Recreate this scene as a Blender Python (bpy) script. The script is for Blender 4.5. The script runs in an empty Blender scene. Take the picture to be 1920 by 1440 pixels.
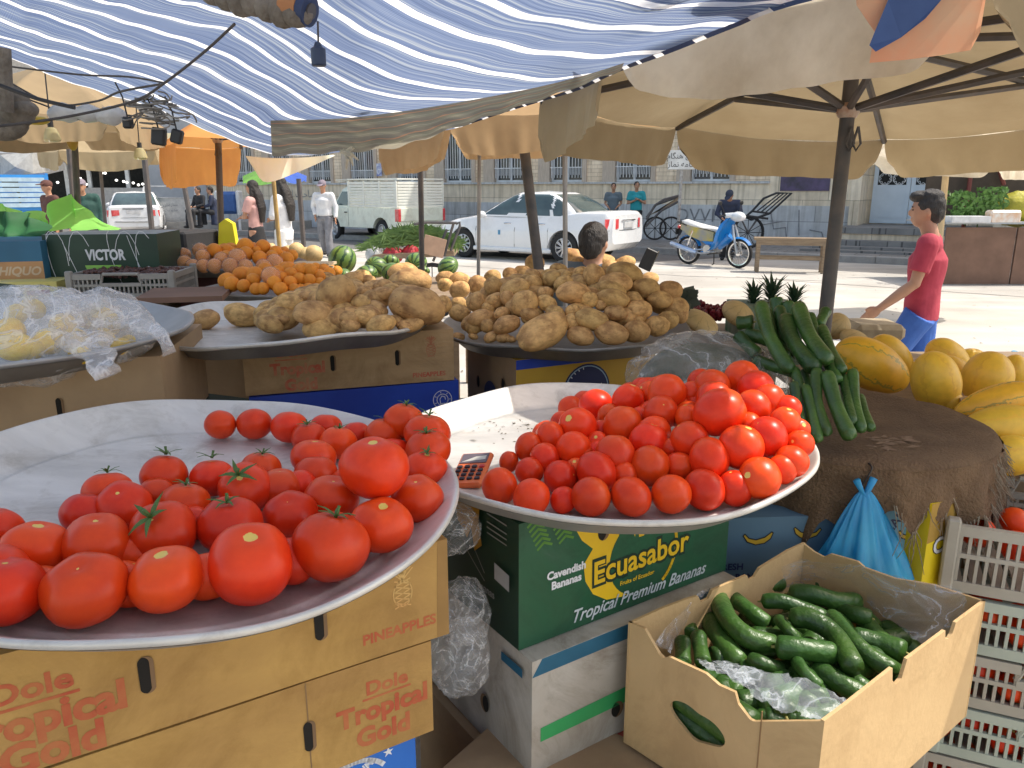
import bpy, math, random
import numpy as np
from mathutils import Vector, Matrix, Euler, noise as mnoise
R = math.radians
rnd = random.Random(7)
C = bpy.context.scene.collection
scene = bpy.context.scene
# ------------------------------------------------------------------ camera
EYE = 1.55
PITCH = R(14.24)
F = 1450.0
cam_d = bpy.data.cameras.new('camera')
cam = bpy.data.objects.new('camera', cam_d)
C.objects.link(cam)
cam.location = (0, 0, EYE)
cam.rotation_euler = (R(90) - PITCH, 0, 0)
cam_d.sensor_width = 36
cam_d.lens = 36 * F / 1920
cam_d.clip_start = .02
cam_d.clip_end = 900
scene.camera = cam
CP, SP = math.cos(PITCH), math.sin(PITCH)
def at(px, py, Y=None, z=None, zc=None):
 """point of the place seen at a photo position, at a distance, a height or a depth"""
 u, v = (px - 960) / F, (py - 720) / F
 d = Vector((u, CP - v * SP, -(SP + v * CP)))
 if Y is not None: t = Y / d.y
 elif z is not None: t = (z - EYE) / d.z
 else: t = zc
 return Vector((0, 0, EYE)) + d * t
def depth(p):
 return p[1] * CP - (p[2] - EYE) * SP
# ------------------------------------------------------------------ light
sc_sun = Vector((0.98, 0.17, 0)).normalized()
ELEV = R(56)
world = bpy.data.worlds.new('World')
scene.world = world
world.use_nodes = True
wn = world.node_tree.nodes
sky = wn.new('ShaderNodeTexSky')
sky.sky_type = 'NISHITA'
sky.sun_disc = False
sky.sun_elevation = ELEV
sky.sun_rotation = math.atan2(sc_sun.x, sc_sun.y)
sky.air_density = 1.0
sky.dust_density = 2.2
wn['Background'].inputs[1].default_value = 0.32
wt = wn.new('ShaderNodeMixRGB'); wt.blend_type = 'MULTIPLY'; wt.inputs[0].default_value = 1; wt.inputs[2].default_value = (1.12, 1.0, .84, 1)
world.node_tree.links.new(sky.outputs[0], wt.inputs[1]); world.node_tree.links.new(wt.outputs[0], wn['Background'].inputs[0])
sl = bpy.data.lights.new('sun', 'SUN')
sl.energy = 5.0
sl.angle = R(0.5)
sl.color = (1, .95, .86)
sun = bpy.data.objects.new('sun', sl)
C.objects.link(sun)
tos = Vector((sc_sun.x * math.cos(ELEV), sc_sun.y * math.cos(ELEV), math.sin(ELEV)))
sun.rotation_euler = tos.to_track_quat('Z', 'Y').to_euler()
sun.location = (20, 0, 30)
scene.view_settings.view_transform = 'Standard'
scene.view_settings.look = 'None'
scene.view_settings.exposure = 0
scene.cycles.max_bounces = 8
scene.cycles.transparent_max_bounces = 12
scene.cycles.use_denoising = True
# ------------------------------------------------------------------ materials
def srgb(r, g, b):
 f = lambda c: ((c / 255) / 12.92) if c <= 10 else (((c / 255) + .055) / 1.055) ** 2.4
 return (f(r), f(g), f(b))
_mats = {}
def M(name, col=(.5, .5, .5), rough=.6, metal=0.0, col2=None, nscale=8, namt=1.0, bump=0.0, bscale=40, rand=0.0,
         trans=0.0, spec=.5, sss=0.0, alpha=1.0, emit=None, detail=4, coords='Object', stretch=None, coat=0.0, grime=0.0, gscale=3.0):
 if name in _mats: return _mats[name]
 m = bpy.data.materials.new(name)
 m.use_nodes = True
 nt = m.node_tree; N = nt.nodes; L = nt.links
 b = N['Principled BSDF']
 b.inputs['Roughness'].default_value = rough
 b.inputs['Metallic'].default_value = metal
 b.inputs['Specular IOR Level'].default_value = spec
 if coat: b.inputs['Coat Weight'].default_value = coat; b.inputs['Coat Roughness'].default_value = .12
 if sss:
  b.inputs['Subsurface Weight'].default_value = sss
  b.inputs['Subsurface Radius'].default_value = (.02, .008, .005)
  b.inputs['Subsurface Scale'].default_value = .5
 tc = N.new('ShaderNodeTexCoord')
 src = tc.outputs[coords]
 if stretch:
  mp = N.new('ShaderNodeMapping'); mp.inputs['Scale'].default_value = stretch
  L.new(src, mp.inputs[0]); src = mp.outputs[0]
 colsock = None
 if col2 is None: col2 = tuple(c * .78 for c in col)
 nz = N.new('ShaderNodeTexNoise'); nz.inputs['Scale'].default_value = nscale; nz.inputs['Detail'].default_value = detail
 nz.inputs['Roughness'].default_value = .6
 L.new(src, nz.inputs['Vector'])
 rp = N.new('ShaderNodeValToRGB')
 rp.color_ramp.elements[0].position = .5 - .22 / max(namt, .01) if namt < 1 else .34
 rp.color_ramp.elements[1].position = .5 + .22 / max(namt, .01) if namt < 1 else .66
 rp.color_ramp.elements[0].position = max(0, rp.color_ramp.elements[0].position)
 rp.color_ramp.elements[1].position = min(1, rp.color_ramp.elements[1].position)
 rp.color_ramp.elements[0].color = (*col2, 1); rp.color_ramp.elements[1].color = (*col, 1)
 L.new(nz.outputs[0], rp.inputs[0])
 colsock = rp.outputs[0]
 if grime:
  g1 = N.new('ShaderNodeTexNoise'); g1.inputs['Scale'].default_value = gscale; g1.inputs['Detail'].default_value = 9; g1.inputs['Roughness'].default_value = .72; g1.inputs['Distortion'].default_value = .8
  L.new(tc.outputs[coords], g1.inputs['Vector'])
  gr = N.new('ShaderNodeValToRGB'); gr.color_ramp.elements[0].position = .36; gr.color_ramp.elements[0].color = (.42, .36, .29, 1); gr.color_ramp.elements[1].position = .52; gr.color_ramp.elements[1].color = (1, 1, 1, 1)
  gm_ = N.new('ShaderNodeMixRGB'); gm_.blend_type = 'MULTIPLY'; gm_.inputs[0].default_value = grime
  L.new(g1.outputs[0], gr.inputs[0]); L.new(colsock, gm_.inputs[1]); L.new(gr.outputs[0], gm_.inputs[2]); colsock = gm_.outputs[0]
  rr_ = N.new('ShaderNodeMapRange'); rr_.inputs[3].default_value = min(1, rough + .25); rr_.inputs[4].default_value = rough; L.new(gr.outputs[0], rr_.inputs[0]); L.new(rr_.outputs[0], b.inputs['Roughness'])
 if rand:
  oi = N.new('ShaderNodeObjectInfo')
  hs = N.new('ShaderNodeHueSaturation')
  mr = N.new('ShaderNodeMapRange'); mr.inputs[3].default_value = 1 - rand; mr.inputs[4].default_value = 1 + rand
  L.new(oi.outputs['Random'], mr.inputs[0]); L.new(mr.outputs[0], hs.inputs['Value'])
  m2 = N.new('ShaderNodeMath'); m2.operation = 'MULTIPLY'; m2.inputs[1].default_value = 7.31
  m3 = N.new('ShaderNodeMath'); m3.operation = 'FRACT'
  mr2 = N.new('ShaderNodeMapRange'); mr2.inputs[3].default_value = .5 - rand * .005; mr2.inputs[4].default_value = .5 + rand * .05
  L.new(oi.outputs['Random'], m2.inputs[0]); L.new(m2.outputs[0], m3.inputs[0]); L.new(m3.outputs[0], mr2.inputs[0])
  L.new(mr2.outputs[0], hs.inputs['Hue'])
  L.new(colsock, hs.inputs['Color']); colsock = hs.outputs[0]
 L.new(colsock, b.inputs['Base Color'])
 if bump:
  n2 = N.new('ShaderNodeTexNoise'); n2.inputs['Scale'].default_value = bscale; n2.inputs['Detail'].default_value = 5
  L.new(src, n2.inputs['Vector'])
  bp = N.new('ShaderNodeBump'); bp.inputs['Strength'].default_value = bump; bp.inputs['Distance'].default_value = .02
  L.new(n2.outputs[0], bp.inputs['Height']); L.new(bp.outputs[0], b.inputs['Normal'])
 if emit:
  b.inputs['Emission Color'].default_value = (*emit[:3], 1); b.inputs['Emission Strength'].default_value = emit[3]
 out = N['Material Output']; sh = b.outputs[0]
 if trans:
  tr = N.new('ShaderNodeBsdfTranslucent'); L.new(colsock, tr.inputs[0])
  mx = N.new('ShaderNodeMixShader'); mx.inputs[0].default_value = trans
  L.new(sh, mx.inputs[1]); L.new(tr.outputs[0], mx.inputs[2]); sh = mx.outputs[0]
 if alpha < 1:
  tp = N.new('ShaderNodeBsdfTransparent')
  mx = N.new('ShaderNodeMixShader'); mx.inputs[0].default_value = alpha
  L.new(tp.outputs[0], mx.inputs[1]); L.new(sh, mx.inputs[2]); sh = mx.outputs[0]
 L.new(sh, out.inputs[0])
 m['colsock'] = ''
 _mats[name] = m
 return m
def film_mat(name, col, lo, hi, scale, rough=.15, stretch=(1, 1, 1)):
 m = bpy.data.materials.new(name); m.use_nodes = True; _mats[name] = m
 nt, N, L, b = shader_parts(m); b.inputs['Base Color'].default_value = (*col, 1); b.inputs['Roughness'].default_value = rough; b.inputs['Specular IOR Level'].default_value = 1
 tc = N.new('ShaderNodeTexCoord'); mp = N.new('ShaderNodeMapping'); mp.inputs['Scale'].default_value = stretch
 nz = N.new('ShaderNodeTexNoise'); nz.inputs['Scale'].default_value = scale; nz.inputs['Detail'].default_value = 4; nz.inputs['Distortion'].default_value = 1.5
 L.new(tc.outputs['Object'], mp.inputs[0]); L.new(mp.outputs[0], nz.inputs['Vector'])
 rp = N.new('ShaderNodeValToRGB'); E = rp.color_ramp.elements; E[0].position = .40; E[0].color = (lo,) * 3 + (1,); E[1].position = .62; E[1].color = (lo,) * 3 + (1,)
 for p_, k in ((.475, .3), (.50, 1.0), (.525, .25)): e = E.new(p_); v = lo + (hi - lo) * k; e.color = (v, v, v, 1)
 L.new(nz.outputs[0], rp.inputs[0]); tp = N.new('ShaderNodeBsdfTransparent'); mx = N.new('ShaderNodeMixShader')
 L.new(rp.outputs[0], mx.inputs[0]); L.new(tp.outputs[0], mx.inputs[1]); L.new(b.outputs[0], mx.inputs[2]); L.new(mx.outputs[0], N['Material Output'].inputs[0])
 bp = N.new('ShaderNodeBump'); bp.inputs['Strength'].default_value = .35; bp.inputs['Distance'].default_value = .01; L.new(nz.outputs[0], bp.inputs['Height']); L.new(bp.outputs[0], b.inputs['Normal'])
 return m
def shader_parts(m):
 nt = m.node_tree
 return nt, nt.nodes, nt.links, nt.nodes['Principled BSDF']
# ------------------------------------------------------------------ mesh builder
class MB:
 def __init__(s): s.v = []; s.f = []; s.mi = []; s.uv = None; s.cur = 0
 def add(s, vs, fs):
  o = len(s.v)
  s.v.extend([tuple(p) for p in vs])
  for f in fs:
   s.f.append(tuple(i + o for i in f)); s.mi.append(s.cur)
  return s
 def box(s, c, size, rot=None, bev=0.0):
  hx, hy, hz = size[0] / 2, size[1] / 2, size[2] / 2
  Mx = rot if rot is not None else Matrix.Identity(3)
  if isinstance(Mx, (int, float)): Mx = Matrix.Rotation(Mx, 3, 'Z')
  c = Vector(c)
  if bev <= 0:
   vs = [c + Mx @ Vector((x * hx, y * hy, z * hz)) for x in (-1, 1) for y in (-1, 1) for z in (-1, 1)]
   fs = [(0, 1, 3, 2), (4, 6, 7, 5), (0, 4, 5, 1), (2, 3, 7, 6), (0, 2, 6, 4), (1, 5, 7, 3)]
   return s.add(vs, fs)
  b = min(bev, hx * .9, hy * .9, hz * .9)
  vs = []; idx = {}
  for x in (-1, 1):
   for y in (-1, 1):
    for z in (-1, 1):
     for k in range(3):
      q = [x * (hx - b), y * (hy - b), z * (hz - b)]
      q[k] += (x, y, z)[k] * b
      idx[(x, y, z, k)] = len(vs); vs.append(c + Mx @ Vector(q))
  fs = []
  for k in range(3):
   a, d = [(1, 2), (2, 0), (0, 1)][k]
   for sg in (-1, 1):
    loop = []
    for (p, q) in ((-1, -1), (1, -1), (1, 1), (-1, 1)):
     t = [0, 0, 0]; t[k] = sg; t[a] = p; t[d] = q
     loop.append(idx[(t[0], t[1], t[2], k)])
    fs.append(tuple(loop if sg > 0 else loop[::-1]))
  for k in range(3):
   a, d = [(1, 2), (2, 0), (0, 1)][k]
   for p in (-1, 1):
    for q in (-1, 1):
     t0 = [0, 0, 0]; t0[k] = -1; t0[a] = p; t0[d] = q; t1 = list(t0); t1[k] = 1
     loop = [idx[(*t0, a)], idx[(*t1, a)], idx[(*t1, d)], idx[(*t0, d)]]
     fs.append(tuple(loop if p * q > 0 else loop[::-1]))
  for x in (-1, 1):
   for y in (-1, 1):
    for z in (-1, 1):
     l = [idx[(x, y, z, k)] for k in range(3)]
     fs.append(tuple(l if x * y * z > 0 else l[::-1]))
  return s.add(vs, fs)
 def tube(s, pts, r, n=8, caps=True, flat=1.0, up=None):
  pts = [Vector(p) for p in pts]
  if not isinstance(r, (list, tuple)): r = [r] * len(pts)
  vs = []; fs = []
  t0 = (pts[1] - pts[0]).normalized()
  ref = Vector(up) if up else (Vector((0, 0, 1)) if abs(t0.z) < .9 else Vector((1, 0, 0)))
  for i, p in enumerate(pts):
   t = (pts[min(i + 1, len(pts) - 1)] - pts[max(i - 1, 0)])
   if t.length < 1e-9: t = t0
   t = t.normalized()
   a = t.cross(ref)
   if a.length < 1e-4: a = t.cross(Vector((0, 1, 0)))
   a.normalize(); b = a.cross(t).normalized()
   ref = b
   for k in range(n):
    an = 2 * math.pi * k / n
    vs.append(p + a * math.cos(an) * r[i] + b * math.sin(an) * r[i] * flat)
  for i in range(len(pts) - 1):
   for k in range(n):
    k2 = (k + 1) % n
    fs.append((i * n + k, i * n + k2, (i + 1) * n + k2, (i + 1) * n + k))
  if caps:
   fs.append(tuple(range(n))[::-1]); fs.append(tuple((len(pts) - 1) * n + k for k in range(n)))
  return s.add(vs, fs)
 def ell(s, c, r, rot=None, nu=16, nv=10):
  if not isinstance(r, (list, tuple, Vector)): r = (r, r, r)
  Mx = rot if rot is not None else Matrix.Identity(3)
  c = Vector(c); vs = [c + Mx @ Vector((0, 0, -r[2]))]; fs = []
  for j in range(1, nv):
   th = math.pi * j / nv
   for i in range(nu):
    ph = 2 * math.pi * i / nu
    vs.append(c + Mx @ Vector((r[0] * math.sin(th) * math.cos(ph), r[1] * math.sin(th) * math.sin(ph), -r[2] * math.cos(th))))
  vs.append(c + Mx @ Vector((0, 0, r[2])))
  for i in range(nu): fs.append((0, 1 + (i + 1) % nu, 1 + i))
  for j in range(nv - 2):
   for i in range(nu):
    a = 1 + j * nu + i; b = 1 + j * nu + (i + 1) % nu
    fs.append((a, b, b + nu, a + nu))
  l = len(vs) - 1
  for i in range(nu): fs.append((l, l - nu + i, l - nu + (i + 1) % nu))
  return s.add(vs, fs)
 def lathe(s, prof, n=48, c=(0, 0, 0), close=False, fn=None):
  vs = []; fs = []
  for (r, z) in prof:
   for k in range(n):
    a = 2 * math.pi * k / n
    p = Vector((r * math.cos(a), r * math.sin(a), z))
    if fn: p = fn(p, a)
    vs.append(p + Vector(c))
  for i in range(len(prof) - 1):
   for k in range(n):
    k2 = (k + 1) % n
    fs.append((i * n + k, i * n + k2, (i + 1) * n + k2, (i + 1) * n + k))
  return s.add(vs, fs)
 def disc(s, c, r, n=24, nrm=(0, 0, 1)):
  q = Vector(nrm).to_track_quat('Z', 'Y'); c = Vector(c)
  vs = [c + q @ Vector((r * math.cos(2 * math.pi * k / n), r * math.sin(2 * math.pi * k / n), 0)) for k in range(n)]
  return s.add(vs, [tuple(range(n))])
 def grid(s, fn, nu, nv, closed=False):
  vs = [fn(i / nu, j / nv) for j in range(nv + 1) for i in range(nu + 1)]
  fs = [(j * (nu + 1) + i, j * (nu + 1) + i + 1, (j + 1) * (nu + 1) + i + 1, (j + 1) * (nu + 1) + i) for j in range(nv) for i in range(nu)]
  return s.add(vs, fs)
 def prism(s, poly, z0, z1, frame=None):
  """poly in a plane (u,v), extruded along w; frame=(origin,U,V,W)"""
  n = len(poly)
  O, U, V, W = frame if frame else (Vector((0, 0, 0)), Vector((1, 0, 0)), Vector((0, 1, 0)), Vector((0, 0, 1)))
  vs = [O + U * p[0] + V * p[1] + W * z0 for p in poly] + [O + U * p[0] + V * p[1] + W * z1 for p in poly]
  fs = [tuple(range(n))[::-1], tuple(range(n, 2 * n))] + [(i, (i + 1) % n, n + (i + 1) % n, n + i) for i in range(n)]
  return s.add(vs, fs)
 def loft(s, rings, caps=True, closed=True):
  n = len(rings[0]); vs = [p for r in rings for p in r]; fs = []
  m = n if closed else n - 1
  for i in range(len(rings) - 1):
   for k in range(m):
    k2 = (k + 1) % n
    fs.append((i * n + k, i * n + k2, (i + 1) * n + k2, (i + 1) * n + k))
  if caps:
   fs.append(tuple(range(n))[::-1]); fs.append(tuple((len(rings) - 1) * n + k for k in range(n)))
  return s.add(vs, fs)
 def merge(s, o, T=None):
  T = T if T is not None else Matrix.Identity(4)
  return s.add([T @ Vector(p) for p in o.v], o.f)
 def mesh(s, name, mats, smooth=True, origin=None, auto=None):
  me = bpy.data.meshes.new(name)
  vs = s.v
  if origin is not None:
   ox, oy, oz = origin
   vs = [(p[0] - ox, p[1] - oy, p[2] - oz) for p in vs]
  me.from_pydata(vs, [], s.f)
  if not isinstance(mats, (list, tuple)): mats = [mats]
  for m in mats: me.materials.append(m)
  if len(mats) > 1: me.polygons.foreach_set('material_index', s.mi)
  if smooth: me.polygons.foreach_set('use_smooth', [True] * len(me.polygons))
  me.validate(); me.update()
  return me
 def build(s, name, mats, parent=None, smooth=True, origin=None, auto=35, **props):
  """parent given: coordinates are world ones unless the parent is at the origin (its location is taken off)"""
  if origin is None and parent is not None: origin = wroot(parent)
  me = s.mesh(name, mats, smooth, origin)
  o = bpy.data.objects.new(name, me); C.objects.link(o)
  if parent is not None: o.parent = parent
  elif origin is not None: o.location = origin
  if smooth and auto: autosmooth(me, auto)
  for k, v in props.items(): o[k] = v
  return o
def wroot(o):
 while o.parent: o = o.parent
 return tuple(o.location) if o.get('_w') else None
def autosmooth(me, deg):
 import bmesh
 bm = bmesh.new(); bm.from_mesh(me)
 th = R(deg)
 for e in bm.edges:
  if len(e.link_faces) == 2:
   e.smooth = e.calc_face_angle(0) < th
 bm.to_mesh(me); bm.free()
def fixnormals(me):
 import bmesh
 bm = bmesh.new(); bm.from_mesh(me)
 bmesh.ops.remove_doubles(bm, verts=bm.verts, dist=1e-5)
 bmesh.ops.recalc_face_normals(bm, faces=bm.faces)
 bm.to_mesh(me); bm.free()
def tag(o, label=None, cat=None, group=None, kind=None):
 if label: o['label'] = label
 if cat: o['category'] = cat
 if group: o['group'] = group
 if kind: o['kind'] = kind
 return o
def thing(name, label, cat, loc=(0, 0, 0), rz=0, group=None, world_coords=True):
 o = bpy.data.objects.new(name, None); C.objects.link(o)
 o.empty_display_size = .1
 o.location = loc; o.rotation_euler = (0, 0, rz)
 if world_coords and rz == 0: o['_w'] = 1
 return tag(o, label, cat, group)
def place(name, me, loc, rot=None, scale=None, parent=None):
 o = bpy.data.objects.new(name, me); C.objects.link(o)
 o.location = loc
 if rot is not None:
  o.rotation_euler = rot.to_euler() if isinstance(rot, (Matrix,)) else rot
 if scale is not None: o.scale = (scale,) * 3 if isinstance(scale, (int, float)) else scale
 if parent is not None: o.parent = parent
 return o
def remesh(mb, voxel, smooth_it=3, disp=None):
 """one continuous surface out of overlapping shapes"""
 me = mb.mesh('tmp', [], True)
 o = bpy.data.objects.new('tmp', me); C.objects.link(o)
 md = o.modifiers.new('r', 'REMESH'); md.mode = 'VOXEL'; md.voxel_size = voxel; md.use_smooth_shade = True
 if smooth_it:
  sm = o.modifiers.new('s', 'SMOOTH'); sm.factor = .5; sm.iterations = smooth_it
 dg = bpy.context.evaluated_depsgraph_get()
 m2 = bpy.data.meshes.new_from_object(o.evaluated_get(dg))
 bpy.data.objects.remove(o); bpy.data.meshes.remove(me)
 m2.materials.clear()
 m2.polygons.foreach_set('use_smooth', [True] * len(m2.polygons))
 return m2
def ruffle(me, fn):
 n = len(me.vertices); nr = np.empty(n * 3, 'f'); co = np.empty(n * 3, 'f')
 me.vertex_normals.foreach_get('vector', nr); me.vertices.foreach_get('co', co); nr = nr.reshape(-1, 3); co = co.reshape(-1, 3)
 d = np.array([fn(Vector(c)) for c in co], 'f'); co += nr * d[:, None]
 me.vertices.foreach_set('co', co.ravel()); me.update()
def from_mesh(name, me, mats, parent=None, origin=None):
 me.name = name
 if not isinstance(mats, (list, tuple)): mats = [mats]
 for m in mats: me.materials.append(m)
 if origin is not None: me.transform(Matrix.Translation(-Vector(origin)))
 elif parent is not None and wroot(parent): me.transform(Matrix.Translation(-Vector(wroot(parent))))
 o = bpy.data.objects.new(name, me); C.objects.link(o)
 if parent is not None: o.parent = parent
 elif origin is not None: o.location = origin
 return o
_tc = {}
def text2d(s, bold=0.0, shear=0.0, spacing=1.0, res=3, sx=1.0):
 key = (s, bold, shear, spacing, res, sx)
 if key in _tc: return _tc[key]
 cu = bpy.data.curves.new('t', 'FONT'); cu.body = s; cu.size = 1; cu.offset = bold; cu.shear = shear
 cu.space_character = spacing; cu.align_x = 'CENTER'; cu.align_y = 'CENTER'; cu.resolution_u = res; cu.fill_mode = 'FRONT'
 o = bpy.data.objects.new('t', cu); C.objects.link(o)
 dg = bpy.context.evaluated_depsgraph_get()
 me = bpy.data.meshes.new_from_object(o.evaluated_get(dg))
 v = [(p.co.x * sx, p.co.y) for p in me.vertices]; f = [tuple(p.vertices) for p in me.polygons]
 bpy.data.objects.remove(o); bpy.data.curves.remove(cu); bpy.data.meshes.remove(me)
 _tc[key] = (v, f)
 return v, f
def letter(mb, s, O, U, V, size, bold=0.0, shear=0.0, spacing=1.0, rot=0.0, width=None, sx=1.0, arc=0.0):
 """flat lettering centred at O in the plane U,V; width fixes the total width"""
 v, f = text2d(s, bold, shear, spacing, 3, sx)
 if not v: return
 O = Vector(O); U = Vector(U).normalized(); V = Vector(V).normalized()
 w = max(p[0] for p in v) - min(p[0] for p in v)
 kx = size
 if width: kx = width / w
 cr, sr = math.cos(rot), math.sin(rot)
 pts = []
 for (x, y) in v:
  x *= kx; y *= size
  if arc: y += -arc * (x * x)
  pts.append(O + U * (x * cr - y * sr) + V * (x * sr + y * cr))
 mb.add(pts, f)
NUMS = ['first', 'second', 'third', 'fourth', 'fifth', 'sixth', 'seventh', 'eighth', 'ninth', 'tenth', 'eleventh', 'twelfth',
  'thirteenth', 'fourteenth', 'fifteenth', 'sixteenth', 'seventeenth', 'eighteenth', 'nineteenth', 'twentieth']
def nth(i, n):
 if i == 0: return 'leftmost'
 if i == n - 1: return 'rightmost'
 if i < len(NUMS): return NUMS[i] + ' from the left'
 return 'farther right'
def fbm(p, s=1.0, o=3):
 return mnoise.fractal(Vector(p) * s, 1.0, 2.0, o)
# ------------------------------------------------------------------ Persian lettering (joined letter forms, laid out right to left)
_AR = {'ا': (0xFE8D, 2), 'ی': (0xFBFC, 4), 'ه': (0xFEE9, 4), 'ن': (0xFEE5, 4), 'گ': (0xFB92, 4), 'م': (0xFEE1, 4), 'ق': (0xFED5, 4),
         'ز': (0xFEAF, 2), 'ل': (0xFEDD, 4), 'ص': (0xFEB9, 4), 'ح': (0xFEA1, 4), 'ب': (0xFE8F, 4), 'و': (0xFEED, 2), 'ر': (0xFEAD, 2),
         'د': (0xFEA9, 2), 'س': (0xFEB1, 4), 'ت': (0xFE95, 4)}
def persian(s):
 out = []
 for w in s.split(' '):
  g = []
  for i, ch in enumerate(w):
   if ch not in _AR: g.append(ch); continue
   base, nf = _AR[ch]
   pj = i > 0 and w[i - 1] in _AR and _AR[w[i - 1]][1] == 4
   nj = i < len(w) - 1 and w[i + 1] in _AR and nf == 4
   k = (3 if nj else 1) if pj else (2 if nj else 0)
   g.append(chr(base + k))
  out.append(''.join(g[::-1]))
 return ' '.join(out[::-1])
# ------------------------------------------------------------------ street frame
WO = Vector((0, 25, 0)); SU = Vector((.854, -.52, 0)).normalized(); SN = Vector((-SU.y * -1, -SU.x, 0)).normalized()
SN = Vector((SU.y, -SU.x, 0)).normalized()
def W(s, n, z=0): return WO + SU * s + SN * n + Vector((0, 0, z))
SANG = math.atan2(SU.y, SU.x)
m_ground = M('sunlit_dusty_asphalt', (.56, .53, .48), .9, col2=(.40, .375, .335), nscale=.55, bump=.25, bscale=60, detail=8)
nt, N, L, b = shader_parts(m_ground)
old = b.inputs['Base Color'].links[0].from_socket
tc = N.new('ShaderNodeTexCoord'); mp = N.new('ShaderNodeMapping'); mp.inputs['Rotation'].default_value = (0, 0, -SANG); mp.inputs['Scale'].default_value = (.12, 2.6, 1)
n2 = N.new('ShaderNodeTexNoise'); n2.inputs['Scale'].default_value = 1; n2.inputs['Detail'].default_value = 6
mx = N.new('ShaderNodeMixRGB'); mx.blend_type = 'MULTIPLY'; mx.inputs[0].default_value = .5
rp = N.new('ShaderNodeValToRGB'); rp.color_ramp.elements[0].position = .35; rp.color_ramp.elements[0].color = (.72, .71, .7, 1); rp.color_ramp.elements[1].position = .6; rp.color_ramp.elements[1].color = (1, 1, 1, 1)
L.new(tc.outputs['Object'], mp.inputs[0]); L.new(mp.outputs[0], n2.inputs['Vector']); L.new(n2.outputs[0], rp.inputs[0])
L.new(old, mx.inputs[1]); L.new(rp.outputs[0], mx.inputs[2])
vz = N.new('ShaderNodeTexVoronoi'); vz.inputs['Scale'].default_value = 14
rv = N.new('ShaderNodeValToRGB'); rv.color_ramp.elements[0].position = .03; rv.color_ramp.elements[0].color = (.45, .42, .38, 1); rv.color_ramp.elements[1].position = .07; rv.color_ramp.elements[1].color = (1, 1, 1, 1)
L.new(tc.outputs['Object'], vz.inputs['Vector']); L.new(vz.outputs['Distance'], rv.inputs[0])
m3 = N.new('ShaderNodeMixRGB'); m3.blend_type = 'MULTIPLY'; m3.inputs[0].default_value = .5
L.new(mx.outputs[0], m3.inputs[1]); L.new(rv.outputs[0], m3.inputs[2]); L.new(m3.outputs[0], b.inputs['Base Color'])
g = MB(); g.add([(-500, -300, 0), (500, -300, 0), (500, 700, 0), (-500, 700, 0)], [(0, 1, 2, 3)])
tag(g.build('ground', m_ground, smooth=False), kind='structure')
m_road = M('worn_road_asphalt', (.17, .165, .16), .9, col2=(.11, .107, .105), nscale=1.4, bump=.3, bscale=80, detail=8)
r = MB(); r.add([W(-70, 3.45, .004), W(8, 3.45, .004), W(6.5, 6.0, .004), W(-70, 6.6, .004)], [(0, 1, 2, 3)][:1])
tag(r.build('road', m_road, smooth=False), kind='structure')
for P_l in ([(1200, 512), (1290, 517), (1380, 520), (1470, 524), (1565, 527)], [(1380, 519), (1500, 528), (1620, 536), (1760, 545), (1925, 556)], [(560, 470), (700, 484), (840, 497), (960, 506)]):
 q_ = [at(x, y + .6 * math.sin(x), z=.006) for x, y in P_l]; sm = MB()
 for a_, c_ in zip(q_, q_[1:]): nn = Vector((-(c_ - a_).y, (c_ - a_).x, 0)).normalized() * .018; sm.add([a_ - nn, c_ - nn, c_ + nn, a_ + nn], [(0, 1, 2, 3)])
 tag(sm.build('cable_shadow_strip', M('painted_cable_shadow', (.12, .115, .11), .9, col2=(.3, .28, .26), nscale=3), smooth=False), kind='structure')  # dark strips painted on the road as shadows of overhead cables
m_pave = M('pavement_slabs', (.30, .29, .275), .85, col2=(.22, .21, .2), nscale=2, bump=.2, bscale=30)
nt, N, L, b = shader_parts(m_pave)
old = b.inputs['Base Color'].links[0].from_socket
tc = N.new('ShaderNodeTexCoord'); mp = N.new('ShaderNodeMapping'); mp.inputs['Rotation'].default_value = (0, 0, -SANG)
br = N.new('ShaderNodeTexBrick'); br.inputs['Scale'].default_value = 1; br.inputs['Brick Width'].default_value = .5; br.inputs['Row Height'].default_value = .5; br.inputs['Mortar Size'].default_value = .012
br.inputs['Color1'].default_value = (1, 1, 1, 1); br.inputs['Color2'].default_value = (.85, .85, .85, 1); br.inputs['Mortar'].default_value = (.4, .4, .4, 1)
mx = N.new('ShaderNodeMixRGB'); mx.blend_type = 'MULTIPLY'; mx.inputs[0].default_value = 1
L.new(tc.outputs['Object'], mp.inputs[0]); L.new(mp.outputs[0], br.inputs['Vector']); L.new(old, mx.inputs[1]); L.new(br.outputs[0], mx.inputs[2]); L.new(mx.outputs[0], b.inputs['Base Color'])
p = MB()
p.loft([[W(s, 0, 0), W(s, 3.2, 0), W(s, 3.2, .13), W(s, 0, .13)] for s in (-70, 30)])
tag(p.build('pavement', m_pave, smooth=False), kind='structure')
k = MB(); m_kerb = M('kerb_stone', (.36, .35, .33), .8, nscale=6, bump=.3)
for i in range(-70, 30):
 k.loft([[W(s, 3.203, 0), W(s, 3.40, 0), W(s, 3.40, .135), W(s, 3.37, .15), W(s, 3.203, .15)] for s in (i + .006, i + .994)])
tag(k.build('kerb', m_kerb, smooth=False), kind='structure')
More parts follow.
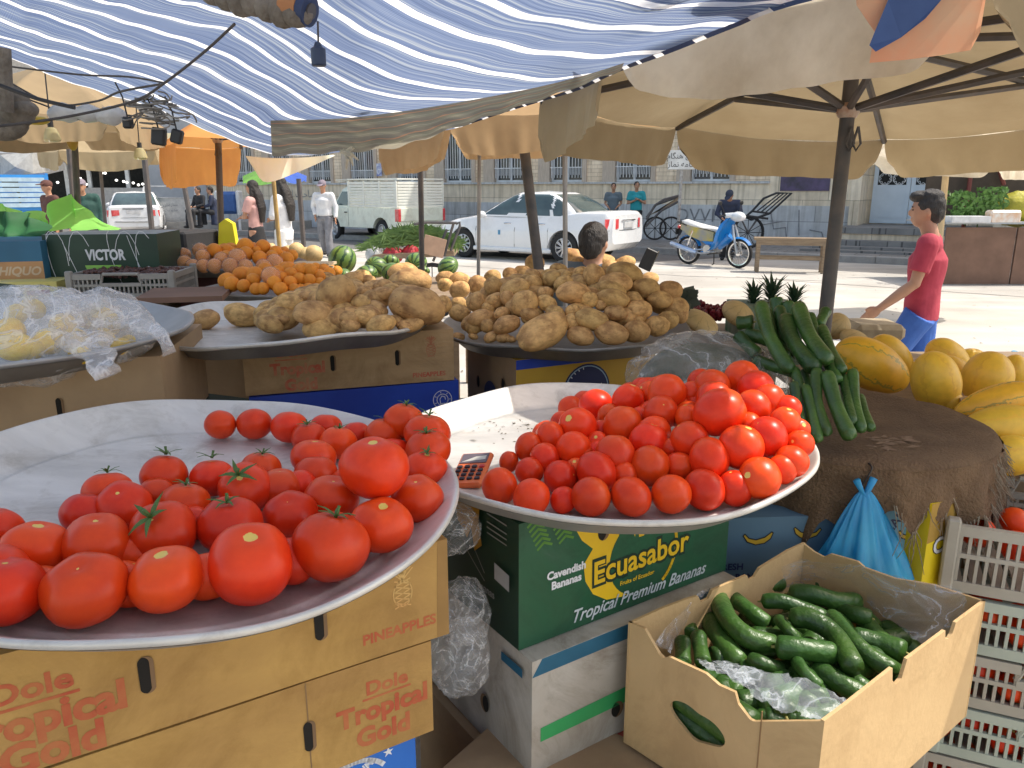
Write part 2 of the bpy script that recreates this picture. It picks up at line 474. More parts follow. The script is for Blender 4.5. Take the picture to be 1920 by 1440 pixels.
# ------------------------------------------------------------------ stone building across the street
def stone(name, col, col2, bw, bh, mort=(.32, .30, .27), off=.5, ms=.006, streak=True):
 m = M(name, col, .8, col2=col2, nscale=3.5, bump=.15, bscale=25, detail=7)
 nt, N, L, b = shader_parts(m)
 old = b.inputs['Base Color'].links[0].from_socket
 tc = N.new('ShaderNodeTexCoord'); sp = N.new('ShaderNodeSeparateXYZ'); cb = N.new('ShaderNodeCombineXYZ')
 L.new(tc.outputs['Object'], sp.inputs[0]); L.new(sp.outputs[0], cb.inputs[0]); L.new(sp.outputs[2], cb.inputs[1])
 br = N.new('ShaderNodeTexBrick'); br.inputs['Scale'].default_value = 1; br.inputs['Brick Width'].default_value = bw; br.inputs['Row Height'].default_value = bh; br.inputs['Mortar Size'].default_value = ms
 br.offset = off
 br.inputs['Color1'].default_value = (1, 1, 1, 1); br.inputs['Color2'].default_value = (.82, .80, .77, 1); br.inputs['Mortar'].default_value = (*mort, 1)
 L.new(cb.outputs[0], br.inputs['Vector'])
 mx = N.new('ShaderNodeMixRGB'); mx.blend_type = 'MULTIPLY'; mx.inputs[0].default_value = 1
 L.new(old, mx.inputs[1]); L.new(br.outputs[0], mx.inputs[2])
 last = mx.outputs[0]
 if streak:
  mp = N.new('ShaderNodeMapping'); mp.inputs['Scale'].default_value = (5, 5, .35)
  n2 = N.new('ShaderNodeTexNoise'); n2.inputs['Scale'].default_value = 2; n2.inputs['Detail'].default_value = 6
  rp = N.new('ShaderNodeValToRGB'); rp.color_ramp.elements[0].position = .32; rp.color_ramp.elements[0].color = (.62, .6, .57, 1); rp.color_ramp.elements[1].position = .55; rp.color_ramp.elements[1].color = (1, 1, 1, 1)
  L.new(tc.outputs['Object'], mp.inputs[0]); L.new(mp.outputs[0], n2.inputs['Vector']); L.new(n2.outputs[0], rp.inputs[0])
  m4 = N.new('ShaderNodeMixRGB'); m4.blend_type = 'MULTIPLY'; m4.inputs[0].default_value = .7
  L.new(last, m4.inputs[1]); L.new(rp.outputs[0], m4.inputs[2]); last = m4.outputs[0]
 L.new(last, b.inputs['Base Color'])
 return m
m_brick = stone('split_face_stone_courses', (.95, .79, .60), (.82, .67, .50), .42, .11, (.55, .5, .45))
m_slab = stone('travertine_slabs', (.93, .80, .62), (.78, .66, .50), 1.25, .62, (.5, .48, .45), ms=.008)
m_plinth = stone('grey_plinth_slabs', (.66, .67, .68), (.54, .55, .56), 1.3, .7, (.5, .5, .5), ms=.01)
m_brown = M('brown_travertine_strip', (.56, .47, .38), .7, col2=(.42, .34, .27), nscale=5, stretch=(6, 6, .8), detail=6)
m_frame = M('white_painted_steel', (.74, .76, .78), .45, nscale=5, namt=1)
m_glass = M('dark_window_glass', (.03, .04, .05), .12, col2=(.05, .06, .07), nscale=2, spec=.8)
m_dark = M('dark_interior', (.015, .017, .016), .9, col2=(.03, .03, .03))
bld = thing('stone_building', 'long pale stone building with barred windows across the street', 'building', WO, SANG)
def LB(mb, s0, s1, n0, n1, z0, z1):
 mb.box(((s0 + s1) / 2, -(n0 + n1) / 2, (z0 + z1) / 2), (s1 - s0, n1 - n0, z1 - z0))
wins = [-12.3, -10.25, -8.2, -6.15, -4.05, -2.05, -.1, 1.9, 4.05, 6.3]
WZ0, WZ1, HW = 1.72, 3.75, .55
S0, S1, SD0, SD1 = -14.5, 9.9, 10.15, 13.0
H1 = 8.6
w = MB()
edges = [S0] + [e for c in wins for e in (c - HW - .14, c + HW + .14)] + [7.9]
for i in range(0, len(edges), 2): LB(w, edges[i], edges[i + 1], -.3, 0, 1.72, WZ1 + .1)
LB(w, S0, 7.9, -.3, .002, WZ1 + .1, H1)
w.build('wall', m_brick, bld, smooth=False)
w = MB(); LB(w, 7.9, S1, -.3, .004, 1.10, H1 + .2)
w.build('wall', m_slab, bld, smooth=False, label='smooth travertine bay beside the portal')
w = MB(); LB(w, S0, S1, -.3, .06, 0, 1.10)
w.build('plinth', m_plinth, bld, smooth=False)
w = MB(); LB(w, S0, 7.9, -.3, .03, 1.1005, 1.66); w.build('wall_band', m_slab, bld, smooth=False)
w = MB(); LB(w, S0, 7.9, -.3, .10, 1.6605, 1.715)
w.build('sill_course', m_plinth, bld, smooth=False)
w = MB(); LB(w, S0 - .2, S1 + .1, -4, .45, H1, H1 + .35); w.build('cornice', m_slab, bld, smooth=False)
w = MB(); LB(w, S0, S1, -8, -.31, 0, H1 + .1); LB(w, S1 + .01, SD1 + 9, -9, -1.31, 0, H1 + .1); w.build('rear_block', m_slab, bld, smooth=False)
for c in wins:
 st = MB()
 LB(st, c - HW - .139, c - HW, -.25, .05, 1.7155, WZ1 + .099); LB(st, c + HW, c + HW + .139, -.25, .05, 1.7155, WZ1 + .099)
 LB(st, c - HW - .4, c - HW - .142, .001, .035, 1.7155, WZ1 + .3)
 st.build('window_surround', m_brown, bld, smooth=False)
 fr = MB(); n = -.16
 for x in (c - HW + .03, c, c + HW - .03): LB(fr, x - .03, x + .03, n, n + .05, WZ0, WZ1)
 for z in (WZ0 + .03, WZ1 - .03): LB(fr, c - HW + .06, c + HW - .06, n + .002, n + .048, z - .03, z + .03)
 wd = fr.build('window', m_frame, bld, smooth=False)
 gl = MB(); LB(gl, c - HW, c + HW, n - .02, n - .005, WZ0, WZ1)
 gl.build('pane', m_glass, wd, smooth=False)
 gr = MB(); k_ = 11
 for i in range(k_):
  x = c - HW + .05 + (2 * HW - .1) * i / (k_ - 1)
  gr.tube([(x, .0, WZ0 + .12), (x, .0, WZ1)], .011, 6)
 for z in (WZ0 + .42, WZ1 - .35): LB(gr, c - HW, c + HW, -.008, .008, z - .012, z + .012)
 for i in range(k_ - 1):
  x = c - HW + .05 + (2 * HW - .1) * (i + .5) / (k_ - 1)
  gr.tube([(x, .0, WZ0 + .2), (x, .0, WZ0 + .42)], .008, 5)
 gr.build('grille', m_frame, wd, smooth=True)
gm = M('faded_black_spray', (.16, .16, .17), .8, col2=(.3, .3, .3), nscale=10)
for (s, z, tx, sz) in ((-9.0, 1.32, persian('حبی صاحب ایران'), .38), (1.35, .95, 'AYMM', .4), (6.1, .8, 'DVVM', .5)):
 gt = MB(); letter(gt, tx, (s, -.034 if z > 1.1 else -.064, z), (1, 0, 0), (0, 0, 1), sz); gt.build('graffiti', gm, bld, smooth=False)
for (pts) in ([(8.0, .9), (8.1, .5), (8.4, .55), (8.45, .2)], [(8.7, 1.0), (8.75, .35)], [(9.0, .5), (9.3, .45), (9.4, .2)], [(7.7, .3), (7.8, .6), (8.3, .7)]):
 gt = MB(); gt.tube([(a, -.064, z) for a, z in pts], .014, 4); gt.build('graffiti', gm, bld, smooth=False)
w = MB(); LB(w, SD0 - .25, SD0 - .02, -1.3, .12, .0, 4.6); LB(w, SD1 + .02, SD1 + .8, -1.3, .12, 0, 4.6); LB(w, SD0 - .25, SD1 + .8, -1.3, .12, 4.6, 12)
w.build('portal_frame', m_slab, bld, smooth=False)
w = MB(); LB(w, SD0 - .02, SD1 + .02, -1.3, -1.15, 0, 4.6); w.build('portal_back', m_slab, bld, smooth=False)
m_door = M('pale_blue_grey_door_paint', (.62, .70, .78), .5, col2=(.56, .64, .72), nscale=3)
ds0, ds1 = 10.25, 12.0
for i in range(2):
 a = ds0 + i * (ds1 - ds0) / 2; b_ = a + (ds1 - ds0) / 2 - .01
 d = MB(); n0, n1 = -1.14, -1.09
 LB(d, a, b_, n0, n1, .66, 1.62); LB(d, a, a + .1, n0, n1, 1.62, 2.55); LB(d, b_ - .1, b_, n0, n1, 1.62, 2.55); LB(d, a, b_, n0, n1, 2.55, 2.8)
 LB(d, a + .1, b_ - .1, n1 + .0, n1 + .012, .8, 1.52)
 dr = d.build('door', m_door, bld, smooth=False)
 bk = MB(); LB(bk, a + .1, b_ - .1, n0, n0 + .01, 1.62, 2.55); bk.build('pane', m_dark, dr, smooth=False)
 gg = MB(); w_ = b_ - a - .2; cx = (a + b_) / 2; r_ = w_ / 4
 seg = []
 for ix in range(2):
  for iz in range(3):
   c0 = Vector((a + .1 + r_ * (1 + 2 * ix), 0, 1.62 + .93 * (iz + .5) / 3)); rr = min(r_, .155) * 1.02
   P = [c0 + Vector((math.cos(R(45 * q + 22.5)) * rr, 0, math.sin(R(45 * q + 22.5)) * rr)) for q in range(8)]
   Q = [c0 + Vector((math.cos(R(45 * q)) * rr * .62, 0, math.sin(R(45 * q)) * rr * .62)) for q in range(8)]
   for q in range(8):
    seg += [(P[q], Q[q]), (Q[(q + 1) % 8], P[q]), (P[q], P[(q + 1) % 8])]
 for A, B in seg: gg.tube([A + Vector((0, -n1 + .02, 0)), B + Vector((0, -n1 + .02, 0))], .008, 4)
 gg.build('lattice', m_frame, dr, smooth=False)
 h = MB(); h.tube([(b_ - .05 if i == 0 else a + .05, -n1 - .05 + .1, 1.55), (b_ - .05 if i == 0 else a + .05, -n1 + .05, 1.8)], .012, 6); h.build('handle', m_frame, dr)
w = MB()
LB(w, SD0 - .3, SD1 + 3, -1.1, 1.3, .50, .64)
w.build('platform', m_pave, bld, smooth=False)
w = MB(); LB(w, SD0 - .28, SD1 + 3, -1.1, 1.26, .0, .50); w.build('platform_riser', m_slab, bld, smooth=False)
for i, (z, n) in enumerate(((.36, 1.62), (.24, 1.98), (.18, 2.35))):
 w = MB(); LB(w, SD0 - .5 - .2 * i, SD1 + 3, 1.262 if i == 0 else n - .36 + .001, n, .131, z); w.build('step', m_pave, bld, smooth=False)
w = MB(); LB(w, SD1 + .8, 26, -.3, 0, 0, 12); w.build('side_wall', m_slab, bld, smooth=False)
w = MB()
for z in (1.05, 1.65, 2.25): LB(w, SD1 - .75, SD1 - .12, -1.148, -1.14, z, z + .05)
w.build('wall_slot', m_dark, bld, smooth=False)
pc = thing('banner', 'dark purple printed poster hung low on the stone wall behind the bench', 'banner', W(8.75, .04, 1.5))
m_purp = M('purple_print', (.10, .07, .16), .4, col2=(.035, .03, .05), nscale=3.5, detail=8)
q = MB(); q.loft([[W(s, .012, 1.47), W(s, .03, 1.47), W(s, .03, 2.6), W(s, .012, 2.6)] for s in (8.17, 9.38)]); q.build('sheet', m_purp, pc, smooth=False)
q = MB(); q.loft([[W(s, .031, 1.92), W(s, .034, 1.92), W(s, .034, 2.3), W(s, .031, 2.3)] for s in (8.36, 8.74)]); q.build('notice', M('white_paper', (.75, .75, .76), .6), pc, smooth=False)
q = MB()
for z in (2.0, 2.1, 2.2): letter(q, persian('نماز'), W(8.55, .037, z), SU, (0, 0, 1), .12)
q.build('lettering', M('purple_ink', (.12, .1, .35), .6), pc, smooth=False)
q = tag(MB().box(W(-5.3, .10, 2.15), (.22, .03, .42), SANG).build('notice_board', M('blue_sign_paint', (.12, .16, .45), .5, col2=(.75, .76, .8), nscale=9), smooth=False, origin=W(-5.3, .10, 2.0)),
  'small blue and white notice fixed between two barred windows', 'notice')
# ------------------------------------------------------------------ vehicles
m_white = M('white_car_paint', (.78, .79, .80), .25, col2=(.74, .75, .76), nscale=1.5, coat=.6, spec=.5, grime=.16, gscale=2)
m_cream = M('cream_van_paint', (.84, .86, .72), .4, col2=(.76, .80, .68), nscale=1.8, coat=.2, grime=.3, gscale=2.5)
m_tyre = M('tyre_rubber', (.022, .022, .023), .85, nscale=20, bump=.2)
m_rim = M('silver_alloy', (.62, .63, .65), .3, metal=.7)
m_cglass = M('car_glass', (.035, .055, .06), .06, col2=(.07, .11, .11), nscale=1.2, spec=.9)
m_black = M('black_plastic', (.02, .02, .021), .5)
m_redlamp = M('red_lamp_lens', (.55, .02, .03), .15, col2=(.75, .12, .12), nscale=14, coat=.8)
m_plate = M('blank_grey_plate', (.6, .6, .6), .5)
m_chrome = M('chrome', (.75, .75, .76), .12, metal=1)
def lerp(a, b, t): return a + (b - a) * t
def interp(tab, x):
 tab = sorted(tab)
 if x <= tab[0][0]: return tab[0][1]
 for (x0, y0), (x1, y1) in zip(tab, tab[1:]):
  if x <= x1:
   t = (x - x0) / (x1 - x0); t = t * t * (3 - 2 * t) * .5 + t * .5
   return lerp(y0, y1, t)
 return tab[-1][1]
def wheel(parent, x, y, r, wdt, side, style='alloy', n=10):
 """side = +1 for the face towards +y"""
 t = MB(); hw = wdt / 2
 prof = [(r * .62, -hw * .9), (r * .93, -hw), (r, -hw * .7), (r, hw * .7), (r * .93, hw), (r * .64, hw * .95), (r * .62, hw * .5)]
 t.lathe(prof, 36)
 Rm = Matrix.Rotation(R(-90) * side, 4, 'X')
 tt = MB(); tt.merge(t, Matrix.Translation((x, y, r)) @ Rm)
 w = tt.build('wheel', m_tyre, parent)
 rm = MB()
 rm.lathe([(r * .63, hw * .9), (r * .60, hw * .92), (r * .57, hw * .6), (r * .56, -.02)], 32)
 if style == 'alloy':
  for k in range(n):
   a = 2 * math.pi * k / n
   for da in (-.09, .09):
    p0 = Vector((math.cos(a + da * 1.6) * r * .1, math.sin(a + da * 1.6) * r * .1, hw * .8)); p1 = Vector((math.cos(a + da * .8) * r * .59, math.sin(a + da * .8) * r * .59, hw * .75))
    rm.tube([p0, p1], .013, 5)
  rm.lathe([(0, hw * .95), (r * .12, hw * .92), (r * .13, hw * .5)], 16)
 else:
  rm.lathe([(0, hw * .8), (r * .2, hw * .85), (r * .22, hw * .6), (r * .5, hw * .45), (r * .57, hw * .6)], 24)
  for k in range(n):
   a = 2 * math.pi * k / n
   rm.box((math.cos(a) * r * .42, math.sin(a) * r * .42, hw * .6), (.05, .03, .03), Matrix.Rotation(a, 3, 'Z'))
 r2 = MB(); r2.merge(rm, Matrix.Translation((x, y, r)) @ Rm); r2.build('rim', m_rim, w)
 dk = MB(); dk.lathe([(0, -.03), (r * .57, -.03)], 24); d2 = MB(); d2.merge(dk, Matrix.Translation((x, y, r)) @ Rm); d2.build('brake_disc', m_black, w)
 return w
def cut(me, cyls, boxes=()):
 """cut wheel arches out of a body mesh"""
 o = bpy.data.objects.new('tmp', me); C.objects.link(o); tmp = []
 for (x, y0, y1, z, r) in cyls:
  c = MB(); c.prism([(x + r * math.cos(a * math.pi / 18), z + r * math.sin(a * math.pi / 18)) for a in range(36)], y0, y1,
              (Vector((0, 0, 0)), Vector((1, 0, 0)), Vector((0, 0, 1)), Vector((0, 1, 0))))
  cm = c.mesh('c', [], False); fixnormals(cm)
  co = bpy.data.objects.new('c', cm); C.objects.link(co); tmp.append(co)
  md = o.modifiers.new('b', 'BOOLEAN'); md.object = co; md.operation = 'DIFFERENCE'; md.solver = 'EXACT'
 dg = bpy.context.evaluated_depsgraph_get(); dg.update()
 m2 = bpy.data.meshes.new_from_object(o.evaluated_get(dg))
 bpy.data.objects.remove(o)
 for t in tmp: bpy.data.objects.remove(t)
 return m2
def sedan(name, label, loc, rz, D, detail=True):
 t = thing(name, label, 'car', loc, rz, world_coords=False)
 wd = D['w'] / 2
 rings = []
 x0, x1 = D['tail'], D['nose']
 nx = 44
 for i in range(nx + 1):
  x = lerp(x0, x1, .5 - .5 * math.cos(math.pi * i / nx))
  e = interp(D['plan'], x) * wd; zb = interp(D['bottom'], x); zt = interp(D['top'], x)
  zs = zb + (zt - zb) * .62
  prof = [(0, zb), (e * .86, zb), (e * .97, zb + .05), (e, zb + .16), (e * 1.0, zs - .06), (e * .985, zs), (e * .975, zs + .02), (e * .95, lerp(zs, zt, .7)), (e * .90, zt - .025), (e * .8, zt), (e * .4, zt + .012), (0, zt + .015)]
  ring = [Vector((x, y, z)) for y, z in prof] + [Vector((x, -y, z)) for y, z in prof[-2:0:-1]]
  rings.append(ring)
 b = MB(); b.loft(rings)
 me = b.mesh('b', [], True); fixnormals(me)
 cy = []
 for ax in (D['rear_axle'], D['front_axle']):
  cy += [(ax, wd - .32, wd + .2, D['wr'], D['wr'] * 1.13), (ax, -wd - .2, -wd + .32, D['wr'], D['wr'] * 1.13)]
 me = cut(me, cy); me.materials.clear()
 me.polygons.foreach_set('use_smooth', [True] * len(me.polygons)); autosmooth(me, 32)
 body = from_mesh('body', me, D['mat'], t)
 G = D['green']
 nz, nu = 16, 160
 def sect(v):
  z = interp([(i / (len(G) - 1), g[0]) for i, g in enumerate(G)], v); xr = interp([(i / (len(G) - 1), g[1]) for i, g in enumerate(G)], v)
  xf = interp([(i / (len(G) - 1), g[2]) for i, g in enumerate(G)], v); hw = interp([(i / (len(G) - 1), g[3]) for i, g in enumerate(G)], v)
  return z, xr, xf, hw
 def gp(u, v, off=0):
  z, xr, xf, hw = sect(v)
  a = 2 * math.pi * u; c, s = math.cos(a), math.sin(a)
  pw = .32
  cx = (xr + xf) / 2; hx = (xf - xr) / 2
  X = cx + (hx + off) * math.copysign(abs(c) ** pw, c); Y = (hw + off) * math.copysign(abs(s) ** .42, s)
  return Vector((X, Y, z))
 roof = MB(); glass_faces = {}
 V = [[gp(i / nu, j / nz) for i in range(nu)] for j in range(nz + 1)]
 vs = [p for row in V for p in row]; ff = []; gf = {'windscreen': [], 'rear_window': [], 'side_window': []}
 for j in range(nz):
  for i in range(nu):
   f = (j * nu + i, j * nu + (i + 1) % nu, (j + 1) * nu + (i + 1) % nu, (j + 1) * nu + i)
   c = (vs[f[0]] + vs[f[1]] + vs[f[2]] + vs[f[3]]) / 4
   z, xr, xf, hw = sect((j + .5) / nz); cls = None
   if 1 <= j < nz - 2:
    if abs(c.y) > hw * .93:
     for (a0, a1) in D['sidewin']:
      if a0 < c.x < a1 and xr + .16 < c.x < xf - .10: cls = 'side_window'
    elif c.x > (xr + xf) / 2 and abs(c.y) < hw * .9: cls = 'windscreen'
    elif c.x < (xr + xf) / 2 and abs(c.y) < hw * .86: cls = 'rear_window'
   (gf[cls] if cls else ff).append(f)
 top = []
 n0 = nz * nu
 cxx = Vector(((G[-1][1] + G[-1][2]) / 2, 0, G[-1][0] + .035))
 vs2 = list(vs)
 inner = [(vs[n0 + i] - cxx) * .55 + cxx + Vector((0, 0, -.008)) for i in range(nu)]
 o2 = len(vs2); vs2 += inner + [cxx]
 for i in range(nu):
  ff.append((n0 + i, n0 + (i + 1) % nu, o2 + (i + 1) % nu, o2 + i)); ff.append((o2 + i, o2 + (i + 1) % nu, o2 + nu))
 rf = MB(); rf.add(vs2, ff); rfo = rf.build('roof', D['mat'], t)
 for k_, fl in gf.items():
  if k_ == 'side_window':
   for sg in (1, -1):
    sel = [f for f in fl if vs[f[0]].y * sg > 0]
    used = sorted({i for f in sel for i in f}); mpp = {v: i for i, v in enumerate(used)}
    m_ = MB(); m_.add([vs[i] for i in used], [tuple(mpp[i] for i in f) for f in sel]); m_.build(k_, m_cglass, t)
  else:
   used = sorted({i for f in fl for i in f}); mpp = {v: i for i, v in enumerate(used)}
   m_ = MB(); m_.add([vs[i] for i in used], [tuple(mpp[i] for i in f) for f in fl]); m_.build(k_, m_cglass, t)
 for ax in (D['rear_axle'], D['front_axle']):
  for sg in (1, -1): wheel(t, ax, sg * (wd - .12), D['wr'], .2, sg, 'alloy')
 def bside(x, z, off=.004):
  e = interp(D['plan'], x) * wd
  zb = interp(D['bottom'], x); zt = interp(D['top'], x); zs = zb + (zt - zb) * .62
  if z > zs: e *= lerp(.975, .90, (z - zs) / (zt - zs))
  return e + off
 for sg in (1, -1):
  for x in D['doors']:
   l = MB(); l.tube([(x, sg * bside(x, z, -.003), z) for z in np.linspace(.3, .93, 8)], .0055, 4); l.build('door_gap', m_black, t)
  for x in D['handles']:
   h = MB(); h.tube([(x - .09, sg * (bside(x, .80) + .01), .80), (x, sg * (bside(x, .80) + .03), .805), (x + .09, sg * (bside(x, .8) + .01), .80)], .013, 6); h.build('door_handle', m_chrome, t)
  s = MB(); s.box((0, sg * (bside(0, .27) - .02), .24), (2.05, .07, .09), bev=.02); s.build('side_skirt', D['mat'], t)
  m = MB(); m.ell((D['mirror'], sg * (wd + .07), .98), (.08, .11, .075)); m.tube([(D['mirror'] + .02, sg * (wd - .12), .94), (D['mirror'], sg * (wd + .05), .96)], .025, 6)
  m.build('mirror', D['mat'], t)
  x = D['tail']
  tl = MB()
  for (dy0, dy1, z0, z1) in D['lamps']:
   pts0 = []; n_ = 8
   tl.grid(lambda u, v: Vector((x + D['lampx'](lerp(dy0, dy1, u)), sg * lerp(dy0, dy1, u) * wd, lerp(z0, z1, v) - .05 * u * (1 - v))), 10, 5)
  tl.build('tail_lamp', m_redlamp, t)
 if D.get('badge'): pass
 b2 = MB(); b2.box((D['tail'] + D['platex'], 0, D['platez']), (.02, .42, .12), bev=.006); b2.build('number_plate', m_plate, t)
 b3 = MB(); b3.box((D['tail'] + D['platex'], 0, D['platez'] + .1), (.03, .62, .025), bev=.01); b3.build('boot_handle', m_chrome if D.get('chrome') else m_black, t)
 b4 = MB(); b4.tube([(D['tail'] + D['seamx'] + .06 * abs(k) ** 3, k * wd * .85, D['seamz']) for k in np.linspace(-1, 1, 13)], .006, 4); b4.build('bumper_gap', m_black, t)
 if D.get('strip'):
  b5 = MB(); b5.tube([(D['tail'] - .012 + .10 * abs(k) ** 4, k * wd * .86, D['strip']) for k in np.linspace(-1, 1, 17)], .03, 6); b5.build('bumper_strip', M('grey_bumper', (.35, .36, .37), .5), t)
 return t
DN = dict(w=1.80, tail=-2.38, nose=2.25, wr=.325, rear_axle=-1.33, front_axle=1.34, mat=m_white,
          plan=[(-2.38, .78), (-2.25, .91), (-1.9, .97), (-1.0, 1.0), (1.2, 1.0), (1.8, .95), (2.1, .84), (2.25, .66)],
          bottom=[(-2.38, .42), (-2.2, .27), (-1.8, .21), (1.8, .21), (2.25, .30)],
          top=[(-2.38, 1.00), (-2.25, 1.07), (-1.7, 1.06), (-1.1, 1.0), (0, .96), (.9, .96), (1.5, .88), (2.0, .76), (2.25, .60)],
          green=[(.94, -1.78, 1.12, .83), (1.1, -1.60, .80, .79), (1.25, -1.38, .5, .73), (1.38, -1.10, .20, .67), (1.45, -.86, .0, .58)],
          sidewin=[(-1.32, -1.02), (-.97, -.14), (-.06, .95)], doors=[-.95, -.1, .95], handles=[-.78, .1], mirror=.72,
          lamps=[(.50, .93, .74, .93)], lampx=lambda u: -.012 + max(0, u - .6) * .35, platex=-.012, platez=.80, seamx=-.006, seamz=.70, chrome=True)
pf = at(870, 482, z=0); pr = at(1062, 494, z=0)
hd = math.atan2(pf.y - pr.y, pf.x - pr.x)
dirv = (pf - pr).normalized(); nrm = Vector((dirv.y, -dirv.x, 0))
if nrm.y > 0: nrm = -nrm
mid = (pf + pr) / 2 - nrm * .80
car1 = sedan('parked_car', 'white saloon car with spoked alloy wheels parked nearest to the potato stall', (mid.x, mid.y, 0), hd, DN)
st = MB(); st.box((.30, .905, .60), (.06, .006, .10)); st.box((.30, -.905, .60), (.06, .006, .10)); st.build('sticker', M('blue_sticker', (.1, .3, .5), .5), car1, smooth=False)
DP = dict(DN); DP.update(w=1.7, tail=-2.2, nose=2.1, plan=[(-2.2, .86), (-2.0, .95), (-1.0, 1.0), (1.2, 1.0), (1.9, .9), (2.1, .75)],
          bottom=[(-2.2, .34), (-2.1, .26), (-1.8, .22), (2.1, .28)], top=[(-2.2, .94), (-2.1, 1.0), (-1.4, 1.0), (-1.0, .93), (.9, .92), (1.5, .84), (2.1, .62)],
          green=[(.92, -1.68, 1.1, .80), (1.1, -1.45, .8, .75), (1.25, -1.2, .5, .69), (1.36, -.95, .2, .63), (1.41, -.75, .0, .54)],
          sidewin=[(-1.2, -.95), (-.9, -.1), (-.02, .9)], lamps=[(.48, .90, .70, .86)], lampx=lambda u: -.012 + max(0, u - .7) * .25, strip=.50, chrome=False, seamz=.62)
p_ = at(232, 446, z=0)
car2 = sedan('parked_car', 'older white saloon car seen squarely from behind beside the dumpster', (p_.x * 1.04, p_.y * 1.04 + 1.2, 0), R(112), DP)
def pickup():
 pr = at(722, 456, z=0); a = R(180 - 46)
 t = thing('pickup_truck', 'old cream pickup with white slatted sides around its bed', 'pickup truck', (0, 0, 0), a, world_coords=False)
 off = Matrix.Rotation(a, 3, 'Z') @ Vector((-1.30, .70, 0))
 t.location = (pr.x - off.x, pr.y - off.y, 0)
 wd = .83
 def panel(poly, y0, y1, bm): bm.prism(poly, y0, y1, (Vector((0, 0, 0)), Vector((1, 0, 0)), Vector((0, 0, 1)), Vector((0, 1, 0))))
 b = MB()
 prof = [(-2.15, .42), (2.1, .38), (2.22, .5), (2.22, .84), (2.0, .93), (1.2, .98), (.42, .98), (.40, 1.0), (-2.15, 1.0)]
 rings = []
 for k_, y in enumerate((-wd, -wd + .05, wd - .05, wd)):
  sc = .985 if k_ in (0, 3) else 1
  rings.append([Vector((x * sc, y, (z - .7) * (.96 if k_ in (0, 3) else 1) + .7)) for x, z in prof])
 b.loft(rings); me = b.mesh('b', [], False); fixnormals(me)
 me = cut(me, [(-1.30, wd - .3, wd + .2, .33, .40), (1.25, wd - .3, wd + .2, .33, .40), (-1.30, -wd - .2, -wd + .3, .33, .40), (1.25, -wd - .2, -wd + .3, .33, .40)])
 me.materials.clear(); from_mesh('body', me, m_cream, t)
 c = MB()
 zs = [(.96, .30, 1.28, .80), (1.2, .32, 1.10, .77), (1.5, .36, .86, .71), (1.58, .42, .74, .64)]
 c.loft([[Vector((xb, -h, z)), Vector((xf - .06, -h, z)), Vector((xf, -h + .1, z)), Vector((xf, h - .1, z)), Vector((xf - .06, h, z)), Vector((xb, h, z))] for z, xb, xf, h in zs])
 c.build('cab', m_cream, t, auto=30)
 for sg in (1, -1):
  g_ = MB(); g_.add([(.42, sg * .798, 1.04), (1.12, sg * .793, 1.04), (.80, sg * .735, 1.44), (.45, sg * .735, 1.44)], [(0, 1, 2, 3)]); g_.build('side_window', m_cglass, t, smooth=False)
  d_ = MB(); 
  for x in (.36, 1.22): d_.tube([(x, sg * (wd + .001), .45), (x, sg * (wd + .001), .96)], .006, 4)
  d_.build('door_gap', m_black, t)
  h_ = MB(); h_.box((.48, sg * (wd + .015), .84), (.14, .03, .03), bev=.008); h_.build('door_handle', m_black, t)
  m_ = MB(); m_.box((1.12, sg * (wd + .16), 1.05), (.04, .12, .17), bev=.02); m_.tube([(1.15, sg * (wd - .03), 1.0), (1.12, sg * (wd + .12), 1.03)], .01, 5); m_.build('mirror', m_black, t)
 g_ = MB(); g_.add([(1.262, -.68, 1.04), (1.262, .68, 1.04), (.905, .58, 1.47), (.905, -.58, 1.47)], [(0, 1, 2, 3)]); g_.build('windscreen', m_cglass, t, smooth=False)
 for x in (-1.30, 1.25):
  for sg in (1, -1): wheel(t, x, sg * (wd - .12), .33, .19, sg, 'steel', 8)
 m_sl = M('chalky_white_slats', (.86, .85, .76), .6, col2=(.76, .75, .67), nscale=6)
 zt, zb = 1.74, 1.02
 for sg in (1, -1):
  s = MB(); n_ = 9
  for i in range(n_):
   z = zb + (zt - zb) * (i + .5) / n_ - .02
   s.box((-.90, sg * .80, z), (2.42, .025, (zt - zb) / n_ * .78))
  for x in (-2.1, -1.3, -.5, .30): s.box((x, sg * .822, (zb + zt) / 2), (.06, .03, zt - zb))
  s.box((-.9, sg * .80, zt + .05), (2.5, .04, .035)); s.build('slatted_side', m_sl, t, smooth=False)
 n_ = 9
 for x in (-2.11, .34):
  s = MB()
  for i in range(n_): s.box((x, 0, zb + (zt - zb) * (i + .5) / n_ - .02), (.025, 1.56, (zt - zb) / n_ * .78))
  s.box((x, 0, zt + .05), (.04, 1.6, .035)); s.box((x - .025, 0, (zb + zt) / 2), (.03, .05, zt - zb))
  s.build('slatted_gate', m_sl, t, smooth=False)
 s = MB(); s.box((.62, 0, zt + .04), (.9, 1.5, .02))
 for y in (-.6, -.3, 0, .3, .6): s.tube([(.2, y, zt + .06), (1.2, y, zt - .02)], .014, 5)
 s.build('roof_rack', m_sl, t, smooth=False)
 s = MB(); s.box((-2.165, 0, .82), (.03, 1.5, .36), bev=.01); s.box((-2.18, 0, .47), (.10, 1.6, .12), bev=.02); s.build('tailgate', m_cream, t)
 for sg in (1, -1):
  l = MB(); l.box((-2.165, sg * .79, .80), (.05, .09, .34), bev=.01); l.box((-2.10, sg * .826, .80), (.16, .03, .34), bev=.01); l.build('tail_lamp', m_redlamp, t)
 return t
pickup()
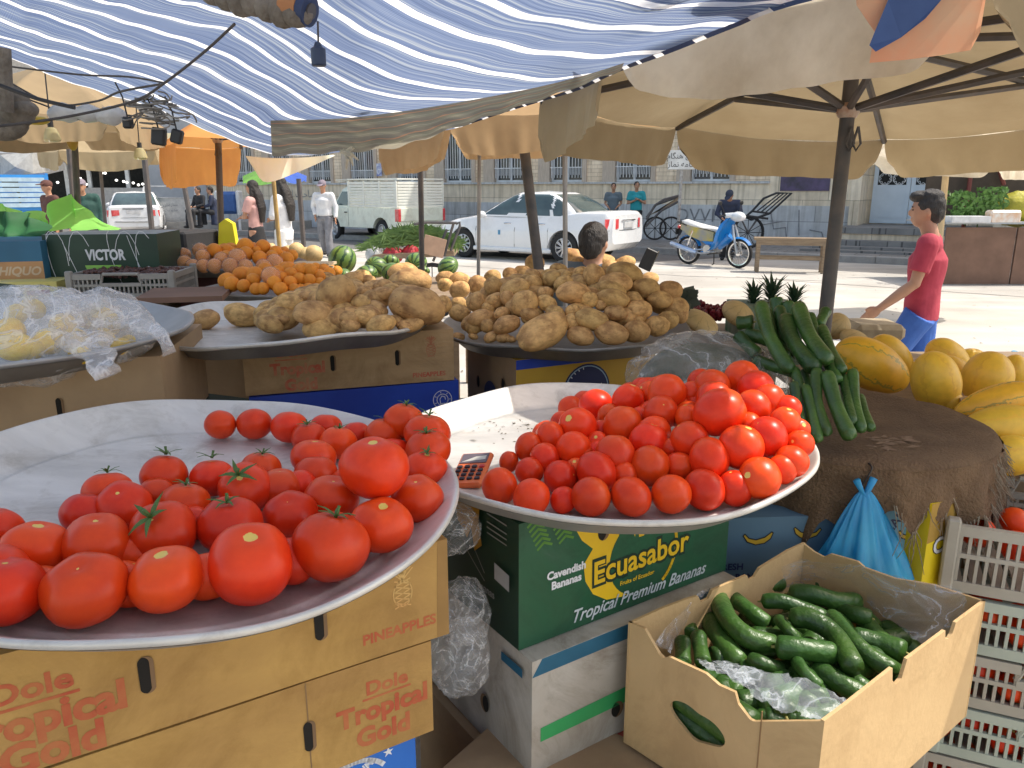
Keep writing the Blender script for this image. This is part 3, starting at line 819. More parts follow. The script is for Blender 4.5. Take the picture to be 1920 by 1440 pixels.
def lorry():
 p = at(20, 440, Y=20.0)
 t = thing('blue_lorry', 'bright blue slatted truck body at the far left edge of the market', 'truck', (p.x - .7, 20.5, 0), R(40), world_coords=False)
 mb = M('bright_blue_truck_paint', (.03, .25, .62), .45, col2=(.02, .19, .5), nscale=3); ml = M('pale_blue_panel', (.38, .52, .62), .5)
 b = MB(); b.box((0, 0, .95), (2.0, 4, .14))
 for x in (-1, 0, 1): b.box((x * .97, -2.0, 1.35), (.08, .07, .95))
 for z in (1.06, 1.82): b.box((0, -2.0, z), (2.0, .06, .07))
 b.box((1.0, 0, 1.42), (.06, 4, .95))
 b.build('bed_frame', mb, t, smooth=False)
 s = MB()
 for i in range(6): s.box((0, -2.045, 1.14 + i * .12), (1.86, .03, .095))
 s.build('slatted_tailgate', ml, t, smooth=False)
 for sg in (-1, 1):
  w_ = MB(); w_.lathe([(.2, -.1), (.38, -.12), (.42, -.06), (.42, .06), (.38, .12), (.2, .1), (0, .06)], 28)
  o = MB(); o.merge(w_, Matrix.Translation((sg * .8, -1.2, .42)) @ Matrix.Rotation(R(90) * sg, 4, 'Y')); o.build('wheel', m_tyre, t)
 c = MB(); c.box((0, 2.9, 1.0), (1.9, 1.6, 1.1), bev=.15); c.build('cab', mb, t)
 for sg in (-1, 1):
  l = MB(); l.box((sg * .85, -2.05, .82), (.25, .05, .12), bev=.01); l.build('tail_lamp', m_redlamp, t)
lorry()
def moto():
 p0 = at(1291, 495, z=0); p1 = at(1383, 503, z=0)
 v = p1 - p0; a = math.atan2(v.y, v.x); wb = 1.2
 mid = (p0 + p1) / 2
 t = thing('motorcycle', 'blue step-through motorcycle with a white seat cover standing on the sunlit road', 'motorcycle', (mid.x, mid.y, 0), a, world_coords=False)
 mblu = M('blue_fairing_plastic', (.01, .22, .62), .25, col2=(.01, .17, .5), nscale=4, coat=.6)
 mst = M('worn_silver_metal', (.55, .55, .55), .35, metal=.7, nscale=20)
 Xa = Matrix.Rotation(R(90), 4, 'X')
 for x, nm in ((-wb / 2, 'rear'), (wb / 2, 'front')):
  r_ = .29
  w_ = MB(); prof = [(r_ - .055, -.02), (r_ - .03, -.04), (r_ - .008, -.028), (r_, 0), (r_ - .008, .028), (r_ - .03, .04), (r_ - .055, .02)]
  w_.lathe(prof, 40); o = MB(); o.merge(w_, Matrix.Translation((x, 0, r_)) @ Xa); wo = o.build('wheel', m_tyre, t)
  rm = MB(); rm.lathe([(r_ - .05, -.022), (r_ - .075, -.018), (r_ - .075, .018), (r_ - .05, .022)], 40)
  rm.lathe([(0, -.05), (.045, -.05), (.045, .05), (0, .05)], 16)
  for k in range(24):
   an = 2 * math.pi * k / 24; b_ = an + (.35 if k % 2 else -.35)
   rm.tube([(math.cos(b_) * .04, math.sin(b_) * .04, .03 if k % 4 < 2 else -.03), (math.cos(an) * (r_ - .07), math.sin(an) * (r_ - .07), 0)], .0035, 4)
  o = MB(); o.merge(rm, Matrix.Translation((x, 0, r_)) @ Xa); o.build('rim', m_chrome, wo)
  f = MB(); c0 = Vector((x, 0, r_)); a0, a1 = (R(35), R(150)) if nm == 'front' else (R(20), R(140))
  rings = []
  for k in range(13):
   an = lerp(a0, a1, k / 12); rr = r_ + .035
   q = c0 + Vector((math.cos(an) * rr, 0, math.sin(an) * rr)); d_ = Vector((math.cos(an), 0, math.sin(an)))
   rings.append([q + Vector((0, y, 0)) - d_ * abs(y) * .5 for y in (-.06, -.035, 0, .035, .06)] + [q + Vector((0, y, 0)) - d_ * (abs(y) * .5 + .006) for y in (.06, .035, 0, -.035, -.06)])
  f.loft(rings); f.build('mudguard', mblu, t)
 f = MB()
 for y in (-.075, .075): f.tube([(wb / 2, y, .29), (wb / 2 - .10, y, .62), (wb / 2 - .16, y * .5, .84)], [.022, .026, .02], 8)
 f.build('fork', mst, t)
 s = MB()
 rings = []
 for (x, z, hw, th) in ((.50, .98, .12, .09), (.42, .86, .19, .10), (.36, .70, .24, .09), (.30, .52, .23, .08), (.18, .36, .17, .09), (.0, .29, .10, .08), (-.12, .30, .08, .07)):
  rings.append([Vector((x + (0 if abs(y) < .5 else -.08), y * hw, z)) for y in (-1, -.5, 0, .5, 1)] + [Vector((x - th - (0 if abs(y) < .5 else .08), y * hw, z - .02)) for y in (1, .5, 0, -.5, -1)])
 s.loft(rings); s.build('leg_shield', mblu, t, auto=50)
 s = MB(); s.tube([(.36, 0, .62), (.14, 0, .42), (-.1, 0, .46), (-.3, 0, .6)], [.10, .09, .08, .09], 10); s.build('frame_cover', mblu, t)
 s = MB()
 s.loft([[Vector((x, y * hw, z0)) for y in (-1, 1)] + [Vector((x, hw * .9, z1)), Vector((x, -hw * .9, z1))] for x, hw, z0, z1 in ((.02, .07, .5, .68), (-.25, .11, .50, .74), (-.55, .12, .60, .80), (-.80, .06, .72, .84))])
 s.build('tail_cover', M('grey_tail_plastic', (.25, .26, .28), .4, col2=(.5, .4, .05), nscale=3), t, auto=60)
 s = MB(); m_seat = M('white_cloth_seat_cover', (.72, .71, .68), .8, bump=.6, bscale=25)
 s.loft([[Vector((x, math.cos(k * math.pi / 6) * hw, z + math.sin(k * math.pi / 6) * .045 + .015 * math.sin(x * 31 + k))) for k in range(12)] for x, hw, z in ((.10, .06, .70), (.04, .11, .735), (-.2, .13, .76), (-.45, .13, .81), (-.66, .12, .86), (-.76, .08, .87))])
 s.build('seat', m_seat, t, auto=80)
 s = MB(); s.ell((.52, 0, 1.0), (.14, .17, .10)); s.tube([(.36, -.2, 1.02), (.46, -.1, 1.03), (.46, .1, 1.03), (.36, .2, 1.02)], .05, 8); s.build('handlebar_cover', M('pale_lamp_cowl', (.62, .66, .7), .25, coat=.5), t)
 s = MB(); s.ell((.60, 0, .985), (.075, .10, .07)); s.build('headlight', M('lamp_lens', (.8, .8, .82), .1, spec=.9), t)
 for y in (-1, 1):
  s = MB(); s.tube([(.38, y * .18, 1.02), (.33, y * .34, 1.02)], .018, 8); s.build('grip', m_black, t)
  s = MB(); s.tube([(.38, y * .24, 1.03), (.36, y * .30, 1.16), (.34, y * .34, 1.22)], .007, 6); s.ell((.34, y * .37, 1.26), (.015, .065, .045)); s.build('mirror', m_black, t)
 s = MB(); s.tube([(.12, 0, .36), (-.08, 0, .36)], [.06, .10], 12); s.tube([(-.08, -.13, .34), (-.08, .13, .34)], .09, 14)
 for k in range(5): s.box((.05 + k * .025, 0, .37), (.008, .17, .14))
 s.build('engine', mst, t, auto=30)
 s = MB(); s.tube([(.1, -.10, .30), (-.2, -.14, .25), (-.35, -.15, .28)], .018, 8); s.build('exhaust_pipe', mst, t)
 s = MB(); s.tube([(-.30, -.16, .27), (-.40, -.165, .29), (-.92, -.175, .42), (-.95, -.175, .43)], [.03, .05, .05, .03], 12); s.build('silencer', M('blue_tinted_chrome', (.35, .5, .75), .25, metal=.5, col2=(.55, .6, .7), nscale=12), t)
 s = MB()
 for y in (-.1, .1): s.tube([(-.6, y, .29), (-.45, y, .70)], .02, 8)
 s.tube([(-.08, .08, .34), (-.6, .08, .29)], .018, 6); s.tube([(-.08, -.08, .34), (-.6, -.08, .29)], .018, 6)
 s.build('shock_absorber', m_chrome, t)
 s = MB(); s.tube([(-.62, -.1, .80), (-.85, -.1, .86), (-.85, .1, .86), (-.62, .1, .80)], .012, 6); s.box((-.9, 0, .66), (.02, .16, .12)); s.tube([(-.8, 0, .75), (-.93, 0, .5)], .03, 6, flat=.3); s.build('rear_rack', m_black, t)
 s = MB(); s.ell((-.86, 0, .76), (.04, .07, .04)); s.build('tail_lamp', m_redlamp, t)
 s = MB(); s.tube([(-.05, .1, .28), (-.12, .22, .02), (-.17, .24, .01)], .012, 6); s.build('side_stand', m_black, t)
 s = MB(); s.tube([(.02, -.22, .25), (0, 0, .26), (.02, .22, .25)], .015, 6); s.build('foot_rest', m_black, t)
 return t
moto()
# ------------------------------------------------------------------ striped awning
def crom(P, t):
 """smooth curve through points, t in 0..1 over arc length"""
 L_ = [0]
 for a, b in zip(P, P[1:]): L_.append(L_[-1] + (Vector(b) - Vector(a)).length)
 d = t * L_[-1]
 for i in range(len(P) - 1):
  if d <= L_[i + 1] or i == len(P) - 2:
   u = (d - L_[i]) / max(L_[i + 1] - L_[i], 1e-9); break
 p0 = Vector(P[max(i - 1, 0)]); p1 = Vector(P[i]); p2 = Vector(P[i + 1]); p3 = Vector(P[min(i + 2, len(P) - 1)])
 return .5 * ((2 * p1) + (p2 - p0) * u + (2 * p0 - 5 * p1 + 4 * p2 - p3) * u * u + (-p0 + 3 * p1 - 3 * p2 + p3) * u ** 3)
rows = {
        4: [(0, 100), (120, 150), (233, 187), (300, 207), (400, 250), (507, 288), (600, 290)],
        3: [(0, 83), (100, 113), (200, 147), (260, 167), (317, 190), (400, 230), (507, 273), (680, 281)],
        2: [(0, 68), (67, 87), (150, 110), (233, 133), (300, 150), (367, 190), (467, 233), (530, 258), (700, 270)],
        1: [(0, 37), (83, 67), (150, 88), (240, 113), (310, 133), (377, 167), (467, 213), (530, 243), (760, 260)],
        0: [(0, -2), (67, 23), (167, 57), (227, 80), (277, 100), (360, 118), (417, 147), (500, 190), (567, 225), (800, 250)],
        -1: [(0, -45), (73, -5), (187, 23), (277, 53), (360, 80), (433, 110), (533, 163), (633, 215), (860, 236)],
        -2: [(0, -90), (160, -8), (240, 12), (300, 30), (423, 55), (443, 67), (533, 123), (640, 185), (720, 208), (930, 212)],
        -3: [(0, -140), (287, -15), (383, 12), (467, 37), (550, 90), (640, 150), (760, 182), (1010, 187)],
        -4: [(0, -200), (400, -25), (480, 5), (550, 43), (640, 100), (760, 150), (900, 170), (1080, 165)],
        -5: [(0, -260), (480, -55), (587, -5), (640, 30), (700, 66), (820, 112), (1000, 145), (1150, 132)],
        -6: [(0, -320), (600, -70), (730, 0), (850, 58), (1000, 96), (1120, 105), (1240, 97)],
        -7: [(0, -400), (700, -95), (900, 0), (1000, 38), (1200, 58), (1370, 45)],
        -8: [(0, -480), (850, -115), (1100, -20), (1250, 8), (1490, 0)],
        -9.5: [(0, -640), (1000, -190), (1350, -85), (1800, -72)],  # this row and the next widened out of view to block sun
        -12: [(0, -950), (1350, -330), (2150, -260)]}
ydt = [(-1000, .85), (-600, 1.25), (-400, 1.6), (-200, 2.15), (0, 2.85), (100, 3.3), (200, 3.8), (300, 4.3)]
def lin(tab, x):
 if x <= tab[0][0]: return tab[0][1]
 for (x0, y0), (x1, y1) in zip(tab, tab[1:]):
  if x <= x1: return lerp(y0, y1, (x - x0) / (x1 - x0))
 return tab[-1][1]
def awY(px, py): return lin(ydt, py) * lin([(700, 1), (1250, .46), (1490, .46), (1640, .60), (1850, .66)], px)
NU = 90
keys = sorted(rows, reverse=True)
ctl = []
for k in keys:
 P = rows[k]; a, b = Vector(P[0]), Vector(P[1])
 P = [tuple(a - (b - a).normalized() * 260)] + P
 line = []
 for i in range(NU + 1):
  q = crom(P, i / NU); line.append(at(q.x, q.y, Y=awY(q.x, q.y)))
 ctl.append((k, line))
for k, Y, z in ((-14.5, .1, 2.28), (-18, -1.0, 2.3), (-21, -2.0, 2.2)):  # unseen rows added to carry the awning over the camera for shade
 ctl.append((k, [Vector((lerp(-2.6, 1.7, i / NU), Y, z + .04 * math.sin(i * .4))) for i in range(NU + 1)]))
SUB = 7
V_, UVs = [], []
for r_ in range((len(ctl) - 1) * SUB + 1):
 seg = min(r_ // SUB, len(ctl) - 2); u = r_ / SUB - seg
 k = lerp(ctl[seg][0], ctl[seg + 1][0], u)
 for i in range(NU + 1):
  p0 = ctl[max(seg - 1, 0)][1][i]; p1 = ctl[seg][1][i]; p2 = ctl[seg + 1][1][i]; p3 = ctl[min(seg + 2, len(ctl) - 1)][1][i]
  p = .5 * ((2 * p1) + (p2 - p0) * u + (2 * p0 - 5 * p1 + 4 * p2 - p3) * u * u + (-p0 + 3 * p1 - 3 * p2 + p3) * u ** 3)
  p = p + Vector((0, 0, .002 * math.sin(i * .95 + k * .8) + .010 * mnoise.noise(Vector((i * .12, k * .5, 3)))))
  V_.append(p); UVs.append((i / NU, k))
aw = MB(); nr = (len(ctl) - 1) * SUB
aw.add(V_, [(j * (NU + 1) + i, j * (NU + 1) + i + 1, (j + 1) * (NU + 1) + i + 1, (j + 1) * (NU + 1) + i) for j in range(nr) for i in range(NU)])
m_awn = bpy.data.materials.new('blue_white_striped_tarpaulin'); m_awn.use_nodes = True
nt, N, L, b = shader_parts(m_awn)
b.inputs['Roughness'].default_value = .6
uv = N.new('ShaderNodeUVMap'); sp = N.new('ShaderNodeSeparateXYZ'); L.new(uv.outputs[0], sp.inputs[0])
nz = N.new('ShaderNodeTexNoise'); nz.inputs['Scale'].default_value = 1; mpn = N.new('ShaderNodeMapping'); mpn.inputs['Scale'].default_value = (26, .9, 1)
L.new(uv.outputs[0], mpn.inputs[0]); L.new(mpn.outputs[0], nz.inputs['Vector'])
def mth(op, a, b_=None, c=None):
 n = N.new('ShaderNodeMath'); n.operation = op
 for i, x in enumerate((a, b_, c)):
  if x is None: continue
  if isinstance(x, (int, float)): n.inputs[i].default_value = x
  else: L.new(x, n.inputs[i])
 return n.outputs[0]
wob = mth('MULTIPLY', mth('SUBTRACT', nz.outputs[0], .5), .035)
vv = mth('ADD', mth('ADD', sp.outputs[1], 60.5), wob)
fr = mth('FRACT', vv)
main = mth('LESS_THAN', mth('ABSOLUTE', mth('SUBTRACT', fr, .5)), .085)
nzf = N.new('ShaderNodeTexNoise'); nzf.inputs['Scale'].default_value = 1; nzf.inputs['Detail'].default_value = 3; mp3 = N.new('ShaderNodeMapping'); mp3.inputs['Scale'].default_value = (2.2, 17, 1)
L.new(uv.outputs[0], mp3.inputs[0]); L.new(mp3.outputs[0], nzf.inputs['Vector'])
rt = N.new('ShaderNodeValToRGB'); E_ = rt.color_ramp.elements
E_[0].position = .30; E_[0].color = (.09, .125, .22, 1); E_[1].position = .78; E_[1].color = (.42, .47, .52, 1)
for p_, c_ in ((.43, (.145, .20, .34, 1)), (.56, (.21, .27, .40, 1)), (.62, (.34, .39, .46, 1))):
 e = E_.new(p_); e.color = c_
L.new(nzf.outputs[0], rt.inputs[0])
wv = N.new('ShaderNodeTexWave'); wv.inputs['Scale'].default_value = 1; wv.bands_direction = 'X'; mp4 = N.new('ShaderNodeMapping'); mp4.inputs['Scale'].default_value = (120, 1, 1)
L.new(uv.outputs[0], mp4.inputs[0]); L.new(mp4.outputs[0], wv.inputs['Vector'])
mxw = N.new('ShaderNodeMixRGB'); mxw.blend_type = 'MULTIPLY'; mxw.inputs[0].default_value = .22; L.new(rt.outputs[0], mxw.inputs[1]); L.new(wv.outputs[0], mxw.inputs[2])
mxs = N.new('ShaderNodeMixRGB'); L.new(main, mxs.inputs[0]); L.new(mxw.outputs[0], mxs.inputs[1]); mxs.inputs[2].default_value = (.95, .95, .95, 1)
L.new(mxs.outputs[0], b.inputs['Base Color'])
tr = N.new('ShaderNodeBsdfTranslucent'); L.new(mxs.outputs[0], tr.inputs[0])
ms = N.new('ShaderNodeMixShader'); ms.inputs[0].default_value = .62; L.new(b.outputs[0], ms.inputs[1]); L.new(tr.outputs[0], ms.inputs[2]); L.new(ms.outputs[0], N['Material Output'].inputs[0])
awt = thing('awning', 'blue and white striped tarpaulin stretched over the market tables', 'awning', (0, 2.5, 2.1))
ao = aw.build('tarpaulin', m_awn, awt, auto=0)
ul = ao.data.uv_layers.new(name='UVMap')
for lp in ao.data.loops: ul.data[lp.index].uv = UVs[lp.vertex_index]
m_flap = bpy.data.materials.new('dark_olive_flap'); m_flap.use_nodes = True
nt, N, L, b = shader_parts(m_flap); b.inputs['Roughness'].default_value = .8
uv = N.new('ShaderNodeUVMap'); sp = N.new('ShaderNodeSeparateXYZ'); L.new(uv.outputs[0], sp.inputs[0])
nz = N.new('ShaderNodeTexNoise'); nz.inputs['Scale'].default_value = 14; L.new(uv.outputs[0], nz.inputs['Vector'])
vv = mth('ADD', mth('MULTIPLY', sp.outputs[1], 3.2), mth('MULTIPLY', nz.outputs[0], .30))
rp = N.new('ShaderNodeValToRGB'); E_ = rp.color_ramp.elements
E_[0].position = 0; E_[0].color = (.33, .31, .24, 1); E_[1].position = 1; E_[1].color = (.42, .40, .30, 1)
for p_, c_ in ((.38, (.32, .30, .24, 1)), (.40, (.66, .36, .22, 1)), (.46, (.62, .37, .23, 1)), (.48, (.30, .29, .22, 1)), (.79, (.38, .37, .27, 1)), (.82, (.64, .60, .46, 1)), (.85, (.36, .35, .26, 1))):
 e = E_.new(p_); e.color = c_
L.new(mth('FRACT', vv), rp.inputs[0]); L.new(rp.outputs[0], b.inputs['Base Color'])
tr = N.new('ShaderNodeBsdfTranslucent'); L.new(rp.outputs[0], tr.inputs[0])
ms = N.new('ShaderNodeMixShader'); ms.inputs[0].default_value = .45; L.new(b.outputs[0], ms.inputs[1]); L.new(tr.outputs[0], ms.inputs[2]); L.new(ms.outputs[0], N['Material Output'].inputs[0])
topl = [(507, 226), (640, 222), (760, 208), (870, 190), (1000, 165), (1100, 140), (1170, 118)]
botl = [(510, 292), (620, 286), (720, 280), (780, 266), (870, 234), (1010, 188), (1165, 132)]
fl = MB(); nu, nv = 60, 10; uvf = []
def fpt(u, v):
 a = crom(topl, u); c = crom(botl, u); q = a.lerp(c, v)
 uvf.append((u, v))
 return at(q.x, q.y + 2.5 * math.sin(u * 60) * v, Y=awY(q.x, q.y) - .06 + .02 * math.sin(u * 38 + v * 2))
fl.grid(fpt, nu, nv)
fo = fl.build('flap', m_flap, awt, auto=0); ul = fo.data.uv_layers.new(name='UVMap')
for lp in fo.data.loops: ul.data[lp.index].uv = uvf[lp.vertex_index]
hem = MB(); hem.cur = 0
edge = [l[-1] for k, l in ctl[5:-3]]
EP = [crom(edge, i / 120) for i in range(121)]
for i in range(120):
 hem.cur = 1 if (i * 7 // 10) % 7 in (0, 3) else 0
 a, c = EP[i], EP[i + 1]; n_ = Vector((.007, -.002, -.006))
 hem.add([a, c, c + n_, a + n_], [(0, 1, 2, 3)])
hem.build('edge_tape', [M('navy_tape', (.03, .05, .12), .7), M('white_tape', (.8, .8, .8), .7, trans=.5)], awt, smooth=False)
m_rope = M('grey_rope', (.09, .08, .075), .9, nscale=40)
m_pole = M('dark_worn_pole', (.07, .07, .075), .55, col2=(.13, .11, .10), nscale=9, metal=.2)
m_rag = M('dirty_rag', (.24, .21, .17), .95, col2=(.13, .11, .085), nscale=14, bump=.7, bscale=40)
cp = thing('wrapped_pole', 'short cross pole wrapped in dirty rags under the striped awning', 'pole', at(480, 15, Y=2.4))
a = at(330, -45, Y=2.5); c = at(585, 22, Y=2.35)
m_ = MB(); m_.tube([a, c], .022, 10); m_.build('pole', m_pole, cp)
m_ = MB(); pts = []; rr = []
for i in range(22):
 t = .22 + .76 * i / 21; pts.append(a.lerp(c, t)); rr.append(.036 + .010 * mnoise.noise(Vector((i * .9, 0, 0))))
m_.tube(pts, rr, 14)
for k in range(7):
 q = a.lerp(c, .3 + k * .1); m_.ell(q + Vector((0, -.01, -.02)), (.045, .035, .035 + .006 * (k % 3)), nu=10, nv=6)
m_.build('rag_wrapping', m_rag, cp)
m_ = MB(); q = a.lerp(c, .86); d_ = (c - a).normalized()
m_.tube([q - d_ * .02, q + d_ * .035], .044, 14); m_.build('orange_band', M('rusty_cloth_band', (.45, .20, .08), .8), cp)
m_ = MB(); m_.tube([q + d_ * .036, q + d_ * .06], .043, 14); m_.build('tape_band', M('navy_tape', (0, 0, 0)), cp)
hs = thing('lamp_socket', 'dark blue lamp socket hanging on a wire from the wrapped pole', 'lamp socket', at(597, 100, Y=2.35))
m_ = MB(); m_.tube([at(596, 40, Y=2.35), at(597, 86, Y=2.35)], .003, 5); m_.build('wire', m_rope, hs)
m_ = MB(); q = at(597, 103, Y=2.35); m_.lathe([(0, .034), (.008, .033), (.012, .022), (.021, .016), (.021, -.026), (.018, -.030), (0, -.030)], 16, q); m_.build('socket', M('navy_plastic', (.03, .05, .10), .5), hs)
def rope(pts, r, label, name='rope', cat='rope', mat=None):
 mb = MB(); P = [at(x, y, Y=Y) for x, y, Y in pts]; P = [crom(P, i / 24) for i in range(25)]
 mb.tube(P, r, 6); return tag(mb.build(name, mat or m_rope, origin=P[0]), label, cat)
rope([(440, 45, 2.4), (380, 100, 2.5), (305, 158, 2.6), (250, 190, 2.65), (120, 220, 2.6), (-30, 240, 2.5)], .0042, 'long dark rope running from the wrapped pole down to the left edge')
rope([(20, 125, 3.3), (150, 140, 3.2), (240, 144, 3.1), (306, 155, 2.9)], .004, 'upper thin wire strung below the striped awning at the left')
rope([(10, 150, 3.3), (100, 195, 3.3), (180, 190, 3.2), (225, 172, 3.0), (300, 158, 2.9)], .004, 'sagging middle wire strung below the striped awning at the left')
rope([(10, 170, 3.3), (90, 200, 3.3), (160, 226, 3.3), (230, 215, 3.3), (330, 235, 3.4)], .0035, 'lowest drooping wire near the hanging bulbs at the left')
rope([(0, 160, 3.0), (70, 185, 3.0), (140, 202, 3.0)], .008, 'short thick black cable end under the awning at the left', mat=m_black)
kn = MB()
for i in range(26):
 x = 265 + rnd.random() * 60; y = 170 + rnd.random() * 60
 P = [at(x + rnd.uniform(-18, 22) * j, y + rnd.uniform(2, 12) * j, Y=3.0 + rnd.uniform(-.05, .05)) for j in range(4)]
 kn.tube([crom(P, j / 8) for j in range(9)], .003, 4)
tag(kn.build('cable_tangle', M('grey_cable', (.25, .23, .2), .6), origin=at(290, 200, Y=3)), 'tangle of thin grey cables tied at the lower corner of the awning', 'cables')
for i, (x, y, s, lab) in enumerate(((240, 230, 1.0, 'smaller black adaptor hanging below the tangle of cables'), (298, 256, 1.5, 'large black adaptor block hanging beside the orange cloth'), (332, 256, 1.2, 'black adaptor hanging just left of the orange cloth, tilted sideways'))):
 q = at(x, y, Y=3.0); o = thing('power_adaptor', lab, 'adaptor', q)
 m_ = MB(); m_.box(q, (.034 * s, .03, .042 * s), Matrix.Rotation(.15 * i, 3, 'Y'), bev=.006); m_.build('casing', m_black, o)
 m_ = MB(); m_.tube([q + Vector((0, 0, .02 * s)), q + Vector((-.01, 0, .09)), q + Vector((-.03, 0, .14))], .003, 5); m_.build('cord', m_black, o)
# ------------------------------------------------------------------ parasols
def parasol(name, label, tips, apex, mat, drop, sag=.05, pole=None, hub=None, rib_mat=None, cat='parasol', group=None, wave=.006, ribs=True, nval=24, valmats=None, pr=.022):
 t = thing(name, label, cat, pole[1] if pole else apex, group=group)
 n = len(tips)
 can = MB()
 cen = sum((Vector(p) for p in tips), Vector()) / n
 for i in range(n):
  A, B = Vector(tips[i]), Vector(tips[(i + 1) % n])
  def fn(u, v, A=A, B=B):
   e = A.lerp(B, u); e = e + (cen - e) * (.16 * u * (1 - u))
   p = Vector(apex).lerp(e, v)
   p.z += -sag * 4 * u * (1 - u) * v * v * .6 + .03 * math.sin(v * math.pi) + .006 * mnoise.noise(p * 5)
   return p
  can.grid(fn, 14, 14)
 me = can.mesh('canopy', mat, True); fixnormals(me)
 o = bpy.data.objects.new('canopy', me); C.objects.link(o); o.parent = t; me.transform(Matrix.Translation(-t.location))
 for i in range(n):
  A, B = Vector(tips[i]), Vector(tips[(i + 1) % n]); d = drop[i] if isinstance(drop, (list, tuple)) else drop
  if d <= 0: continue
  out = ((A + B) / 2 - cen); out.z = 0; out.normalize(); ph = rnd.random() * 9
  def fv(u, v, A=A, B=B):
   uu = .5 + (u - .5) * (1 - .07 * v * v - (.04 if v > .8 else 0))
   e = A.lerp(B, uu); e = e + (cen - e) * (.16 * uu * (1 - uu))
   e.z += -sag * 4 * uu * (1 - uu) * .6
   edge = min(u, 1 - u); rd = 1 - .25 * max(0, 1 - edge * 16) ** 2
   return e + Vector((0, 0, -d * v * rd * (1 + .05 * math.sin(u * 7 + ph) + .008 * math.sin(u * 37 + ph)))) + out * (.004 + v * (.02 + wave * math.sin(u * 22 + ph) + wave * .6 * math.sin(u * 51)))
  vb = MB(); vb.grid(fv, 48, 8)
  vb.build('valance', (valmats or {}).get(i, mat), t, auto=0)
 rm = rib_mat or m_pole
 H = Vector(hub) if hub else Vector(apex) - Vector((0, 0, .35))
 if ribs:
  for p in tips:
   p = Vector(p); r_ = MB(); q0 = Vector(apex) - Vector((0, 0, .03)); q1 = p - Vector((0, 0, .008))
   mid_ = q0.lerp(q1, .5) + Vector((0, 0, .01))
   r_.tube([q0, mid_, q1], .0125, 6); rb = r_.build('rib', rm, t)
   s_ = MB(); s_.tube([H, q0.lerp(q1, .58)], .012, 6); s_.build('strut', rm, rb)
 if pole:
  pl = MB(); pl.tube([pole[0], pole[1]], pr, 14); pl.build('pole', m_pole, t)
  hb = MB(); hb.lathe([(0, .022), (.02, .022), (.034, .01), (.034, -.008), (.026, -.022), (0, -.022)], 16, H)
  hb.build('hub', M('dirty_white_hub', (.5, .45, .38), .6, col2=(.35, .15, .08), nscale=20), t)
  for k in range(2 if ribs else 0):
   h_ = MB(); q = H + Vector((.02 * k, -.04, -.05)); h_.tube([q, q + Vector((.012, 0, -.05)), q + Vector((0, 0, -.07)), q + Vector((-.012, 0, -.05)), q], .004, 5); h_.build('loop', rm, t)
 return t
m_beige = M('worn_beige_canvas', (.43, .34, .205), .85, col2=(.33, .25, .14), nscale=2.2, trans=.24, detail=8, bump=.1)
m_pale = M('sunlight_painted_canvas', (.92, .84, .68), .85, col2=(.55, .46, .33), nscale=3.0, trans=.6, detail=7)  # lighter copy of the canvas, sunlit spots put into its colour
m_orange = M('orange_canvas', (.86, .42, .12), .85, col2=(.74, .33, .10), nscale=3, trans=.45)
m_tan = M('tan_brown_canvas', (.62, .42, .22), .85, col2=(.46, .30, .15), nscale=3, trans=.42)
E = at(1150, 20, Y=2.2); A_ = at(1015, 188, Y=2.75); B_ = at(1270, 237, Y=3.6); C_ = at(1658, 262, Y=3.6); D_ = at(2120, 205, Y=3.0); F_ = at(1850, -100, Y=1.5)
H_ = Vector((2.35, 2.0, 1.92)); G_ = Vector((1.72, 1.32, 1.93))
hb = at(1590, 207, Y=2.5); base = at(1548, 590, Y=2.46); dv = hb - base; apx = hb + dv * (.23 / dv.z); pb = base - dv * ((base.z - .02) / dv.z)
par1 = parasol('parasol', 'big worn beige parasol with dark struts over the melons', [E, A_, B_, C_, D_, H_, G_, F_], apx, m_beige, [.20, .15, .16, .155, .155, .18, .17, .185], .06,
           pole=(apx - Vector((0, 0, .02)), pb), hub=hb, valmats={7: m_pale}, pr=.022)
oc = MB(); pts = [(1600, -70), (1606, 10), (1640, 60), (1630, 118), (1700, 112), (1760, 104), (1820, 94), (1838, 60), (1858, -60)]
oc.add([at(x, y, Y=1.47 + .012 * math.sin(x * .05)) for x, y in pts], [tuple(range(len(pts)))]); oc.build('orange_fold', M('coral_orange_cloth', (.82, .36, .20), .85, col2=(.72, .45, .28), nscale=8, trans=.45), par1, smooth=False)
oc = MB(); pts = [(1650, -70), (1665, 0), (1640, 60), (1630, 85), (1642, 97), (1690, 70), (1735, 35), (1765, 0), (1800, -70)]
oc.add([at(x, y, Y=1.455 + .01 * math.sin(x * .06)) for x, y in pts], [tuple(range(len(pts)))]); oc.build('blue_fold', M('navy_blue_cloth', (.06, .12, .30), .8, col2=(.04, .08, .22), nscale=8, trans=.2), par1, smooth=False)
def P_(lst): return [at(x, y, Y=Y) for x, y, Y in lst]
parasol('parasol', 'tan brown parasol between the striped awning and the big beige one', P_([(712, 258, 4.2), (850, 232, 4.9), (1080, 228, 5.2), (1240, 222, 4.7), (1120, 200, 4.2), (840, 208, 4.1)]), at(975, 130, Y=4.6), m_tan, .19, .05,
  pole=(at(966, 140, Y=4.5), at(1022, 600, Y=4.5)), hub=at(972, 195, Y=4.5), pr=.03)
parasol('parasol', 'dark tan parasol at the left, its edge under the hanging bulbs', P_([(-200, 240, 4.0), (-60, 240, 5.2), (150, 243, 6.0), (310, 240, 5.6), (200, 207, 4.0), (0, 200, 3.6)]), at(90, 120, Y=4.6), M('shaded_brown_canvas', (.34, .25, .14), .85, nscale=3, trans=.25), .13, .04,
  pole=(at(132, 120, Y=4.6), Vector((-2.72, 4.75, .02))), hub=at(132, 200, Y=4.6), pr=.018)
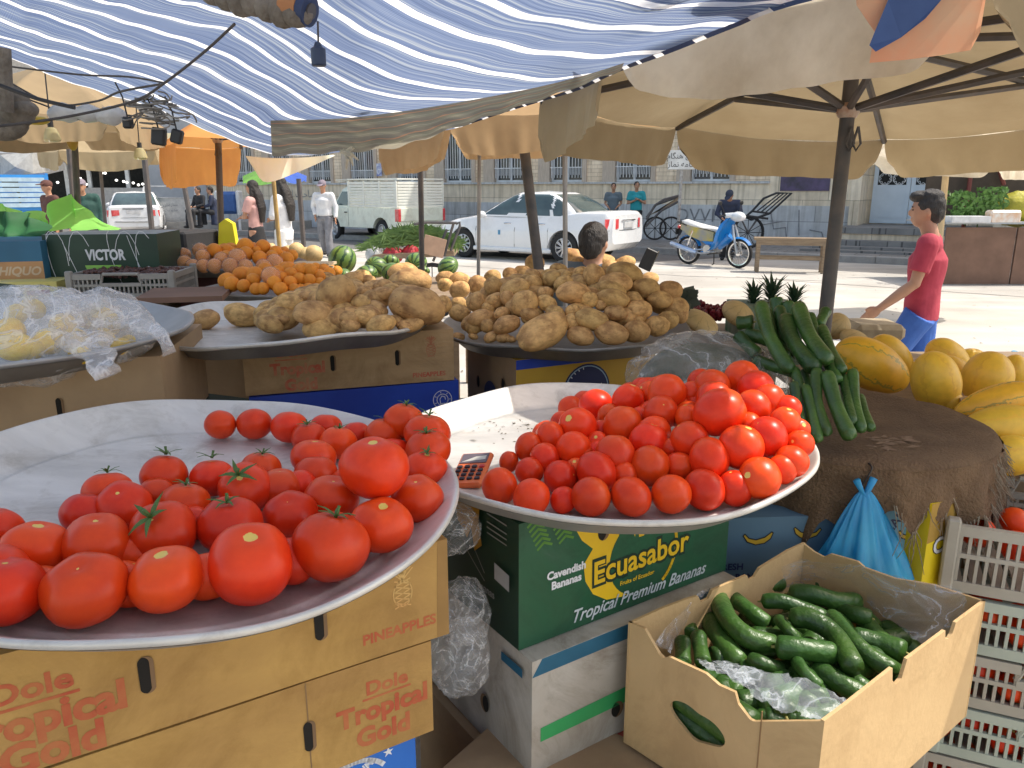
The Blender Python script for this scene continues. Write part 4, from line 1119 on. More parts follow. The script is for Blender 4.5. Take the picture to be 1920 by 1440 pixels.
parasol('parasol', 'bright orange parasol with a deep side flap beside the striped awning', P_([(300, 272, 5.6), (452, 276, 6.2), (560, 266, 6.6), (640, 262, 5.6), (520, 250, 4.9), (330, 255, 4.9)]), at(450, 190, Y=5.7), m_orange, [.27, .0, .0, .0, .0, .27], .03,
  pole=(at(408, 235, Y=5.5), at(417, 500, Y=5.5)), hub=at(408, 262, Y=5.5), pr=.022)
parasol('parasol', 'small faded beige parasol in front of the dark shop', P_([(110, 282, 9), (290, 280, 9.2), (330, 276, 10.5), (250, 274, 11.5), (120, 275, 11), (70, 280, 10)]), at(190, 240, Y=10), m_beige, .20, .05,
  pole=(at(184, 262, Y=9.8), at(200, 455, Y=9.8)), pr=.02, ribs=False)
m_sheet = M('sunlit_white_sheet', (.95, .93, .82), .8, col2=(.90, .90, .66), nscale=4, trans=.75)
ws = MB()
tl_ = [(460, 292), (500, 296), (560, 296), (625, 290)]; bl_ = [(478, 320), (500, 342), (560, 322), (628, 292)]
ws.grid(lambda u, v: at(*crom(tl_, u).lerp(crom(bl_, u), v), Y=5.2 + .05 * math.sin(u * 9)), 20, 6)
tag(ws.build('sheet', m_sheet, origin=at(540, 300, Y=5.2)), 'pale sunlit sheet hanging below the dark flap of the awning', 'sheet')
kn = MB()
for (x0, y0, x1, y1) in ((640, 285, 668, 296), (645, 282, 662, 310), (650, 284, 664, 278), (648, 286, 649, 318), (640, 284, 672, 300)):
 kn.tube([at(x0, y0, Y=4.1), at((x0 + x1) / 2 + 3, (y0 + y1) / 2 - 3, Y=4.05), at(x1, y1, Y=4.1)], [.012, .010, .004], 6)
tag(kn.build('knotted_rag', M('cream_rag', (.7, .68, .58), .9, nscale=20), origin=at(648, 285, Y=4.1)), 'cream rag knotted at the lower corner of the awning flap', 'rag')
fp = P_([(455, 342, 14), (530, 335, 13), (572, 337, 14), (575, 330, 15.5), (520, 325, 16), (455, 330, 15.5)])
mg, mr_, mb_ = M('green_parasol_cloth', (.25, .55, .12), .8, trans=.5), M('red_parasol_cloth', (.75, .16, .12), .8, trans=.5), M('blue_parasol_cloth', (.06, .14, .55), .8, trans=.4)
dp = thing('parasol', 'distant parasol with green, red and blue panels behind the women', 'parasol', at(515, 440, Y=14.5))
ap = at(515, 305, Y=14.5)
for (i, j, mt) in ((0, 1, mg), (1, 2, mb_), (2, 3, mb_), (3, 4, mr_), (4, 5, mg), (5, 0, mg)):
 m_ = MB(); m_.grid(lambda u, v: ap.lerp(fp[i].lerp(fp[j], u), v) - Vector((0, 0, .25 * v * v * 4 * u * (1 - u) * .3)), 6, 6); m_.build('panel', mt, dp)
m_ = MB(); m_.tube([ap, at(516, 440, Y=14.5)], .025, 8); m_.build('pole', m_pole, dp)
# ------------------------------------------------------------------ loose poles
def pole(x0, y0, x1, y1, Y0, Y1, r, label, mat=None, name='pole', g=None, floor=True):
 a, c = at(x0, y0, Y=Y0), at(x1, y1, Y=Y1)
 if floor and c.z > .02:
  k = (c.z - .01) / (a.z - c.z); c = c + (c - a) * k
 mb = MB(); mb.tube([a, c], r, 10)
 return tag(mb.build(name, mat or m_pole, origin=c), label, 'pole', g)
pole(788, 285, 791, 480, 4.9, 4.9, .017, 'thin dark upright pole in front of the pickup bed')
pole(899, 270, 897, 512, 4.6, 4.6, .011, 'slim grey steel rod in front of the door of the nearest white car', M('grey_steel', (.33, .32, .32), .4, metal=.6))
pole(1059, 275, 1060, 480, 4.4, 4.4, .014, 'thin grey pole in front of the rear door of the nearest white car', M('grey_steel', (0, 0, 0)))
pole(268, 270, 285, 432, 7.5, 7.5, .026, 'grey pole between the older white car and the dumpster')
pole(343, 335, 362, 440, 8.5, 8.5, .026, 'dark leaning pole in front of the dumpster')
pole(560, 335, 570, 470, 7.2, 7.2, .022, 'leaning dark pole between the second woman and the man in the cap')
pole(128, 272, 137, 380, 6.5, 6.5, .018, 'dark pole in front of the unlit shop at the left')
p_y = pole(512, 330, 524, 462, 6.8, 6.8, .018, 'yellowish wooden stick standing in front of the woman in the white tunic', M('yellow_wood', (.48, .33, .10), .7, col2=(.25, .17, .08), nscale=8))
p_w = pole(1776, 300, 1768, 385, 9.0, 9.0, .035, 'pale wooden post behind the boy', M('pale_wood', (.52, .40, .24), .7, nscale=5))
# ------------------------------------------------------------------ trays
m_alu = M('scratched_aluminium', (.73, .705, .66), .45, col2=(.53, .51, .475), nscale=4, stretch=(1, 3, 1), metal=.4, detail=8, bump=.12, bscale=7, spec=.5, grime=.35, gscale=9)
m_aludark = M('dull_dark_aluminium', (.30, .285, .265), .55, col2=(.19, .175, .16), nscale=7, metal=.5, detail=8)
def tray(c, zr, Rr, label, mat=None, h=.045, dent=.004, under=None, seed=0, tilt=None):
 z0 = zr - h
 prof = [(0, 0), (Rr * .4, 0), (Rr * .79, .0), (Rr * .80, .0022), (Rr * .815, .0022), (Rr * .825, .0), (Rr * .845, .002), (Rr * .87, .008), (Rr * .955, h * .72), (Rr * .975, h * .84), (Rr * .99, h * .97), (Rr, h), (Rr * 1.008, h * .97), (Rr * 1.010, h * .86), (Rr * 1.0, h * .76)]
 t = thing('tray', label, 'tray', (c[0], c[1], z0))
 if tilt: t.rotation_euler = tilt
 def fn(p, a):
  k = (math.hypot(p.x, p.y) / Rr) ** 3
  p = p * 1.0
  p.z += k * dent * (math.sin(a * 3 + seed) + .6 * math.sin(a * 5 + seed * 2) + .3 * math.sin(a * 9 + seed)) ; q = 1 + .004 * k * math.sin(a * 4 + seed)
  p.x *= q; p.y *= q; return p
 b = MB(); b.lathe([(0.0005, .0)] + prof[1:], 128, (0, 0, 0), fn=fn)
 me = b.mesh('pan', mat or m_alu); o = bpy.data.objects.new('pan', me); C.objects.link(o); o.parent = t
 pr2 = [(Rr * .999, h * .74), (Rr * .95, h * .60), (Rr * .865, -.004), (Rr * .80, -.006), (.0005, -.006)]
 b = MB(); b.lathe(pr2, 128, (0, 0, 0), fn=fn); me = b.mesh('underside', under or m_aludark); o = bpy.data.objects.new('underside', me); C.objects.link(o); o.parent = t
 return t
T1 = dict(c=(-.4715, 1.0555), z=1.137, R=.386); T2 = dict(c=(.172, 1.446), z=1.082, R=.398); T3 = dict(c=(-.625, 2.19), z=1.200, R=.415)
T4 = dict(c=(.178, 2.53), z=1.112, R=.405); T5 = dict(c=(-1.245, 1.69), z=1.245, R=.50); T6 = dict(c=(-1.345, 3.86), z=1.19, R=.32); T7 = dict(c=(-1.0, 3.3), z=1.145, R=.31)
tray(T1['c'], T1['z'], T1['R'], 'large aluminium tray of big tomatoes with green stalks, nearest at the left', seed=1, tilt=(.04, .07, 0), under=M('tray_side_grey', (.42, .40, .38), .5, metal=.5, nscale=6))
tray(T2['c'], T2['z'], T2['R'], 'aluminium tray of small stalkless tomatoes standing on the green banana box', seed=2.5, under=M('tray_side_grey', (0, 0, 0)))
tray(T3['c'], T3['z'], T3['R'], 'dented tray of large potatoes standing on the pineapple carton with red print', seed=4, dent=.009)
tray(T4['c'], T4['z'], T4['R'], 'dark tray under the tallest heap of potatoes', m_aludark, seed=6, dent=.006)
tray(T5['c'], T5['z'], T5['R'], 'dull tray of bagged lemons at the left edge', M('grey_aluminium', (.42, .42, .42), .5, col2=(.33, .33, .33), nscale=6, metal=.5), seed=3)
tray(T6['c'], T6['z'], T6['R'], 'small dark tray of wrapped and bare oranges, the farther of the two orange trays', m_aludark, seed=5, h=.04)
tray(T7['c'], T7['z'], T7['R'], 'small dark tray of bare oranges, the nearer of the two orange trays', m_aludark, seed=8, h=.04)
# ------------------------------------------------------------------ cartons
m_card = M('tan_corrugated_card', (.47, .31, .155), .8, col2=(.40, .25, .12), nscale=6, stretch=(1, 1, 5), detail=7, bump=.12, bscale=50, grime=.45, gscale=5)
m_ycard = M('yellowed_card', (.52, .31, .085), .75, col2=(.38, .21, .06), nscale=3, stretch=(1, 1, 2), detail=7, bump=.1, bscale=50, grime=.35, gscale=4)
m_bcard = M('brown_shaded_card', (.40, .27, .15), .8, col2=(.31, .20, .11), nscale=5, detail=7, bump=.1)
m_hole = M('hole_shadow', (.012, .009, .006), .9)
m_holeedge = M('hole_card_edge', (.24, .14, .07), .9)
m_redink = M('worn_red_ink', (.50, .07, .04), .8, col2=(.47, .22, .11), nscale=30, detail=6)
m_faded = M('faded_orange_ink', (.43, .075, .03), .8, col2=(.45, .15, .05), nscale=26, detail=6)
m_blue = M('blue_box_print', (.015, .06, .42), .55, col2=(.01, .04, .33), nscale=5)
class Box:
 """carton standing in the place: front-left and front-right top corners, height, depth"""
 def __init__(s, name, label, A, B, h, d, mat, cat='carton', top=None, group=None, dent=.0013, sidemat=None, parent_label=None, wall_name='carton_body'):
  A, B = Vector(A), Vector(B); s.A = A
  s.U = (B - A); s.U.z = 0; s.w = s.U.length; s.U.normalize(); s.N = Vector((s.U.y, -s.U.x, 0)); s.V = Vector((0, 0, 1)); s.h = h; s.d = d
  s.O = A - Vector((0, 0, h))
  s.t = thing(name, label, cat, s.O, group=group)
  mb = MB(); sd = rnd.random() * 50
  def P(x, y, z):
   p = s.O + s.U * x - s.N * y + s.V * z
   k = min(x, s.w - x) * 8; k = min(1, max(k, 0)); kz = min(1, max(0, min(z, h - z) * 14))
   o = mnoise.noise(Vector((x * 5 + sd, y * 5, z * 7))) * dent
   bulge = .004 * k * kz
   if y < .001: p = p - s.N * abs(o) * kz * .35
   if z > h - .001: p.z += mnoise.noise(Vector((x * 4 + sd, y * 4, 1))) * dent * 1.2
   return p
  nx, ny, nz = 14, 8, 7
  mb.cur = 0; mb.grid(lambda u, v: P(u * s.w, 0, v * h), nx, nz)
  mb.grid(lambda u, v: P((1 - u) * s.w, d, v * h), nx, nz)
  mb.cur = 1
  mb.grid(lambda u, v: P(0, d * (1 - u), v * h), ny, nz); mb.grid(lambda u, v: P(s.w, d * u, v * h), ny, nz)
  mb.cur = 2
  mb.grid(lambda u, v: P(u * s.w, d * v, h), nx, ny); mb.grid(lambda u, v: P(u * s.w, d * (1 - v), 0), nx, ny)
  s.mats = [mat, sidemat or mat, top or mat]
  s.o = mb.build(wall_name, s.mats, s.t, auto=40)
 def F(s, u, v, off=.0055): return s.O + s.U * u + s.V * v + s.N * (off - .0054)
 def L(s, u, v, off=.003): return s.O - s.N * u + s.V * v - s.U * off
 def hole(s, u, v, rw=.009, rh=.024, side='F', round_=False):
  mb = MB(); f = s.F if side == 'F' else s.L; X = s.U if side == 'F' else -s.N
  q = f(u, v, .0062); n = 20; pts = []
  for k in range(n):
   a = 2 * math.pi * k / n; cx, cy = math.cos(a), math.sin(a)
   x = rw * cx; y = (rh * cy) if round_ else (math.copysign(max(0, rh - rw), cy) + rw * cy)
   pts.append(q + X * x + s.V * y)
  mb.cur = 0; mb.add(pts, [tuple(range(n))])
  mb.cur = 1; off = (s.N if side == 'F' else -s.U) * .0006
  mb.add([p + off for p in pts[-5:] + pts[:6]] + [p + off - X * rw * .55 for p in (pts[-5:] + pts[:6])[::-1]], [tuple(range(22))])
  mb.build('hand_hole', [m_hole, m_holeedge], s.t, smooth=False)
 def text(s, items, mat, side='F', off=.0058, name='lettering'):
  mb = MB()
  for it in items:
   tx, u, v, size = it[:4]; kw = it[4] if len(it) > 4 else {}
   letter(mb, tx, (s.F if side == 'F' else s.L)(u, v, off), s.U if side == 'F' else s.N * -1 if side == 'L2' else s.N, s.V, size, **kw)
  return mb.build(name, mat, s.t, smooth=False)
 def poly(s, pts, mat, off=.0057, name='printed_panel', side='F'):
  mb = MB(); f = s.F if side == 'F' else s.L
  for P in (pts if isinstance(pts[0][0], (tuple, list)) else [pts]): mb.add([f(u, v, off) for u, v in P], [tuple(range(len(P)))])
  return mb.build(name, mat, s.t, smooth=False)
 def lines(s, segs, mat, r=.0012, off=.0058, name='printed_lines', side='F'):
  mb = MB(); f = s.F if side == 'F' else s.L; X = s.U if side == 'F' else -s.N
  for P in segs:
   for (a, c) in zip(P, P[1:]):
    a, c = Vector((*a, 0)), Vector((*c, 0)); d = (c - a)
    if d.length < 1e-6: continue
    d.normalize(); n = Vector((-d.y, d.x, 0)) * r; a = a - d * r * .5; c = c + d * r * .5
    q = [a + n, a - n, c - n, c + n]; mb.add([f(p.x, p.y, off) for p in q], [(0, 1, 2, 3)])
  return mb.build(name, mat, s.t, smooth=False)
def circ(u, v, r, n=28, ry=None, a0=0, a1=360): return [(u + r * math.cos(R(a0 + (a1 - a0) * k / n)), v + (ry or r) * math.sin(R(a0 + (a1 - a0) * k / n))) for k in range(n if a1 - a0 == 360 else n + 1)]
def pineapple(bx, u, v, s, mat):
 L_ = [circ(u, v, s * .42, 20, s * .6) + [(u + s * .42, v)]]
 for k in (-.5, -.25, 0, .25, .5):
  L_.append([(u - s * .35, v + s * k - s * .12), (u + s * .35, v + s * k + s * .12)]); L_.append([(u - s * .35, v + s * k + s * .12), (u + s * .35, v + s * k - s * .12)])
 for a in (-50, -30, -12, 8, 26, 48): L_.append([(u, v + s * .6), (u + s * .9 * math.sin(R(a)) * .7, v + s * (.6 + .7 * math.cos(R(a))))]); L_.append([(u, v + s * .9), (u + s * .5 * math.sin(R(a)), v + s * (.9 + .35 * math.cos(R(a))))])
 bx.lines(L_, mat, s * .03, name='printed_pineapple')
def dole(bx, u, v, k, mat, cut_=None, gold=True):
 """the red carton print: word mark, underline, two further lines"""
 bx.text([('Dole', u, v + .045 * k, .036 * k, dict(bold=.05, sx=1.15)), ('Tropical', u + .004 * k, v + .004 * k, .046 * k, dict(bold=.035, spacing=1.05)), ('Gold', u + .006 * k, v - .036 * k, .046 * k, dict(bold=.035, spacing=1.05))], mat)
 bx.poly([(u - .048 * k, v + .026 * k), (u + .042 * k, v + .026 * k), (u + .042 * k, v + .0295 * k), (u - .048 * k, v + .0295 * k)], mat, name='underline')
A = Vector((-.603, .713, 1.058)); B = Vector((-.094, 1.029, 1.058)); U_ = (B - A).normalized()
d1 = Box('carton', 'yellowed pineapple carton directly under the near tomato tray', B - U_ * .64, B, .154, .36, m_ycard)
d1.text([('Dole', .118, .104, .036, dict(bold=.03, sx=1.15)), ('Tropical', .122, .062, .053, dict(bold=.04)), ('Gold', .130, .019, .053, dict(bold=.04))], m_faded)
d1.poly([(.068, .083), (.164, .083), (.164, .087), (.068, .087)], m_faded, name='underline')
d1.hole(.234, .079, .009, .025); d1.hole(.448, .079, .009, .025)
d1.text([('PINEAPPLES', .562, .032, .022, dict(bold=.03))], m_faded); pineapple(d1, .568, .088, .034, M('very_faded_ink', (.60, .30, .10), .8, col2=(.60, .38, .13), nscale=18))
d1.poly([(.62, 0), (.64, 0), (.64, .154), (.624, .154)], M('dark_card_fold', (.36, .20, .06), .8), name='corner_fold')
A2, B2 = B - U_ * .62 + Vector((.0, .0, -.158)), B + Vector((-.026, -.013, -.158))
d2 = Box('carton', 'second yellowed pineapple carton from the top of the near left stack', A2, B2, .154, .36, m_ycard)
w_ = d2.w
d2.text([('Dole', w_ - .072, .110, .030, dict(bold=.03, sx=1.1)), ('Tropical', w_ - .078, .073, .042, dict(bold=.04)), ('Gold', w_ - .080, .033, .042, dict(bold=.04))], m_faded)
d2.poly([(w_ - .11, .0925), (w_ - .035, .0925), (w_ - .035, .096), (w_ - .11, .096)], m_faded, name='underline')
d2.hole(w_ - .188, .07, .0085, .024)
d2.lines([[(w_ - .189, .0), (w_ - .189, .153)]], M('card_seam', (.30, .18, .08), .9), .0009, name='seam')
d3 = Box('carton', 'bright blue carton below the two yellowed pineapple cartons', A2 + Vector((0, .03, -.157)), B2 + Vector((-.03, .01, -.157)), .14, .36, M('sky_blue_print', (.01, .16, .60), .5, col2=(.01, .13, .52), nscale=3))
d3.lines([circ(d3.w - .10, .060, .06, 20, a0=40, a1=150)], M('white_print', (.8, .8, .82), .6), .004); d3.text([('★', d3.w - .045, .115, .02)], M('white_print', (0, 0, 0)))
d3.text([('PREMIUM', d3.w - .10, .095, .016, dict(rot=.5, bold=.03))], M('white_print', (0, 0, 0)))
z = .593
for i in range(2):
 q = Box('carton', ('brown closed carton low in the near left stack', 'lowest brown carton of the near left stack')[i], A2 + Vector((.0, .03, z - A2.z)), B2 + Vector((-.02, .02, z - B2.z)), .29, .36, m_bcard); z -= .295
LA = Vector((-1.60, 1.30, 1.196)); LB_ = at(300, 668, z=1.196); LB_.z = 1.196
lx = Box('carton', 'plain brown carton with one hand hole under the tray of bagged lemons', Vector((LB_.x - .58, LB_.y - .10, 1.196)), LB_, .20, .42, m_bcard)
lx.hole(.58 - .205, .095, .008, .022)
z = .99
for i in range(3):
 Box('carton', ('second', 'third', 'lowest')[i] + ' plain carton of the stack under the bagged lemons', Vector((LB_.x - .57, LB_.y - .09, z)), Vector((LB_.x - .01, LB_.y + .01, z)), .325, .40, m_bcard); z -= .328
M1 = at(452, 640, z=1.151); M2 = at(850, 617, z=1.151)
mb_ = Box('carton', 'tan pineapple carton with crisp red print under the dented potato tray', M1, M2, .152, .38, m_card)
w_ = mb_.w
mb_.text([('Dole', .125, .112, .033, dict(bold=.035, sx=1.15)), ('Tropical', .142, .066, .044, dict(bold=.045)), ('Gold', .148, .020, .044, dict(bold=.045))], m_redink)
mb_.poly([(.082, .091), (.168, .091), (.168, .0945), (.082, .0945)], m_redink, name='underline')
mb_.hole(.238, .075, .008, .023); mb_.hole(.42, .078, .008, .023)
pineapple(mb_, w_ - .068, .094, .032, M('thin_red_ink', (.45, .14, .07), .8, col2=(.44, .22, .11), nscale=26)); mb_.text([('PINEAPPLES', w_ - .075, .022, .019, dict(bold=.03))], m_redink)
q = Box('carton', 'shaded brown carton with a round hole behind the printed pineapple carton', M1 + Vector((-.20, .12, 0)), M1 + Vector((-.002, .04, 0)), .17, .3, m_bcard); q.hole(.05, .10, .013, .014, round_=True)
bb = Box('carton', 'deep blue carton with a round white emblem under the printed pineapple carton', M1 + Vector((.01, -.005, -.155)), M2 + Vector((.012, .006, -.155)), .20, .38, m_blue)
m_wp = M('white_print', (0, 0, 0))
eu, ev = bb.w - .05, .145
bb.lines([circ(eu, ev, .028, 24) + [(eu + .028, ev)], circ(eu, ev, .017, 20) + [(eu + .017, ev)]], m_wp, .0011)
bb.lines([[(eu - .006, ev - .012), (eu - .008, ev + .002), (eu - .002, ev + .011), (eu + .007, ev + .008), (eu + .009, ev)], [(eu - .006, ev - .012), (eu + .008, ev - .012)]], m_wp, .0012)
for k in range(14):
 a = 360 * k / 14; bb.lines([[(eu + .0205 * math.cos(R(a)), ev + .0205 * math.sin(R(a))), (eu + .0245 * math.cos(R(a)), ev + .0245 * math.sin(R(a)))]], m_wp, .001) if k % 2 == 0 else None
cu_, cv_ = bb.w - .155, .045
bb.poly(circ(cu_, cv_, .075), M('navy_print', (.01, .02, .10), .5), name='emblem'); bb.lines([circ(cu_, cv_, .075) + [(cu_ + .075, cv_)]], M('gold_print', (.6, .42, .08), .5), .0014, off=.0062)
for k, ch in enumerate('SELECTED'):
 a = 128 - k * 11; bb.text([(ch, cu_ + .060 * math.cos(R(a)), cv_ + .060 * math.sin(R(a)), .013, dict(bold=.03, rot=R(a - 90)))], m_wp, off=.0062)
bb.lines([circ(cu_, cv_ + .0, .030, 16, a0=20, a1=160)], M('gold_print', (0, 0, 0)), .003, off=.0063)
z = .793
for i in range(2):
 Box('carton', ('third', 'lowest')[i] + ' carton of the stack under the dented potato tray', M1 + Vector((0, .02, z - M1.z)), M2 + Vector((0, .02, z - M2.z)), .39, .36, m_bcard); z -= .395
K1 = Vector((.012, 2.205, 1.062)); K2 = Vector((.46, 2.43, 1.062))
m_yel = M('golden_yellow_print', (.60, .36, .03), .6, col2=(.52, .30, .03), nscale=4)
kb = Box('carton', 'yellow and navy banana carton under the potato heap, script lettering on its round badge', K1, K2, .22, .36, m_yel, sidemat=m_bcard)
m_nv = M('navy_print', (0, 0, 0))
kb.poly([(0, .19), (kb.w, .19), (kb.w, .219), (0, .219)], m_blue, name='top_band')
kb.poly(circ(.245, .10, .085, 32), m_nv, name='badge'); kb.lines([circ(.245, .10, .078, 32) + [(.323, .10)]], M('pale_blue_print', (.35, .5, .65), .6), .0018, off=.0063)
kb.text([('Colosita', .25, .095, .056, dict(shear=.35, bold=.0, rot=.10, sx=.85))], m_wp, off=.0066)
for k in range(9): 
 a = 205 - k * 13; kb.lines([[(.245 + .070 * math.cos(R(a)), .10 + .070 * math.sin(R(a))), (.245 + .075 * math.cos(R(a)), .10 + .075 * math.sin(R(a)))]], m_wp, .0016, off=.0064)
kb.hole(.335, .055, .011, .012, round_=True); kb.hole(.08, .13, .012, .02, side='L', round_=True); kb.poly(circ(.17, .07, .05, 20), m_nv, side='L', name='side_badge', off=.0035); kb.hole(.26, .1, .012, .02, side='L', round_=True)
z = .838
for i in range(2):
 Box('carton', ('dark lettered carton second below the potato heap', 'lowest carton under the potato heap')[i], K1 + Vector((-.15 if i == 0 else 0, .03, z - K1.z)), K2 + Vector((0, .03, z - K2.z)), .41, .36, M('dark_navy_card', (.03, .045, .10), .6) if i == 0 else m_bcard); z -= .415
m_grn = M('deep_green_print', (.012, .105, .045), .45, col2=(.010, .075, .034), nscale=1.6, stretch=(1, 1, 4), coat=.2, grime=.35, gscale=7)
G1 = Vector((.011, 1.140, 1.030)); gu = Vector((.83, .555, 0)).normalized(); G2 = G1 + gu * .505
gb = Box('banana_carton', 'deep green banana carton with yellow lettering under the tray of small tomatoes', G1, G2, .228, .38, m_grn, sidemat=M('dark_green_side_print', (.014, .05, .025), .5, col2=(.01, .03, .018), nscale=3))
m_yb = M('bright_yellow_print', (.80, .52, .015), .5, col2=(.70, .42, .01), nscale=6); m_lg = M('leaf_green_print', (.10, .26, .03), .6)
gb.poly([[(.105, .228), (.11, .20), (.13, .165), (.155, .143), (.135, .118), (.14, .085), (.158, .055), (.19, .034), (.23, .028), (.27, .038), (.25, .052), (.225, .06), (.21, .09), (.21, .12), (.215, .16), (.23, .20), (.235, .228)]], m_yb, name='yellow_shape', off=.0057)
gb.poly(circ(.272, .100, .078, 36), m_grn, name='green_circle', off=.0060); gb.lines([circ(.272, .100, .087, 30, a0=-50, a1=72)], m_yb, .0035, off=.0061, name='yellow_arc')
gb.poly([[(.252, .140), (.240, .165), (.250, .190), (.260, .190), (.256, .165)], [(.262, .137), (.259, .165), (.264, .190), (.280, .190), (.284, .160), (.274, .137)], [(.286, .142), (.298, .165), (.296, .190), (.285, .190), (.288, .165)]], m_yb, name='yellow_leaf', off=.0064)
mbx = MB(); letter(mbx, 'Ecuasabor', gb.F(.273, .094, .0065), gb.U, gb.V, .066, bold=.085, width=.243, rot=.02); mbx.build('lettering_outline', M('black_green_outline', (.005, .03, .015), .6), gb.t, smooth=False)
mbx = MB(); letter(mbx, 'Ecuasabor', gb.F(.273, .094, .0069), gb.U, gb.V, .061, bold=.02, width=.233, rot=.02); mbx.build('lettering', m_yb, gb.t, smooth=False)
gb.text([('Fruits of Ecuador', .262, .056, .012, dict(bold=.02))], m_yb, off=.0066)
gb.text([('Cavendish', .098, .118, .020, dict(bold=.04)), ('Bananas', .098, .098, .020, dict(bold=.04)), ('of Ecuador', .455, .205, .018, dict(bold=.03)), ('Fruits', .455, .222, .015, dict(bold=.03))], m_wp, off=.0066)
gb.text([('Tropical Premium Bananas', .275, .024, .034, dict(shear=.4, bold=.015, width=.33, rot=.0))], M('pale_grey_print', (.55, .6, .62), .6), off=.0068)
lv = []
for (u0, v0) in ((.03, .228), (.075, .228), (.40, .215), (.43, .20)):
 for k in range(6):
  lv.append([(u0 + .004 * k, v0 - .009 * k), (u0 + .004 * k + .016, v0 - .009 * k - .007)]); lv.append([(u0 + .004 * k, v0 - .009 * k), (u0 + .004 * k - .013, v0 - .009 * k - .010)])
gb.lines(lv, m_lg, .0022, name='printed_leaves')
gb.hole(.178, .168, .013, .015, round_=True)
gb.poly([(.02, .10), (.065, .105), (.065, .135), (.02, .13)], M('dirty_white_print', (.42, .41, .40), .7), side='L', name='white_label')
gb.poly([[(.11, .228), (.20, .228), (.19, .17), (.155, .145), (.14, .17), (.13, .13), (.105, .15), (.115, .19)]], M('amber_print', (.55, .27, .02), .6), side='L', name='amber_shape')
gb.lines([[(.10, .10), (.14, .14)], [(.10, .085), (.16, .12)], [(.03, .215 - .012 * 0), (.09, .215)], [(.03, .20), (.09, .20)], [(.03, .19), (.09, .19)], [(.03, .18), (.09, .18)]], M('dull_white_print', (.28, .28, .26), .7), .0012, side='L', off=.0042)
gb.text([('Bananas', .10, .07, .02, dict(bold=.02))], M('dull_white_print', (0, 0, 0)), side='L', off=.0042)
m_wc = M('dirty_white_card', (.56, .53, .47), .75, col2=(.40, .35, .28), nscale=3.5, detail=8, grime=.6, gscale=5)
W1 = G1 + Vector((.022, -.028, -.231)); wb = Box('carton', 'dirty white carton with a green stripe under the green banana carton', W1, W1 + gu * .50, .245, .38, m_wc)
wb.poly([(.0, .215), (.50, .215), (.50, .244), (.02, .244)], M('petrol_blue_print', (.02, .13, .22), .6), name='blue_band')
wb.poly([(.018, .085), (.235, .085), (.235, .118), (.018, .112)], M('fresh_green_tape', (.05, .42, .13), .5), name='green_stripe', off=.0062)
wb.hole(.19, .078, .014, .016, round_=True); wb.hole(.14, .085, .014, .018, side='L', round_=True)
wb.text([('P', .255, .165, .075, dict(bold=.04)), ('D', .255, .105, .075, dict(bold=.04)), ('remium', .35, .165, .05, dict(bold=.03))], M('blue_black_ink', (.03, .05, .09), .7), off=.0060)
wb.poly([(.02, .205), (.085, .205), (.085, .222), (.02, .222)], M('petrol_blue_print', (0, 0, 0)), side='L', name='end_band')
W2 = W1 + Vector((-.02, .0, -.249))
q = Box('carton', 'brown carton at the very bottom between the stacks with small black lettering', W2 + Vector((-.16, -.02, .03)), W2 + Vector((-.16, -.02, .03)) + Vector((.3, -.22, 0)), .25, .3, m_bcard)
q.text([('YEMEN', .10, .19, .025, dict(bold=.02))], M('blue_black_ink', (0, 0, 0)))
q = Box('carton', 'lowest hidden carton carrying the white striped carton', W2, W2 + gu * .5, .27, .38, m_bcard)
q = Box('carton', 'floor carton below the green and white cartons', W2 - Vector((0, 0, .275)), W2 - Vector((0, 0, .275)) + gu * .5, .27, .38, m_bcard)
c_L = at(1178, 1166, z=.83); c_F = at(1546, 1352, z=.83); c_R = at(1848, 1126, z=.83); c_B = at(1506, 1016, z=.83)
m_card2 = M('clean_tan_card', (.60, .41, .20), .75, col2=(.53, .35, .165), nscale=5, detail=7, bump=.08, bscale=60, grime=.22, gscale=6)
oc = thing('open_carton', 'open tan carton full of cucumbers in a clear bag, nearest at the right', 'carton', Vector(((c_L.x + c_R.x) / 2, (c_L.y + c_R.y) / 2, .59)))
HB = .24
